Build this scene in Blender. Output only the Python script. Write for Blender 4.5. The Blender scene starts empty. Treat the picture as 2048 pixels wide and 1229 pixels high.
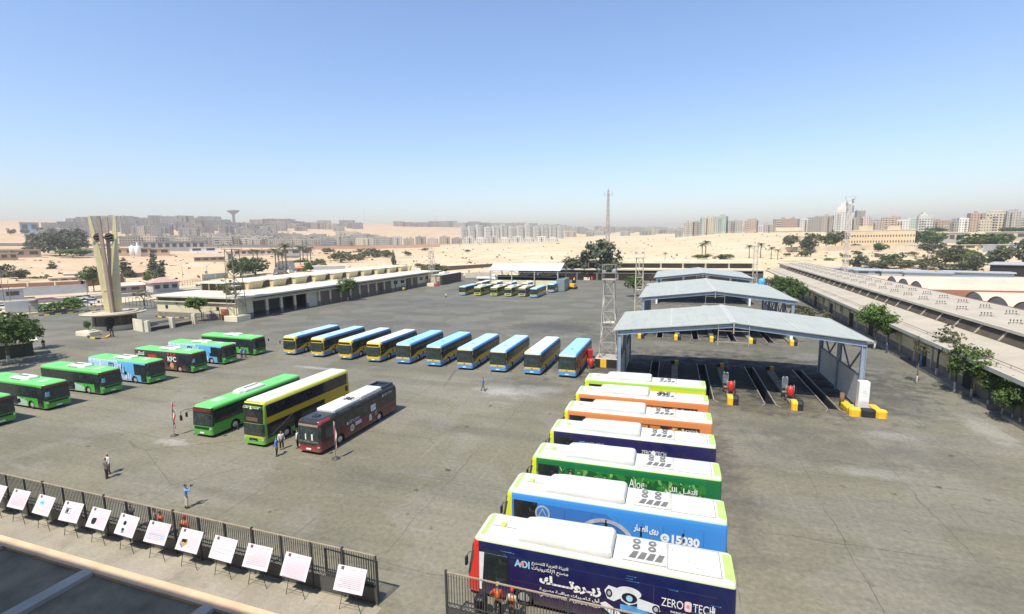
import bpy, math, random, unicodedata
from mathutils import Vector, Matrix
sc = bpy.context.scene
C = sc.collection
R = math.radians
sin, cos, pi = math.sin, math.cos, math.pi
# ---------------------------------------------------------------- camera, sky, sun, exposure
CAMH, FPX = 18.44, 972.1
PIT, ROLL, YAW = R(7.719), R(-0.748), R(18.4)
cam = bpy.data.cameras.new('camera')
cam.sensor_width = 36.0
cam.lens = FPX / 2048 * 36
cam.clip_start, cam.clip_end = 0.3, 20000
cam_ob = bpy.data.objects.new('camera', cam)
C.objects.link(cam_ob)
CAM_M = Matrix.Rotation(YAW, 4, 'Z') @ Matrix.Rotation(pi / 2 - PIT, 4, 'X') @ Matrix.Rotation(ROLL, 4, 'Z')
CAM_M.translation = (0, 0, CAMH)
cam_ob.matrix_world = CAM_M
sc.camera = cam_ob
SUN_EL = R(60)
SUN_DIR = Vector((-0.20 * cos(SUN_EL), -0.98 * cos(SUN_EL), sin(SUN_EL))).normalized()   # towards the sun
w = bpy.data.worlds.new('World')
sc.world = w
w.use_nodes = True
wn = w.node_tree
sky = wn.nodes.new('ShaderNodeTexSky')
sky.sky_type = 'NISHITA'
sky.sun_disc = False
sky.sun_elevation = SUN_EL
sky.sun_rotation = math.atan2(SUN_DIR.x, SUN_DIR.y)
sky.altitude = 100
sky.air_density = 1.35
sky.dust_density = 0.15
sky.ozone_density = 3.0
bg = wn.nodes['Background']
bg.inputs['Strength'].default_value = 0.122
tint = wn.nodes.new('ShaderNodeMix')          # white balance of the daylight
tint.data_type = 'RGBA'; tint.blend_type = 'MULTIPLY'; tint.inputs[0].default_value = 1.0
tint.inputs[7].default_value = (0.97, 1.0, 1.15, 1)
wn.links.new(sky.outputs['Color'], tint.inputs[6])
wn.links.new(tint.outputs[2], bg.inputs['Color'])
sl = bpy.data.lights.new('sun', 'SUN')
sl.energy = 4.7
sl.angle = R(0.53)
sl.color = (1.0, 0.945, 0.82)
sun = bpy.data.objects.new('sun', sl)
sun.rotation_euler = SUN_DIR.to_track_quat('Z', 'Y').to_euler()
sun.location = (0, -40, 80)
C.objects.link(sun)
sc.view_settings.view_transform = 'Standard'
sc.view_settings.look = 'None'
sc.view_settings.exposure = 0.5
sc.view_settings.gamma = 1.0
sc.cycles.max_bounces = 6
sc.cycles.diffuse_bounces = 3
sc.cycles.glossy_bounces = 2
sc.cycles.transparent_max_bounces = 8
sc.cycles.volume_bounces = 1
HAZE = 0.00026

# ---------------------------------------------------------------- mesh helpers
rnd = random.Random(11)
def U(a, b): return rnd.uniform(a, b)

class MB:
    """collects geometry; build() links it as ONE mesh object"""
    def __init__(s): s.v, s.f, s.m, s.sm = [], [], [], []
    def add(s, vs, fs, m=0, smooth=False):
        o = len(s.v)
        s.v += [tuple(p) for p in vs]
        for f in fs:
            s.f.append([i + o for i in f]); s.m.append(m); s.sm.append(smooth)
        return s
    def quad(s, a, b, c, d, m=0): return s.add([a, b, c, d], [(0, 1, 2, 3)], m)
    def poly(s, pts, m=0): return s.add(pts, [tuple(range(len(pts)))], m)
    def loft(s, rings, m=0, cap=(True, True), smooth=False, closed=True, ms=None):
        n = len(rings[0]); vs = [p for r in rings for p in r]; o = len(s.v)
        s.v += [tuple(p) for p in vs]
        for k in range(len(rings) - 1):
            for i in range(n if closed else n - 1):
                j = (i + 1) % n
                s.f.append([o + k * n + i, o + k * n + j, o + (k + 1) * n + j, o + (k + 1) * n + i])
                s.m.append(ms[k] if ms else m); s.sm.append(smooth)
        if cap[0]: s.f.append([o + i for i in range(n)][::-1]); s.m.append(ms[0] if ms else m); s.sm.append(False)
        if cap[1]: s.f.append([o + (len(rings) - 1) * n + i for i in range(n)]); s.m.append(ms[-1] if ms else m); s.sm.append(False)
        return s
    def box(s, x0, y0, z0, x1, y1, z1, m=0):
        x0, x1 = min(x0, x1), max(x0, x1); y0, y1 = min(y0, y1), max(y0, y1); z0, z1 = min(z0, z1), max(z0, z1)
        return s.loft([[(x0, y0, z), (x1, y0, z), (x1, y1, z), (x0, y1, z)] for z in (z0, z1)], m)
    def bevbox(s, x0, y0, z0, x1, y1, z1, b=.05, m=0):
        """box with rounded top edges and upright edges"""
        def ring(i, z):
            c = b if b < min(x1 - x0, y1 - y0) / 2 - i else .001
            return [(x0+i+c, y0+i, z), (x1-i-c, y0+i, z), (x1-i, y0+i+c, z), (x1-i, y1-i-c, z), (x1-i-c, y1-i, z), (x0+i+c, y1-i, z), (x0+i, y1-i-c, z), (x0+i, y0+i+c, z)]
        return s.loft([ring(0, z0), ring(0, z1 - b), ring(b * .3, z1 - b * .3), ring(b, z1)], m)
    def ext(s, poly, fn, a, b, m=0):
        """extrude a 2D polygon: fn(u, v, t) -> point, t from a to b"""
        return s.loft([[fn(u, v, a) for u, v in poly], [fn(u, v, b) for u, v in poly]], m)
    def bar(s, p, q, w=.1, h=None, m=0, up=(0, 0, 1)):
        p, q = Vector(p), Vector(q); d = (q - p).normalized(); h = h or w
        u = Vector(up)
        if abs(d.dot(u)) > .98: u = Vector((0, 1, 0))
        a = d.cross(u).normalized(); b = a.cross(d)
        r = lambda c: [c - a*w/2 - b*h/2, c + a*w/2 - b*h/2, c + a*w/2 + b*h/2, c - a*w/2 + b*h/2]
        return s.loft([r(p), r(q)], m)
    def tube(s, pts, rs, n=8, m=0, smooth=True):
        pts = [Vector(p) for p in pts]; rings = []
        if not isinstance(rs, (list, tuple)): rs = [rs] * len(pts)
        for i, p in enumerate(pts):
            d = (pts[min(i + 1, len(pts) - 1)] - pts[max(i - 1, 0)]).normalized()
            u = Vector((1, 0, 0)) if abs(d.x) < .9 else Vector((0, 1, 0))
            a = d.cross(u).normalized(); b = d.cross(a)
            rings.append([p + (a * cos(2*pi*k/n) + b * sin(2*pi*k/n)) * rs[i] for k in range(n)])
        return s.loft(rings, m, smooth=smooth)
    def disc(s, c, nrm, r, n=14, m=0, th=.01):
        c = Vector(c); d = Vector(nrm).normalized()
        return s.tube([c, c + d * th], [r, r], n, m, smooth=False)
    def ring(s, c, nrm, r0, r1, n=16, m=0, th=.02):
        c, d = Vector(c), Vector(nrm).normalized()
        u = Vector((1, 0, 0)) if abs(d.x) < .9 else Vector((0, 1, 0))
        a = d.cross(u).normalized(); b = d.cross(a)
        P = lambda r, k, t: c + (a * cos(2*pi*k/n) + b * sin(2*pi*k/n)) * r + d * t
        return s.loft([[P(r0, k, 0) for k in range(n)], [P(r0, k, th) for k in range(n)], [P(r1, k, th) for k in range(n)], [P(r1, k, 0) for k in range(n)]], m, cap=(False, False))
    def lathe(s, prof, n=16, m=0, at=(0, 0, 0), smooth=True):
        return s.loft([[(at[0] + r * cos(2*pi*k/n), at[1] + r * sin(2*pi*k/n), at[2] + z) for k in range(n)] for r, z in prof], m, smooth=smooth)
    def ball(s, c, r, n=10, m=0, sz=1.0):
        k = max(4, n // 2 + 1)
        return s.lathe([(max(.001, r * sin(pi * i / k)), -r * sz * cos(pi * i / k)) for i in range(k + 1)], n, m, c)
    def mesh(s, name, mats):
        me = bpy.data.meshes.new(name)
        me.from_pydata(s.v, [], s.f)
        for m in (mats if isinstance(mats, (list, tuple)) else [mats]): me.materials.append(m)
        me.polygons.foreach_set('material_index', s.m)
        me.polygons.foreach_set('use_smooth', s.sm)
        me.update()
        return me
    def build(s, name, mats, parent=None, loc=None, rotz=0):
        return link(name, s.mesh(name, mats), parent, loc, rotz)

def link(name, me, parent=None, loc=None, rotz=0):
    o = bpy.data.objects.new(name, me); C.objects.link(o)
    if parent: o.parent = parent
    if loc is not None: o.location = loc
    o.rotation_euler.z = rotz
    return o
def tag(o, label=None, cat=None, group=None, kind=None):
    if label: o['label'] = label
    if cat: o['category'] = cat
    if group: o['group'] = group
    if kind: o['kind'] = kind
    return o
def thing(name, label, cat, loc=(0, 0, 0), rotz=0, group=None):
    o = bpy.data.objects.new(name, None); C.objects.link(o)
    o.empty_display_size = .3
    o.location = loc; o.rotation_euler.z = rotz
    return tag(o, label, cat, group)
KIDS = {}
def kids(o): return [c for c in o.children]
def copy_tree(o, parent=None):
    c = o.copy(); C.objects.link(c)
    if parent: c.parent = parent
    for ch in kids(o): copy_tree(ch, c)
    return c
def dup(o, loc, rotz=0, label=None, group=None, s=None):
    c = copy_tree(o); c.location = loc; c.rotation_euler.z = rotz
    if label: c['label'] = label
    if group: c['group'] = group
    if s: c.scale = (s, s, s) if not isinstance(s, tuple) else s
    return c
def ray(px, py):
    """direction of a full-size photograph pixel, in the world"""
    return (CAM_M.to_3x3() @ Vector(((px - 1024) / FPX, (614.5 - py) / FPX, -1))).normalized()
def at(px, py, z=0.0):
    d = ray(px, py); t = (z - CAMH) / d.z
    return Vector((d.x * t, d.y * t, z))
def far(px, py, r):
    """point r metres away (on the ground plan) seen at a pixel"""
    d = ray(px, py); t = r / math.hypot(d.x, d.y)
    return Vector((d.x * t, d.y * t, CAMH + d.z * t))

# ---------------------------------------------------------------- materials
class NB:
    def __init__(s, name):
        s.mat = bpy.data.materials.new(name); s.mat.use_nodes = True
        s.t = s.mat.node_tree; s.b = s.t.nodes['Principled BSDF']
        s.co = None
    def n(s, typ, **kw):
        q = s.t.nodes.new(typ)
        for k, v in kw.items(): setattr(q, k, v)
        return q
    def inp(s, sock, v):
        if isinstance(v, bpy.types.NodeSocket): s.t.links.new(v, sock)
        elif isinstance(v, (tuple, list)): sock.default_value = tuple(v) + ((1,) if len(v) == 3 and len(sock.default_value) == 4 else ())
        else: sock.default_value = v
    def coord(s):
        if not s.co: s.co = s.n('ShaderNodeTexCoord').outputs['Object']
        return s.co
    def xyz(s):
        q = s.n('ShaderNodeSeparateXYZ'); s.inp(q.inputs[0], s.coord()); return q.outputs
    def m(s, op, a, b=0.0, c=0.0):
        q = s.n('ShaderNodeMath', operation=op); s.inp(q.inputs[0], a); s.inp(q.inputs[1], b); s.inp(q.inputs[2], c); return q.outputs[0]
    def mix(s, f, a, b, typ='MIX'):
        q = s.n('ShaderNodeMix', data_type='RGBA', blend_type=typ); s.inp(q.inputs[0], f); s.inp(q.inputs[6], a); s.inp(q.inputs[7], b); return q.outputs[2]
    def noise(s, scale, detail=3, rough=.5, vec=None, stretch=None, out=0):
        v = vec or s.coord()
        if stretch:
            q = s.n('ShaderNodeMapping'); s.inp(q.inputs[0], v); q.inputs[3].default_value = stretch; v = q.outputs[0]
        q = s.n('ShaderNodeTexNoise'); s.inp(q.inputs['Vector'], v); q.inputs['Scale'].default_value = scale
        q.inputs['Detail'].default_value = detail; q.inputs['Roughness'].default_value = rough
        return q.outputs[out]
    def vor(s, scale, feature='F1', vec=None):
        q = s.n('ShaderNodeTexVoronoi', feature=feature); s.inp(q.inputs['Vector'], vec or s.coord()); q.inputs['Scale'].default_value = scale
        return q.outputs
    def ramp(s, f, a, b):
        q = s.n('ShaderNodeMapRange'); s.inp(q.inputs[0], f); q.inputs[1].default_value = a; q.inputs[2].default_value = b; return q.outputs[0]
    def bump(s, h, strength=.3, dist=.05):
        q = s.n('ShaderNodeBump'); s.inp(q.inputs['Height'], h); q.inputs['Strength'].default_value = strength; q.inputs['Distance'].default_value = dist
        s.t.links.new(q.outputs[0], s.b.inputs['Normal'])
    def done(s, col, rough=.6, metal=0.0, spec=.5):
        s.inp(s.b.inputs['Base Color'], col); s.inp(s.b.inputs['Roughness'], rough); s.inp(s.b.inputs['Metallic'], metal)
        s.inp(s.b.inputs['Specular IOR Level'], spec)
        return s.mat
_pm = {}
def pm(name, col, rough=.6, var=.12, scale=2.0, metal=0.0, bump=0.0, spec=.5):
    """painted / plain surface with slight wear"""
    if name in _pm: return _pm[name]
    b = NB(name)
    n = b.noise(scale, 4, .6)
    k = b.ramp(n, .3, .7)
    c = b.mix(k, tuple(x * (1 - var) for x in col), tuple(min(1, x * (1 + var)) for x in col))
    if bump: b.bump(b.noise(scale * 8, 3), bump, .02)
    _pm[name] = b.done(c, rough, metal, spec)
    return _pm[name]
def glass(name, col=(.015, .018, .02), rough=.06):
    if name in _pm: return _pm[name]
    b = NB(name)
    g = b.mix(b.ramp(b.noise(.8, 2), .35, .65), col, tuple(x * 1.8 for x in col))
    g = b.mix(b.m('MULTIPLY', b.ramp(b.noise(2.6, 3, .6), .56, .70), .6), g, tuple(x * 3 + .03 for x in col))      # seats and blinds behind the pane
    _pm[name] = b.done(g, b.ramp(b.noise(3.0, 3), .0, 4.0) if rough < .1 else rough, 0, .6)
    return _pm[name]
def livery(name, base, conds, rough=.35, dirt=.2):
    """body paint: base colour, then (test(b, x, y, z) -> 0/1 socket, colour) painted over it in order"""
    b = NB(name); o = b.xyz(); c = base
    for fn, col in conds:
        f = fn(b, o[0], o[1], o[2])
        c = b.mix(f, c, col if not callable(col) else col(b, o[0], o[1], o[2]))
    n = b.ramp(b.noise(1.3, 5, .65), .35, .75)
    c = b.mix(b.m('MULTIPLY', n, dirt), c, (.25, .22, .18))
    low = b.ramp(b.m('ADD', o[2], b.m('MULTIPLY', b.noise(2.2, 4, .7), .9)), 1.35, .75)      # road dust on the skirt
    c = b.mix(b.m('MULTIPLY', low, .28), c, (.22, .19, .145))
    return b.done(c, rough)
GT = lambda b, a, c: b.m('GREATER_THAN', a, c)
LT = lambda b, a, c: b.m('LESS_THAN', a, c)
AND = lambda b, *s: s[0] if len(s) == 1 else b.m('MULTIPLY', s[0], AND(b, *s[1:]))
def lin(b, x, k, c): return b.m('ADD', b.m('MULTIPLY', x, k), c)      # k*x + c

WHITE = pm('white_paint', (.78, .78, .76), .4, .05, 1.2)
def roofwhite(name, col):
    b = NB(name)
    c = b.mix(b.ramp(b.noise(.7, 5, .6), .3, .7), tuple(x * .88 for x in col), tuple(x * 1.08 for x in col))
    c = b.mix(b.m('MULTIPLY', b.ramp(b.noise(1.6, 5, .75, None, (.25, 2.2, 1)), .50, .72), .38), c, (.24, .22, .17))
    c = b.mix(b.m('MULTIPLY', b.ramp(b.noise(5, 4, .7), .58, .75), .25), c, (.20, .18, .14))
    return b.done(c, .55, 0, .3)
ROOFW = roofwhite('white_roof_paint', (.62, .62, .575))
BLACK = pm('black_plastic', (.018, .018, .02), .45, .2)
RUBBER = pm('tyre_rubber', (.025, .025, .025), .85, .2, 6)
RIM = pm('wheel_rim', (.55, .55, .55), .4, .1, 8, .4)
DARK = pm('dark_void', (.012, .012, .013), .9, .2)
STEEL = pm('grey_steel', (.30, .32, .34), .45, .1, 2, .3)
GALV = pm('weathered_steel', (.42, .38, .32), .6, .2, 1.5, .2)
GLASS = glass('bus_glass')
TEAL = glass('windscreen_glass', (.022, .034, .034), .05)
CHROME = pm('lamp_chrome', (.75, .77, .8), .15, .05, 5, .6)
CREAM = pm('cream_render', (.66, .58, .40), .85, .10, .35, bump=.1)
CONC = pm('concrete', (.42, .39, .34), .9, .15, .6, bump=.2)
YEL = pm('safety_yellow', (.80, .47, .03), .6, .12, 2)
BLK = pm('safety_black', (.02, .02, .02), .6, .3, 2)
RED = pm('red_paint', (.55, .03, .025), .45, .15, 2)
TXTW = pm('lettering_white', (.82, .82, .80), .5, .02)

# lettering: Arabic is shaped with presentation forms
_forms = {}
for _cp in range(0xFE80, 0xFEFD):
    _d = unicodedata.decomposition(chr(_cp)).split()
    if len(_d) == 2: _forms.setdefault(chr(int(_d[1], 16)), {})[_d[0]] = chr(_cp)
_lam = {'ا': ('\ufefb', '\ufefc'), 'أ': ('\ufef7', '\ufef8'), 'إ': ('\ufef9', '\ufefa'), 'آ': ('\ufef5', '\ufef6')}
def arabic(t):
    out = []; prev = False; i = 0
    dual = lambda ch: '<initial>' in _forms.get(ch, {}) or ch == 'ـ'
    while i < len(t):
        ch = t[i]
        if ch == 'ل' and i + 1 < len(t) and t[i + 1] in _lam:
            out.append(_lam[t[i + 1]][1 if prev else 0]); prev = False; i += 2; continue
        nx = t[i + 1] if i + 1 < len(t) else ''
        joins = dual(ch) and (nx in _forms or nx == 'ـ')
        if ch == 'ـ': out.append(ch); prev = True; i += 1; continue
        f = _forms.get(ch)
        if not f: out.append(ch); prev = False
        else:
            key = ('<medial>' if joins else '<final>') if prev else ('<initial>' if joins else '<isolated>')
            out.append(f.get(key) or f.get('<final>' if prev else '<isolated>') or ch); prev = joins
        i += 1
    return ''.join(reversed(out))
_txt = {}
def text_mesh(s, ar=False, bold=0.0):
    key = (s, ar, bold)
    if key in _txt: return _txt[key]
    cu = bpy.data.curves.new('lettering', 'FONT'); cu.body = arabic(s) if ar else s
    cu.size = 1.0; cu.offset = bold; cu.resolution_u = 3; cu.align_x = 'LEFT'
    o = bpy.data.objects.new('lettering', cu); C.objects.link(o)
    dg = bpy.context.evaluated_depsgraph_get()
    me = bpy.data.meshes.new_from_object(o.evaluated_get(dg))
    bpy.data.objects.remove(o); bpy.data.curves.remove(cu)
    xs = [v.co.x for v in me.vertices] or [0, 1]; ys = [v.co.y for v in me.vertices] or [0, 1]
    _txt[key] = (me, min(xs), max(xs), min(ys), max(ys))
    return _txt[key]
def face_matrix(side, W, off):
    """panel frames of a bus (front at +x): 'L' left flank, 'R' right flank, 'F' front"""
    if side == 'L': M = Matrix(((-1, 0, 0), (0, 0, 1), (0, 1, 0))).transposed(); p = Vector((0, W / 2 + off, 0))
    elif side == 'R': M = Matrix(((1, 0, 0), (0, 0, 1), (0, -1, 0))).transposed(); p = Vector((0, -W / 2 - off, 0))
    else: M = Matrix(((0, 1, 0), (0, 0, 1), (1, 0, 0))).transposed(); p = Vector((off, 0, 0))
    M = M.to_4x4(); M.translation = p
    return M
def text(s, parent, M, u, v, width=None, height=None, mat=None, ar=False, bold=.01, name='lettering'):
    """flat lettering whose lower-left corner is (u, v) in the panel frame M"""
    me0, x0, x1, y0, y1 = text_mesh(s, ar, bold)
    k = width / max(.01, x1 - x0) if width else height / max(.01, y1 - y0)
    kv = height / max(.01, y1 - y0) if (height and width) else k
    me = me0.copy(); me.name = name
    me.transform(M @ Matrix.Translation((u, v, 0)) @ Matrix.Diagonal((k, kv, 1, 1)) @ Matrix.Translation((-x0, -y0, 0)))
    me.materials.clear(); me.materials.append(mat or TXTW)
    return link(name, me, parent)
def decal(polys, parent, M, mat, name):
    """flat printed shapes: lists of (u, v) in the panel frame M"""
    b = MB(); mats = mat if isinstance(mat, list) else [mat]
    for k, pl in enumerate(polys):
        mi = 0
        if isinstance(pl, tuple): pl, mi = pl
        b.poly([M @ Vector((u, v, k * .0006)) for u, v in pl], mi)
    return b.build(name, mats, parent)
def ell(cu, cv, ru, rv, n=20, a0=0, a1=2 * pi): return [(cu + ru * cos(a0 + (a1 - a0) * i / n), cv + rv * sin(a0 + (a1 - a0) * i / n)) for i in range(n + (0 if abs(a1 - a0 - 2*pi) < 1e-6 else 1))]
def rect(u0, v0, u1, v1): return [(u0, v0), (u1, v0), (u1, v1), (u0, v1)]
# ---------------------------------------------------------------- buses (front at local x = 0, rear at x = -L, left flank +y)
def swap_yz(b): b.v = [(x, z, y) for x, y, z in b.v]; return b
_tyre = swap_yz(MB().lathe([(.29, -.13), (.44, -.14), (.485, -.10), (.485, .10), (.44, .14), (.29, .13), (.29, -.13)], 24)).mesh('wheel', RUBBER)
_rim = swap_yz(MB().lathe([(.001, .10), (.07, .10), (.09, .05), (.16, .03), (.25, .04), (.285, .125), (.30, .13)], 20)).mesh('rim', RIM)
WRAP = dict(L=12.5, W=2.6, lv=[(.30, 0, .42), (1.12, 0, .40), (2.94, .02, .08), (3.18, .03, .0), (3.28, .08, -.10), (3.35, .26, -.36)], rf=.30, rr=.16, wx=(-2.7, -9.0), ra=.57)
CITY = dict(L=11.85, W=2.5, lv=[(.30, 0, .0), (1.12, 0, .02), (2.80, .03, -.08), (3.05, .06, -.14), (3.17, .14, -.26), (3.23, .34, -.5)], rf=.30, rr=.16, wx=(-2.65, -8.6), ra=.57)
LOW = dict(L=12.0, W=2.5, lv=[(.30, 0, .0), (1.12, 0, .02), (2.72, .03, -.08), (2.95, .06, -.14), (3.06, .14, -.26), (3.12, .34, -.5)], rf=.30, rr=.16, wx=(-2.65, -8.75), ra=.57)
TALL = dict(L=12.2, W=2.5, lv=[(.28, 0, .0), (1.12, 0, .02), (2.30, .01, -.02), (3.76, .03, -.10), (4.07, .06, -.22), (4.21, .16, -.46), (4.27, .34, -.8)], rf=.30, rr=.16, wx=(-2.7, -8.8), ra=.57)
class Bus:
    def __init__(s, name, label, group, mats, sp, loc, heading):
        s.sp = sp; s.L, s.W = sp['L'], sp['W']; s.H = sp['lv'][-1][0]
        s.root = thing(name, label, 'bus', loc, heading, group)
        s.body(mats)
        for x in sp['wx']:
            for sd in (1, -1):
                t = link('wheel', _tyre, s.root, (x, sd * (s.W / 2 - .19), .485), 0 if sd > 0 else pi)
                link('rim', _rim, t)
    def ring(s, z, out=0.0):
        lv = s.sp['lv']; z = max(lv[0][0], min(lv[-1][0], z))
        for a, b in zip(lv, lv[1:]):
            if z <= b[0] + 1e-6: break
        f = (z - a[0]) / (b[0] - a[0]); ins = a[1] + (b[1] - a[1]) * f - out; xf = a[2] + (b[2] - a[2]) * f + out
        hw = s.W / 2 - ins; xr = -s.L + ins * .7; rf, rr = s.sp['rf'], s.sp['rr']; p = []
        for cx, cy, r, t in ((xf - rf, -(hw - rf), rf, -90), (xf - rf, hw - rf, rf, 0), (xr + rr, hw - rr, rr, 90), (xr + rr, -(hw - rr), rr, 180)):
            for k in range(5): p.append((cx + r * cos(R(t + 22.5 * k)), cy + r * sin(R(t + 22.5 * k)), z))
        return p
    def body(s, mats):
        """mats: paint, dark underside, roof"""
        b = MB(); lv = s.sp['lv']; rings = [s.ring(l[0]) for l in lv]; n = 20
        b.v = [p for r in rings for p in r]
        for k in range(len(rings) - 1):
            for i in range(n):
                if k == 0 and i in (9, 19): continue
                j = (i + 1) % n
                b.f.append([k*n+i, k*n+j, (k+1)*n+j, (k+1)*n+i]); b.m.append(2 if k >= len(rings) - 2 else 0); b.sm.append(k > 0)
        b.f.append([i for i in range(n)][::-1]); b.m.append(1); b.sm.append(False)
        b.f.append([(len(rings) - 1) * n + i for i in range(n)]); b.m.append(2); b.sm.append(False)
        ra, zc, z0 = s.sp['ra'], .485, lv[0][0]
        for i, sd in ((9, 1), (19, -1)):
            A, B = rings[0][i], rings[0][(i + 1) % n]; At, Bt = rings[1][i], rings[1][(i + 1) % n]
            if sd < 0: A, B, At, Bt = B, A, Bt, At          # front end first
            hw = s.W / 2; pts = [A]; t0 = math.asin((z0 - zc) / ra)
            for xc in s.sp['wx']:
                arc = [(xc + ra * cos(t0 + (pi - 2 * t0) * k / 16), zc + ra * sin(t0 + (pi - 2 * t0) * k / 16)) for k in range(17)]
                pts += [(x, sd * hw, z) for x, z in arc]
                b.loft([[(x, sd * (hw - .003), z) for x, z in arc], [(x, sd * (hw - .42), z) for x, z in arc]], 1, cap=(False, True))
            pts += [B, Bt, At]
            b.poly(pts if sd > 0 else pts[::-1], 0)
        return b.build('body', mats, s.root)
    def wrap(s, name, zs, i0, i1, out, mat, parent=None):
        """panel hugging the rounded front between outline points i0..i1"""
        b = MB(); g = [[s.ring(z, out)[i] for i in range(i0, i1 + 1)] for z in zs]; g2 = [[s.ring(z, out - .03)[i] for i in range(i0, i1 + 1)] for z in zs]
        n = i1 - i0 + 1
        for k in range(len(zs) - 1):
            b.add(g[k] + g[k + 1], [(i, i + 1, n + i + 1, n + i) for i in range(n - 1)], 0, True)
        b.add(g[0] + g2[0], [(i + 1, i, n + i, n + i + 1) for i in range(n - 1)])
        b.add(g[-1] + g2[-1], [(i, i + 1, n + i + 1, n + i) for i in range(n - 1)])
        for e in (0, n - 1):
            for k in range(len(zs) - 1): b.quad(g[k][e], g[k+1][e], g2[k+1][e], g2[k][e])
        return b.build(name, mat, parent or s.root)
    def pane(s, name, sd, x0, x1, z0, z1, mat, th=.014, parent=None, slant=0.0):
        y0, y1 = sd * (s.W / 2 - .06), sd * (s.W / 2 + th)
        b = MB(); p = [(x0, z0), (x1, z0), (x1 + slant, z1), (x0 + slant, z1)]
        b.ext(p, lambda u, v, t: (u, t, v), y0, y1)
        return b.build(name, mat, parent or s.root)
    def glazing(s, sd, x0, x1, z0, z1, n, mat=GLASS, band=BLACK, gap=.05):
        if band: s.pane('window_band', sd, x0 - .06, x1 + .06, z0 - .06, z1 + .05, band, .006)
        w = (x1 - x0) / n
        for k in range(n): s.pane('window', sd, x0 + k * w + gap / 2, x0 + (k + 1) * w - gap / 2, z0, z1, mat)
    def door(s, x0, x1, z0=.36, z1=2.66, sd=-1):
        d = s.pane('door', sd, x0, x1, z0, z1, BLACK, .010)
        m = (x0 + x1) / 2
        for a, b_ in ((x0 + .06, m - .04), (m + .04, x1 - .06)): s.pane('door_glass', sd, a, b_, z0 + .12, z1 - .1, GLASS, .018, d)
    def front(s, x, y, z, w, h, mat, name, th=.03, parent=None, c=.0):
        """small block on the front"""
        xf = s.ring(z)[4][0]
        b = MB().ext([(y - w/2, z - h/2), (y + w/2, z - h/2), (y + w/2 - c, z + h/2), (y - w/2 + c, z + h/2)], lambda u, v, t: (t, u, v), xf - .12, xf + x + th)
        return b.build(name, mat, parent or s.root)
    def lamps(s, z, dy=.92, w=.26, h=.16):
        for sd in (1, -1):
            b = MB()
            xf = s.ring(z, .012)
            i = 6 if sd > 0 else 3
            p = [Vector(xf[i]), Vector(xf[i + (1 if sd > 0 else -1)]), Vector(xf[i + (-1 if sd > 0 else 1)])]
            b.loft([[(q.x + .01, q.y, z - h/2) for q in (p[2], p[0], p[1])] + [(q.x - .15, q.y * .9, z - h/2) for q in (p[1], p[0], p[2])],
                    [(q.x + .01, q.y, z + h/2) for q in (p[2], p[0], p[1])] + [(q.x - .15, q.y * .9, z + h/2) for q in (p[1], p[0], p[2])]])
            b.build('headlight', CHROME, s.root)
    def mirror(s, sd, z=2.45, mat=BLACK, reach=.32):
        b = MB(); y = sd * (s.W / 2 - .12)
        b.tube([(-.12, y, z + .12), (.22, y + sd * .12, z + .16), (.30, y + sd * reach, z + .02)], .02, 6)
        b.bevbox(.24, y + sd * reach - .11, z - .42, .36, y + sd * reach + .11, z + .02, .03)
        b.build('mirror', mat, s.root)
    def wiper(s, z, zt, y=.2):
        for yy in (y, -y - .55): MB().bar(s_pt(s, z, yy), s_pt(s, zt, yy + .45), .025).build('wiper', BLACK, s.root)
    def plate(s, z): s.front(.01, 0, z, .52, .13, WHITE, 'number_plate')
    def hatch(s, x, w=.7, l=.8, mat=WHITE, h=.06):
        b = MB().bevbox(x - l/2, -w/2, s.H - .01, x + l/2, w/2, s.H + h, .03)
        return b.build('roof_hatch', mat, s.root)
    def dash(s, z, w=1.3, y=.3):
        return s.wrap('dashboard', [z, z + .12, z + .2], 3, 6, .016, pm('dashboard', (.10, .13, .125), .6), None)
def s_pt(s, z, y): return (s.ring(z, .02)[4][0], y, z)

# ---- roof units
def fans(parent, xs, ys, z, r, mat=None):
    for x in xs:
        for y in ys:
            f = MB().ring((x, y, z), (0, 0, 1), r * .45, r, 16, 0, .05).build('fan', mat or pm('fan_grille', (.16, .16, .15), .7), parent)
            MB().disc((x, y, z + .012), (0, 0, 1), r * .46, 14).build('fan_hub', pm('fan_hub_grey', (.55, .55, .52), .6), f)
def pod_green(s, x0=-4.1, x1=-7.3, mat=ROOFW):
    H = s.H
    def ring(i, z, e): return [(x1 + i, -.78 + i, z), (x0 - e - i, -.78 + i, z), (x0 - i, -.45, z), (x0 - i, .45, z), (x0 - e - i, .78 - i, z), (x1 + i, .78 - i, z)]
    p = MB().loft([ring(0, H - .02, .5), ring(.05, H + .16, .5), ring(.18, H + .27, .6)]).build('roof_unit', mat, s.root)
    g = MB()
    for k in range(5): g.ring((x0 - 1.2 - k * .36, 0, H + .272), (0, 0, 1), .09, .15, 12, 0, .03)
    for k in range(5): MB().ring((x0 - 1.2 - k * .36, .0, H + .272), (0, 0, 1), .05, .16, 12, 0, .035).build('fan', pm('fan_grille', (.16, .16, .15), .7), p)
    MB().bar((x0 - 1.0, -.80, H + .08), (x1 + .3, -.80, H + .08), .03).build('trim', BLACK, p)
    s.hatch(x0 + 2.0, 1.0, 1.1, pm('pale_green_hatch', (.42, .66, .38), .5), .05)
GASW = roofwhite('gas_cover_white', (.62, .62, .60))
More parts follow.
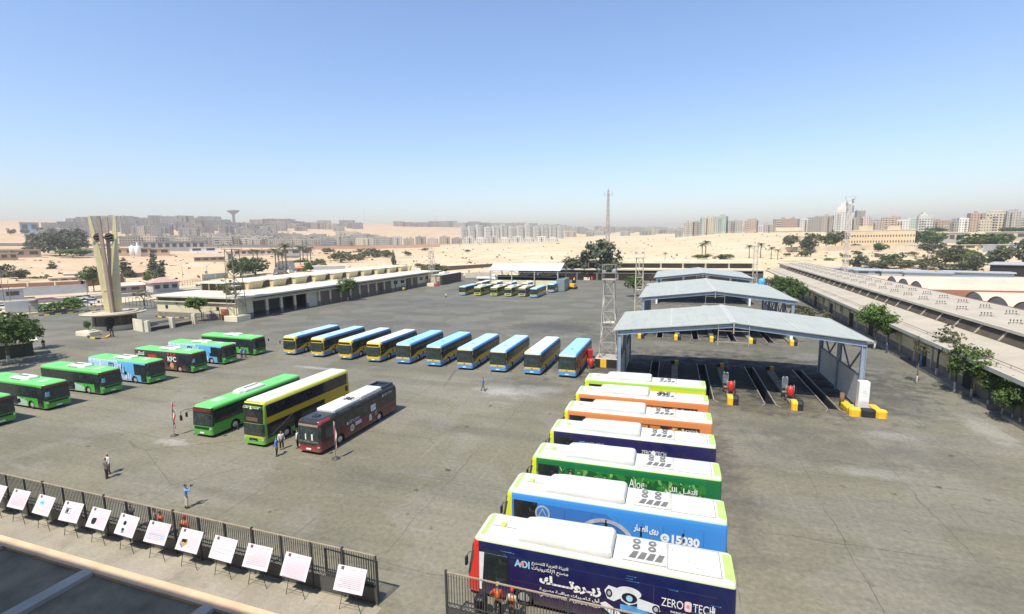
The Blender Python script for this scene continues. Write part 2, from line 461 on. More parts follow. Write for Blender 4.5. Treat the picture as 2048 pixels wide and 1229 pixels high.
def pod_gas(s, mat=None):
    """long rounded gas-cylinder cover, flush cooling unit and rear panel"""
    H = s.H; mat = mat or GASW
    x0, x1, w = -2.1, -7.05, 1.08
    def ring(i, z, e):
        return [(x1 + i + .12, -w + i, z), (x0 - e, -w + i * 1.2 + .08, z), (x0 - e * .35, -.62, z), (x0 - e * .35, .62, z), (x0 - e, w - i * 1.2 - .08, z), (x1 + i + .12, w - i, z), (x1 + i, w - i - .12, z), (x1 + i, -w + i + .12, z)]
    p = MB().loft([ring(0, H - .10, .1), ring(.0, H + .14, .35), ring(.03, H + .28, .7), ring(.09, H + .38, 1.05), ring(.2, H + .43, 1.3)], smooth=False).build('gas_cylinder_cover', mat, s.root)
    MB().box(x0 - 1.42, -.82, H + .428, x0 - 1.45, .82, H + .436).build('seam', pm('seam_grey', (.5, .5, .48), .7), p)
    MB().box(x1 - .03, -.9, H - .02, x1 + .015, .9, H + .03).build('gasket', BLACK, p)
    u = MB().bevbox(-9.5, -.86, H - .05, -7.55, .86, H + .07, .03).build('cooling_unit', mat, s.root)
    fans(u, (-8.1, -8.85), (-.15, -.62), H + .07, .19)
    for k in range(4):
        x = -7.85 - k * .40
        v = MB().loft([[(x - .14, .16, H + .072), (x - .40, .16, H + .072), (x - .26, .72, H + .072), (x + .06, .72, H + .072)], [(x - .14, .16, H + .08), (x - .40, .16, H + .08), (x - .26, .72, H + .09), (x + .06, .72, H + .09)]])
        v.build('air_vent', pm('vent_slat_grey', (.15, .145, .13), .7), u)  # dark grey slats
    pn = MB().bevbox(-11.9, -.95, H - .02, -9.6, .95, H + .035, .03).build('rear_panel', mat, s.root)
    J = pm('panel_joint_dirt', (.24, .22, .17), .8, .3, 4)
    for xa, ya, xb, yb in ((-11.93, -.98, -9.56, -.955), (-11.93, .955, -9.56, .98), (-11.93, -.954, -11.905, .954), (-9.585, -.954, -9.56, .954), (-9.53, -.89, -7.52, -.865), (-9.53, .865, -7.52, .89)):
        MB().box(xa, ya, H - .02, xb, yb, H + .02).build('panel_joint', J, s.root)
    for yy in (-.5, .2, .6): MB().disc((-10.3 - yy, yy, H + .034), (0, 0, 1), .035, 8, 0, .012).build('bolt', J, pn)
    MB().box(-1.95, -.02, H + .0, -.6, .02, H + .012).build('panel_joint', J, s.root)
    MB().bevbox(-1.35, -.32, H - .03, -1.05, .02, H + .10, .04).build('antenna_block', pm('lime_fitting', (.45, .55, .12), .5), s.root)

# ================= livery colours
G_B, G_D = (.05, .40, .03), (.10, .52, .09)
PALE = (.42, .62, .52)
BLU, LBL, YLW = (.055, .27, .62), (.23, .50, .74), (.72, .46, .012)
WINB = (.012, .013, .015)

def mat_green(swoosh=True):
    c = [(lambda b, x, y, z: GT(b, z, 2.9), (.14, .56, .13))]
    if swoosh:       # pale wedge at the rear of the flank below the windows
        c.append((lambda b, x, y, z: AND(b, LT(b, z, lin(b, x, -.19, .30)), LT(b, x, -3.4), LT(b, z, 1.4)), PALE))
    return livery('green_bus_paint', G_B, c)
GREEN_SW, GREEN_PL = mat_green(True), mat_green(False)
GREENROOF = pm('green_roof', (.16, .58, .15), .45, .08, .8)
WRAPBLUE = livery('pale_blue_wrap', (.40, .56, .78), [
    (lambda b, x, y, z: GT(b, x, lin(b, z, -1.2, -2.6)), (.12, .42, .74)),
    (lambda b, x, y, z: AND(b, LT(b, z, 1.3), GT(b, b.noise(1.6, 4), .52), LT(b, x, -2.9)), (.12, .34, .70)),
    (lambda b, x, y, z: AND(b, GT(b, b.noise(2.4, 2), .60), LT(b, x, -4.5)), (.70, .76, .84)),
    (lambda b, x, y, z: GT(b, x, -.35), G_B), (lambda b, x, y, z: GT(b, z, 2.93), (.14, .56, .13))])
WRAPBLACK = livery('dark_brown_wrap', (.030, .022, .018), [
    (lambda b, x, y, z: AND(b, LT(b, z, 1.0), GT(b, b.noise(1.2, 3), .40)), (.10, .018, .014)),
    (lambda b, x, y, z: GT(b, x, -.35), G_B), (lambda b, x, y, z: GT(b, z, 2.93), (.14, .56, .13))])

def green_bus(name, label, loc, heading, mat=GREEN_SW, wrap=None, group=None):
    s = Bus(name, label, group, [mat, DARK, GREENROOF], LOW, loc, heading)
    z0, z1 = 1.42, 2.66
    if wrap:
        s.glazing(-1, -2.55, -1.45, z0 - .15, z1, 1)
        s.glazing(1, -2.2, -.5, z0, z1, 1)
    else:
        s.glazing(-1, -11.7, -1.45, z0, z1, 7)
        s.glazing(1, -11.7, -.42, z0, z1, 8)
        s.door(-6.5, -5.2)
    s.door(-1.38, -.32)
    s.wrap('front_mask', [1.18, 1.6, 2.2, 2.72, 2.93], 0, 9, .010, BLACK)
    s.wrap('windscreen', [1.30, 1.7, 2.1, 2.46], 1, 8, .020, TEAL)
    s.wrap('destination_sign', [2.56, 2.72, 2.84], 2, 7, .020, pm('sign_red_brown', (.13, .022, .018), .4, .4, 5))
    s.front(.015, 0, .98, 1.7, .20, BLACK, 'grille', c=-.12)
    s.lamps(.92); s.plate(.48); s.mirror(1); s.mirror(-1); s.wiper(1.3, 2.0)
    pod_green(s)
    s.hatch(-9.6, .7, .7, GREENROOF, .04)
    return s
def by_mat(old):
    yel = YLW
    c = [(lambda b, x, y, z: GT(b, z, 2.62), (.03, .055, .085)),
         (lambda b, x, y, z: AND(b, GT(b, z, 2.86), LT(b, x, -.4)), BLU if not old else (.04, .16, .34)),
         (lambda b, x, y, z: LT(b, z, .86), BLU)]
    if old:
        c += [(lambda b, x, y, z: AND(b, GT(b, x, -.75), GT(b, z, 2.35)), (.78, .60, .07)),
              (lambda b, x, y, z: AND(b, GT(b, x, -.32), LT(b, z, .86)), (.78, .52, .02)),
              (lambda b, x, y, z: AND(b, GT(b, x, -.34), LT(b, z, .52)), BLU)]
    else:
        c += [(lambda b, x, y, z: AND(b, GT(b, x, -.40), GT(b, z, .9)), (.78, .50, .05)),
              (lambda b, x, y, z: AND(b, GT(b, x, -.40), LT(b, z, b.m('ADD', .72, b.m('MULTIPLY', b.m('POWER', b.m('ABSOLUTE', y), 3), .24)))), (.06, .33, .72)),
              (lambda b, x, y, z: AND(b, GT(b, x, -.5), GT(b, z, 2.93)), (.30, .55, .76))]
    return livery('yellow_blue_bus_paint', yel, c)
BYOLD, BYNEW = by_mat(True), by_mat(False)
def city_bus(label, loc, heading, old, roof, group, fire=False, name='city_bus'):
    rm = pm('bus_roof_%d' % int(roof[0] * 100), roof, .4, .10, .7)
    s = Bus(name, label, group, [BYOLD if old else BYNEW, DARK, rm], CITY, loc, heading)
    s.pane('window_band', 1, -11.85, -.40, 1.66 if old else 1.60, 2.70, BLACK, .006)
    s.pane('window_band', -1, -11.85, -.40, 1.60, 2.70, BLACK, .006)
    # lower edge of the glass dips at the driver's window
    b = MB().ext([(-.36, 1.62), (-.36, 1.02), (-1.2, 1.22), (-2.6, 1.62)], lambda u, v, t: (u, t, v), s.W/2 - .05, s.W/2 + .007)
    b.build('driver_window', GLASS, s.root)
    for sd in (1, -1):
        for k in range(8):
            x = -11.6 + k * 1.35
            p = s.pane('window', sd, x + .04, x + 1.29, 1.70, 2.60, GLASS, .014)
            if not old: s.pane('window_bar', sd, x + .04, x + 1.29, 2.26, 2.30, pm('frame_tan', (.36, .30, .16), .5), .02, p)
    s.door(-1.38, -.36); s.door(-6.6, -5.3)
    if old:
        s.wrap('windscreen', [1.12, 1.5, 2.0, 2.42], 1, 8, .018, TEAL)
        s.wrap('destination_sign', [2.52, 2.7, 2.86], 3, 6, .016, BLACK)
        s.front(.02, .0, 1.06, 1.9, .09, BLACK, 'grille')
    else:
        s.wrap('front_mask', [1.14, 1.6, 2.3, 2.88], 1, 8, .012, BLACK)
        s.wrap('windscreen', [1.20, 1.6, 2.0, 2.50], 2, 7, .020, TEAL)
        s.wrap('destination_sign', [2.58, 2.7, 2.82], 3, 6, .020, pm('sign_off', (.035, .035, .03), .4))
        s.front(.02, 0, 1.0, .14, .09, BLACK, 'badge')
    s.dash(1.24)
    s.lamps(.80); s.plate(.46); s.mirror(1, 2.4); s.mirror(-1, 2.4); s.wiper(1.2, 2.0, .05)
    h = s.hatch(-3.3, .75, .9, rm, .05)
    MB().ring((-3.3, 0, s.H + .05), (0, 0, 1), .12, .30, 4, 0, .012).build('hatch_vent', pm('hatch_dark', (.08, .12, .16), .6), h)
    s.hatch(-8.6, .75, .8, rm, .04)
    if fire:
        M = face_matrix('L', s.W, .018)
        decal([[(.6, .62), (1.2, 1.6), (1.7, 2.2), (2.2, 1.6), (3.4, 1.75), (3.0, 1.3), (4.2, 1.45), (3.4, .95), (2.3, .9), (1.6, .7)]], s.root, M, pm('flame_orange', (.62, .16, .015), .4, .3, 3), 'flame_print')
        decal([[(.7, 1.65), (1.0, 2.55), (1.5, 2.5), (1.75, 1.9), (1.3, 1.6)], [(1.9, 2.0), (2.1, 2.55), (2.6, 2.5), (2.5, 2.0)]], s.root, M, pm('flame_red', (.30, .03, .015), .4, .4, 3), 'red_print')
    return s
LIME = (.40, .66, .10)
YLIME = (.62, .66, .04)
def wrapped_bus(label, loc, heading, mat, group, panes=None, roof=None):
    s = Bus('wrapped_bus', label, group, [mat, DARK, ROOFW], WRAP, loc, heading)
    s.glazing(1, -1.85, -.50, 1.10, 2.72, 1, GLASS, BLACK)
    s.glazing(-1, -11.6, -1.5, 1.5, 2.55, 7)
    s.door(-1.38, -.36)
    s.wrap('windscreen', [1.15, 1.6, 2.1, 2.55], 1, 8, .018, TEAL)
    s.wrap('destination_sign', [2.6, 2.75, 2.86], 2, 7, .016, BLACK)
    s.lamps(.8); s.plate(.46); s.mirror(1, 2.3); s.mirror(-1, 2.3)
    if panes:
        for x0, x1, sl in panes: s.pane('window', 1, x0, x1, 1.62, 2.42, GLASS, .012, None, sl)
    pod_gas(s)
    # lime cappings on the roof ends
    for nm, xa, xb in (('front_capping', -.52, -.28), ('rear_capping', -12.46, -12.05)):
        b = MB().loft([[(xa, -1.0, s.H - .10), (xb, -1.0, s.H - .10), (xb, 1.0, s.H - .10), (xa, 1.0, s.H - .10)], [(xa, -.95, s.H + .012), (xb, -.92, s.H + .012), (xb, .92, s.H + .012), (xa, .95, s.H + .012)]])
        b.build(nm, pm('lime_roof_edge', (.42, .64, .16), .45, .1, 2), s.root)
    return s
def wrap_mat(base, extra=(), front=YLIME, top=(.50, .56, .36)):
    return livery('bus_wrap', base, list(extra) + [(lambda b, x, y, z: GT(b, x, -.30), front), (lambda b, x, y, z: GT(b, z, 3.17), top)], .3, .05)
# ---------------------------------------------------------------- the parked buses
GRP_L = 'green buses parked in the left hand row'
TXTD = pm('lettering_dark_blue', (.03, .07, .25), .5, .05)
TXTR = pm('lettering_red', (.45, .03, .02), .5, .05)
TXTS = pm('lettering_silver', (.55, .55, .55), .5, .05)
MR = face_matrix('R', 2.5, .022)
ML = face_matrix('L', 2.5, .022)
MLW = lambda off: face_matrix('L', 2.60, off)
def strip_text(parent, M, u, v, w, h, mat, n=9, name='lettering'):
    """too small to read in the photograph: a run of letter-like strokes"""
    b = []; x = u; k = random.Random(int(u * 91 + v * 37) + n)
    while x < u + w:
        ww = k.uniform(.3, 1.0) * w / n; hh = h * k.choice((.45, .6, 1.0))
        b.append(rect(x, v, x + ww, v + hh)); x += ww + w / n * .28
    return decal(b, parent, M, mat, name)
left_row = [
    (-66.2, 29.5, GREEN_SW, 0, 'green bus cut off by the left edge of the picture, nearest of the left row'),
    (-66.85, 34.9, GREEN_SW, 0, 'green bus with pale wedge on its flank, nearest complete one of the left row'),
    (-66.85, 40.65, GREEN_SW, 0, 'green bus with pale wedge on its flank, beside the light blue picture bus'),
    (-66.0, 45.7, WRAPBLUE, 1, 'bus wrapped in pale blue pictures next to the black wrapped bus'),
    (-65.45, 51.6, WRAPBLACK, 2, 'bus in black and dark red food advertising wrap with a green front'),
    (-65.4, 56.75, WRAPBLUE, 3, 'bus wrapped in pale blue pictures behind the black wrapped bus'),
    (-65.7, 62.9, GREEN_PL, 0, 'plain green bus with white papers in its side window, farthest of the left row')]
for x, y, m, k, lab in left_row:
    s = green_bus('green_bus' if k == 0 else 'wrapped_bus', lab, (x, y, 0), R(-.9), m, k > 0, GRP_L)
    if k == 0 and m is GREEN_SW:
        decal([[(-4.05, 1.05), (-3.75, 1.22), (-3.55, 1.22), (-3.85, 1.05)], [(-4.0, .95), (-3.6, .95), (-3.55, 1.0), (-3.95, 1.0)]], s.root, MR, PALE and pm('pale_green_print', PALE, .5, .05), 'emblem')
    if k == 0 and m is GREEN_PL:
        decal([rect(-5.1, 1.5, -4.1, 2.1)], s.root, MR, WHITE, 'paper_notice')
    if k in (1, 3):
        decal([rect(-7.6, 1.5, -7.45, 2.6), rect(-7.6, 2.48, -6.6, 2.62), rect(-6.75, 1.5, -6.6, 2.6), rect(-7.2, 1.7, -7.05, 2.5), rect(-5.6, 1.3, -5.5, 2.2), rect(-5.1, 1.2, -5.0, 2.5), rect(-4.6, 1.3, -4.5, 2.2), rect(-5.7, 1.25, -4.4, 1.32)], s.root, MR, TXTD, 'building_picture')
        text('1', s.root, MR, -11.0, 1.7, height=.6, mat=TXTD, bold=.03)
        decal([rect(-3.9, .6, -3.7, 1.4), rect(-3.5, .6, -3.3, 1.25), rect(-4.4, .55, -4.1, 1.2)], s.root, MR, pm('print_pale', (.62, .72, .82), .5, .1), 'skyline_picture')
    if k == 2:
        text('KFC', s.root, MR, -4.9, 1.55, width=1.75, bold=.03)
        text('كنتاكي', s.root, MR, -11.6, 1.85, width=1.9, ar=True, bold=.03)
        decal([rect(-4.9, 2.42, -4.55, 2.8), rect(-4.25, 2.42, -3.9, 2.8), rect(-3.6, 2.42, -3.25, 2.8)], s.root, MR, RED, 'red_blocks')
        decal([rect(-8.9, 1.9, -7.2, 2.35)], s.root, MR, RED, 'red_panel')
        decal([(ell(-4.1, .95, .42, .5), 0), (ell(-4.15, 1.0, .25, .3), 1)], s.root, MR, [pm('fried_orange', (.5, .2, .07), .6, .4, 6), pm('fried_pale', (.6, .36, .2), .6, .4, 6)], 'food_picture')
    if k in (0, 2) and y > 34 and m is not GREEN_PL:
        s.front(.03, -.95, 1.9, .34, .5, pm('blue_notice', (.16, .45, .62), .5, .2, 5), 'windscreen_notice')

# three show buses in front
s = green_bus('green_bus', 'tall green bus with silver windscreen on its own beside the double decker', (-42.75, 33.2, 0), R(-89.8), GREEN_PL, None, 'show buses parked at the front')
s.pane('rear_grille', 1, -11.6, -9.4, .75, 1.15, BLACK, .012)
b = MB().tube([(-.1, -1.1, 2.75), (.5, -1.25, 2.85), (.62, -1.75, 2.6), (.62, -1.78, 2.2)], .025, 6); b.bevbox(.55, -1.9, 1.75, .70, -1.66, 2.25, .03)
b.build('mirror_arm', BLACK, s.root)
M = face_matrix('F', 2.5, .09)
strip_text(s.root, M, -.75, 2.66, 1.5, .1, TXTR, 8)

# double decker
def dd_mat():
    side = lambda b, x: LT(b, x, -.25)
    c = [(lambda b, x, y, z: LT(b, z, lin(b, x, .05, .95)), (.10, .50, .03)),
         (lambda b, x, y, z: LT(b, z, 2.12), (.015, .015, .013)),
         (lambda b, x, y, z: AND(b, LT(b, z, lin(b, x, -.34, -.55)), LT(b, z, 2.12), GT(b, z, -1), LT(b, x, -8.1)), (.62, .44, .01)),
         (lambda b, x, y, z: AND(b, LT(b, z, lin(b, x, -.02, .72)), GT(b, x, -8.4)), (.10, .50, .03)),
         (lambda b, x, y, z: AND(b, GT(b, x, lin(b, z, -.72, -1.15)), LT(b, x, lin(b, z, -.72, -.92)) if False else GT(b, z, 9)), (.2, .2, .18)),
         (lambda b, x, y, z: AND(b, GT(b, x, -.42), GT(b, z, 1.0), LT(b, z, 9)), (.22, .52, .03)),
         (lambda b, x, y, z: AND(b, GT(b, x, -.42), LT(b, z, 1.05)), (.60, .54, .03)),
         (lambda b, x, y, z: AND(b, GT(b, x, -.42), LT(b, z, .88)), (.12, .52, .04)),
         (lambda b, x, y, z: GT(b, z, 3.98), (.55, .58, .06))]
    return livery('double_decker_paint', (.62, .42, .012), c)
s = Bus('double_decker_bus', 'yellow, black and lime double decker bus between the green and the maroon bus', 'show buses parked at the front', [dd_mat(), DARK, ROOFW], TALL, (-36.13, 32.95, 0), R(-91.0))
for sd in (1, -1):
    s.glazing(sd, -11.7, -.55, 2.78, 3.82, 9)
    s.pane('window_band', sd, -8.0, -.6, 1.15, 2.12, BLACK, .006)
    for k in range(5): s.pane('window', sd, -7.8 + k * 1.42, -6.45 + k * 1.42, 1.25, 2.04, GLASS, .014)
    s.pane('air_vent', sd, -11.85, -11.45, 1.9, 2.5, BLACK, .012); s.pane('air_vent', sd, -11.85, -11.45, 1.3, 1.6, BLACK, .012)
s.pane('flank_stripe', 1, -.95, -.70, .95, 2.14, pm('stripe_grey', (.22, .22, .20), .5), .022, None, -2.9)
s.pane('door', 1, -4.7, -3.75, .45, 1.9, DARK, .02)
s.door(-1.6, -.5, .36, 2.05)
s.wrap('upper_front_mask', [2.25, 2.7, 3.2, 3.7, 4.02, 4.15], 2, 7, .012, BLACK)
s.wrap('upper_windscreen', [2.9, 3.2, 3.55], 2, 7, .020, GLASS)
s.wrap('windscreen', [1.08, 1.4, 1.8, 2.2], 1, 8, .020, TEAL)
s.front(.03, 0, 2.62, 1.35, .34, pm('sign_brown', (.14, .09, .06), .5, .3, 5), 'destination_sign')
s.front(.03, 0, .74, 1.0, .18, BLACK, 'grille', c=.06)
s.lamps(.72); s.plate(.66); s.mirror(1, 2.0); s.mirror(-1, 2.0); s.dash(1.12)
M = face_matrix('F', 2.5, .06)
strip_text(s.root, M, -.95, 3.68, .72, .13, TXTW, 6); strip_text(s.root, M, .22, 3.68, .72, .13, TXTW, 6)
decal([ell(0, 3.76, .10, .07), ell(0, 3.87, .06, .06), rect(-.13, 3.6, .13, 3.70)], s.root, M, TXTW, 'emblem')
for x in (-2.4, -9.3): s.hatch(x, .7, .7, ROOFW, .05)
MB().box(-5.0, -.02, 4.205, -8.2, .02, 4.235).build('roof_seam', pm('seam_grey', (.5, .5, .48), .7), s.root)

# maroon electric bus
def maroon_mat():
    c = [(lambda b, x, y, z: GT(b, z, b.m('ADD', 1.45, b.m('MULTIPLY', b.m('GREATER_THAN', x, -2.2), -.35))), (.016, .012, .012)),
         (lambda b, x, y, z: AND(b, GT(b, x, -.36), GT(b, z, .95)), (.02, .016, .016)),
         (lambda b, x, y, z: AND(b, GT(b, x, -.36), LT(b, z, b.m('ADD', .72, b.m('MULTIPLY', b.m('POWER', b.m('ABSOLUTE', y), 3), .30)))), (.28, .012, .022)),
         (lambda b, x, y, z: AND(b, GT(b, z, 2.72), GT(b, b.m('ABSOLUTE', y), 1.05), GT(b, x, -1.5)), (.35, .02, .03))]
    return livery('maroon_bus_paint', (.115, .010, .014), c, .25)
NAVY = pm('dark_roof_shell', (.025, .03, .045), .3, .15, 1)
s = Bus('electric_bus', 'maroon and black electric bus with white roof boxes behind the flag stand', 'show buses parked at the front', [maroon_mat(), DARK, NAVY], LOW, (-30.04, 33.05, 0), R(-91.4))
for sd in (1, -1):
    s.pane('window_band', sd, -11.9, -.45, 1.50, 2.78, BLACK, .006)
    for k in range(7): s.pane('window', sd, -11.6 + k * 1.38, -10.3 + k * 1.38, 1.58, 2.62, GLASS, .012)
    s.pane('window', sd, -1.9, -.75, 1.30, 2.2, glass('side_glass', (.03, .035, .038)), .016)
s.wrap('windscreen', [1.05, 1.4, 1.9, 2.3, 2.48], 1, 8, .018, TEAL)
s.wrap('destination_sign', [2.56, 2.66, 2.74], 3, 6, .022, pm('sign_grey_pink', (.30, .22, .20), .5, .2, 6))
s.front(.02, .45, 1.62, .16, .55, WHITE, 'sun_visor'); s.front(.02, -.25, 1.62, .12, .5, WHITE, 'sun_visor'); s.dash(1.12)
s.lamps(.74, w=.4, h=.11); s.plate(.52); s.mirror(1, 2.2); s.mirror(-1, 2.2); s.wiper(1.1, 1.5)
H = s.H
MB().bevbox(-6.1, -1.02, H - .12, -2.3, 1.02, H + .26, .10).build('battery_box', ROOFW, s.root)
u = MB().bevbox(-9.7, -.86, H - .12, -6.1, 1.02, H + .34, .10).build('battery_box', ROOFW, s.root)
u = MB().bevbox(-5.9, -.2, H + .255, -4.9, .8, H + .30, .02).build('cooling_unit', ROOFW, s.root)
fans(u, (-5.15, -5.55), (-.0, .5), H + .30, .2, BLACK); fans(u, (-5.35,), (.26,), H + .30, .16, BLACK)
v = MB()
for k in range(7): v.bar((-5.0 - k * .22, .92, H + .262), (-5.1 - k * .22, .76, H + .265), .06, .03)
v.build('air_vent', BLACK, u)
MB().box(-9.6, 1.0, H - .10, -6.2, 1.10, H + .05).build('rail', STEEL, s.root)
b = MB()
for a in ((-11.8, -1.0, -9.75, -.78), (-11.8, .78, -9.75, 1.0), (-11.8, -.78, -11.4, .78)): b.bevbox(a[0], a[1], H - .1, a[2], a[3], H + .22, .06)
b.build('rear_roof_shell', NAVY, s.root)
MB().bevbox(-1.5, -.3, H - .05, -.9, .3, H + .08, .05).build('roof_intake', BLACK, s.root)
text('GEYUSHI', s.root, ML, 3.95, 1.50, width=1.5, mat=TXTS, bold=.005)
text('GEYUSHI', s.root, ML, 9.7, 2.45, width=1.35, mat=TXTS, bold=.005)
decal([ell(3.72, 1.62, .13, .15)], s.root, ML, TXTS, 'emblem'); decal([ell(9.45, 2.55, .12, .15)], s.root, ML, TXTS, 'emblem')
decal([(ell(4.35, .98, .30, .33), 0), (ell(4.35, .98, .2, .22), 1)], s.root, ML, [TXTS, pm('badge_tan', (.4, .34, .24), .6)], 'round_emblem')
decal([rect(4.85, 1.02, 5.75, 1.36)], s.root, ML, pm('sticker_pale', (.62, .64, .74), .5), 'sticker'); strip_text(s.root, face_matrix('L', 2.5, .026), 4.95, 1.14, .7, .08, TXTD, 6)
decal([rect(7.35, 1.55, 8.15, 2.15)], s.root, ML, WHITE, 'sticker')
for k in range(3): strip_text(s.root, face_matrix('L', 2.5, .026), 7.45, 1.65 + k * .16, .6, .10, pm('print_blue', (.05, .2, .6), .5), 5)
decal([ell(7.2, 1.0, .22, .34), rect(6.98, .68, 7.42, .95)], s.root, ML, TXTS, 'crest')
decal([[(7.9, 1.22), (8.5, 1.5), (8.1, 1.2)], rect(7.95, 1.05, 8.45, 1.09), rect(7.95, .95, 8.45, .99)], s.root, ML, TXTS, 'emblem')

# row of yellow and blue city buses
GRP_B = 'yellow and blue city buses in the middle row'
SKYR, PALR, SKY2 = (.30, .56, .76), (.62, .66, .66), (.42, .62, .78)
by_row = [(-60.6, 63.75, 1, SKY2, 'oldest style yellow and blue bus with boxed sign, leftmost end of the middle row'),
    (-54.9, 63.65, 1, SKY2, 'boxed sign bus with sky blue roof, second from the left in the middle row'),
    (-49.3, 63.4, 1, (.50, .64, .74), 'boxed sign bus with sky blue roof just left of the cream roofed bus'),
    (-43.9, 63.2, 1, (.74, .70, .60), 'yellow and blue bus whose roof has faded to cream'),
    (-38.8, 63.45, 0, SKYR, 'round fronted yellow and blue bus right next to the cream roofed one'),
    (-33.55, 63.3, 0, SKYR, 'round fronted yellow and blue bus, second to the right of the cream roofed one'),
    (-28.3, 62.9, 0, SKY2, 'round fronted yellow and blue bus, third to the right of the cream roofed one'),
    (-23.2, 62.9, 0, SKY2, 'round fronted yellow and blue bus just left of the white roofed one'),
    (-18.15, 62.9, 0, (.66, .70, .73), 'yellow and blue bus with faded white roof beside the flame painted bus'),
    (-13.25, 62.95, 0, SKYR, 'bus with red and orange flames painted on its side, right end of the row')]
for i, (x, y, old, rc, lab) in enumerate(by_row):
    city_bus(lab, (x, y, 0), R(-90 + (.5, .8, .3, .6, .9, .2, .5, 0, -.6, -1.0)[i]), old, rc, GRP_B, i == 9)

# buses far away under and before the shed
GRP_F = 'buses parked before the far shed'
far_new = [(-69.0, 153.0, 'teal and yellow bus at the left end of the far line'), (-42.9, 151.0, 'yellow and blue bus at the right end of the far line')]
for x, y, lab in far_new: city_bus(lab, (x, y, 0), R(-90), 0, SKY2, GRP_F)
FARLIME = livery('lime_front_bus_paint', (.035, .04, .03), [(lambda b, x, y, z: AND(b, LT(b, z, 1.3)), (.36, .40, .05)), (lambda b, x, y, z: GT(b, x, -.5), (.50, .55, .10)), (lambda b, x, y, z: GT(b, z, 2.85), (.55, .62, .25))])
FARTAN = livery('tan_front_bus_paint', (.06, .05, .035), [(lambda b, x, y, z: LT(b, z, 1.2), (.40, .33, .12)), (lambda b, x, y, z: GT(b, x, -.5), (.52, .46, .20))])
def far_bus(label, x, y, mat, roof=ROOFW, pod=True):
    s = Bus('city_bus', label, GRP_F, [mat, DARK, roof], LOW, (x, y, 0), R(-90))
    for sd in (1, -1): s.glazing(sd, -11.7, -.6, 1.45, 2.6, 7)
    s.wrap('windscreen', [1.2, 1.6, 2.1, 2.4], 2, 7, .02, GLASS)
    s.wrap('destination_sign', [2.55, 2.7, 2.82], 3, 6, .016, BLACK)
    s.front(.02, 0, .86, 1.3, .22, BLACK, 'grille', c=-.1)
    s.lamps(.75); s.mirror(1); s.mirror(-1)
    if pod: MB().bevbox(-7.0, -.95, s.H - .08, -2.6, .95, s.H + .32, .12).build('gas_cylinder_cover', ROOFW, s.root)
for x, lab, m in ((-63.5, 'white roofed lime fronted bus, second in the far line from its left end', FARLIME), (-57.5, 'white roofed lime fronted bus third in the far line from its left end', FARLIME), (-52.4, 'white roofed lime fronted bus in the far line next to the tan one', FARLIME), (-47.5, 'white roofed bus with tan front in the far line', FARTAN)):
    far_bus(lab, x, 153.2, m)
for x, lab, rc in ((-69.5, 'bus roof showing behind the teal bus at the far shed', (.7, .68, .6)), (-63.6, 'pale blue bus roof behind the second bus of the far line', (.55, .66, .72)), (-57.8, 'sky blue bus roof behind the third bus of the far line', SKY2), (-51.5, 'cream bus roof behind the tan fronted bus of the far line', (.74, .68, .5))):
    city_bus(lab, (x, 169.5, 0), R(-90), 1, rc, GRP_F)
city_bus('yellow and blue bus standing by itself before the cream wall of the far shed', (-41.2, 167.5, 0), R(-92), 0, SKYR, GRP_F)

# wrapped buses at the right
GRP_W = 'advertising wrapped buses parked side by side'
noiseGT = lambda sc_, t, d=3: (lambda b, x, y, z: GT(b, b.noise(sc_, d), t))
NAVYW = lambda b, x, y, z: b.mix(b.ramp(z, .3, 2.6), (.028, .008, .055), (.006, .012, .085))
W_ZT = wrap_mat((.010, .012, .075), [(lambda b, x, y, z: GT(b, z, -1), NAVYW)], front=(.62, .03, .02))
W_BL = wrap_mat((.045, .17, .50), [(lambda b, x, y, z: LT(b, x, lin(b, z, 1.5, -10.1)), (.05, .25, .68)), (lambda b, x, y, z: GT(b, z, 2.72), (.05, .27, .72))], top=(.42, .58, .40))
W_AL = wrap_mat((.012, .10, .022), [(lambda b, x, y, z: GT(b, b.noise(1.7, 4), .50), (.03, .20, .035)), (lambda b, x, y, z: GT(b, b.noise(2.6, 3, .5, None, (1, 1, .45)), .60), (.16, .36, .10)), (lambda b, x, y, z: GT(b, b.noise(4.2, 2), .68), (.38, .52, .25)), (lambda b, x, y, z: GT(b, z, 2.70), (.010, .17, .05)), (lambda b, x, y, z: LT(b, x, -11.55), (.008, .15, .045))], top=(.42, .58, .22))
W_Z2 = wrap_mat((.022, .018, .095), [(lambda b, x, y, z: GT(b, b.noise(.6, 2), .56), (.014, .016, .075))])
FOOD = [(lambda b, x, y, z: AND(b, LT(b, x, -5.6), LT(b, z, 2.62), GT(b, x, -11.5)), (.030, .024, .030)),
        (lambda b, x, y, z: AND(b, LT(b, x, -5.8), GT(b, x, -11.4), LT(b, z, 2.55), GT(b, b.noise(1.15, 2), .55)), (.50, .20, .06)),
        (lambda b, x, y, z: AND(b, LT(b, x, -6.2), GT(b, x, -11.4), LT(b, z, 2.5), GT(b, b.noise(2.1, 2), .62)), (.62, .46, .20)),
        (lambda b, x, y, z: AND(b, LT(b, x, -6.2), GT(b, x, -11.4), LT(b, z, 2.5), GT(b, b.noise(3.1, 2), .66)), (.30, .03, .03))]
W_OR = wrap_mat((.68, .24, .075), FOOD, top=(.62, .62, .5))
W_LM = wrap_mat((.66, .66, .02), [(lambda b, x, y, z: GT(b, z, 2.83), (.36, .64, .06))], top=(.6, .7, .4))
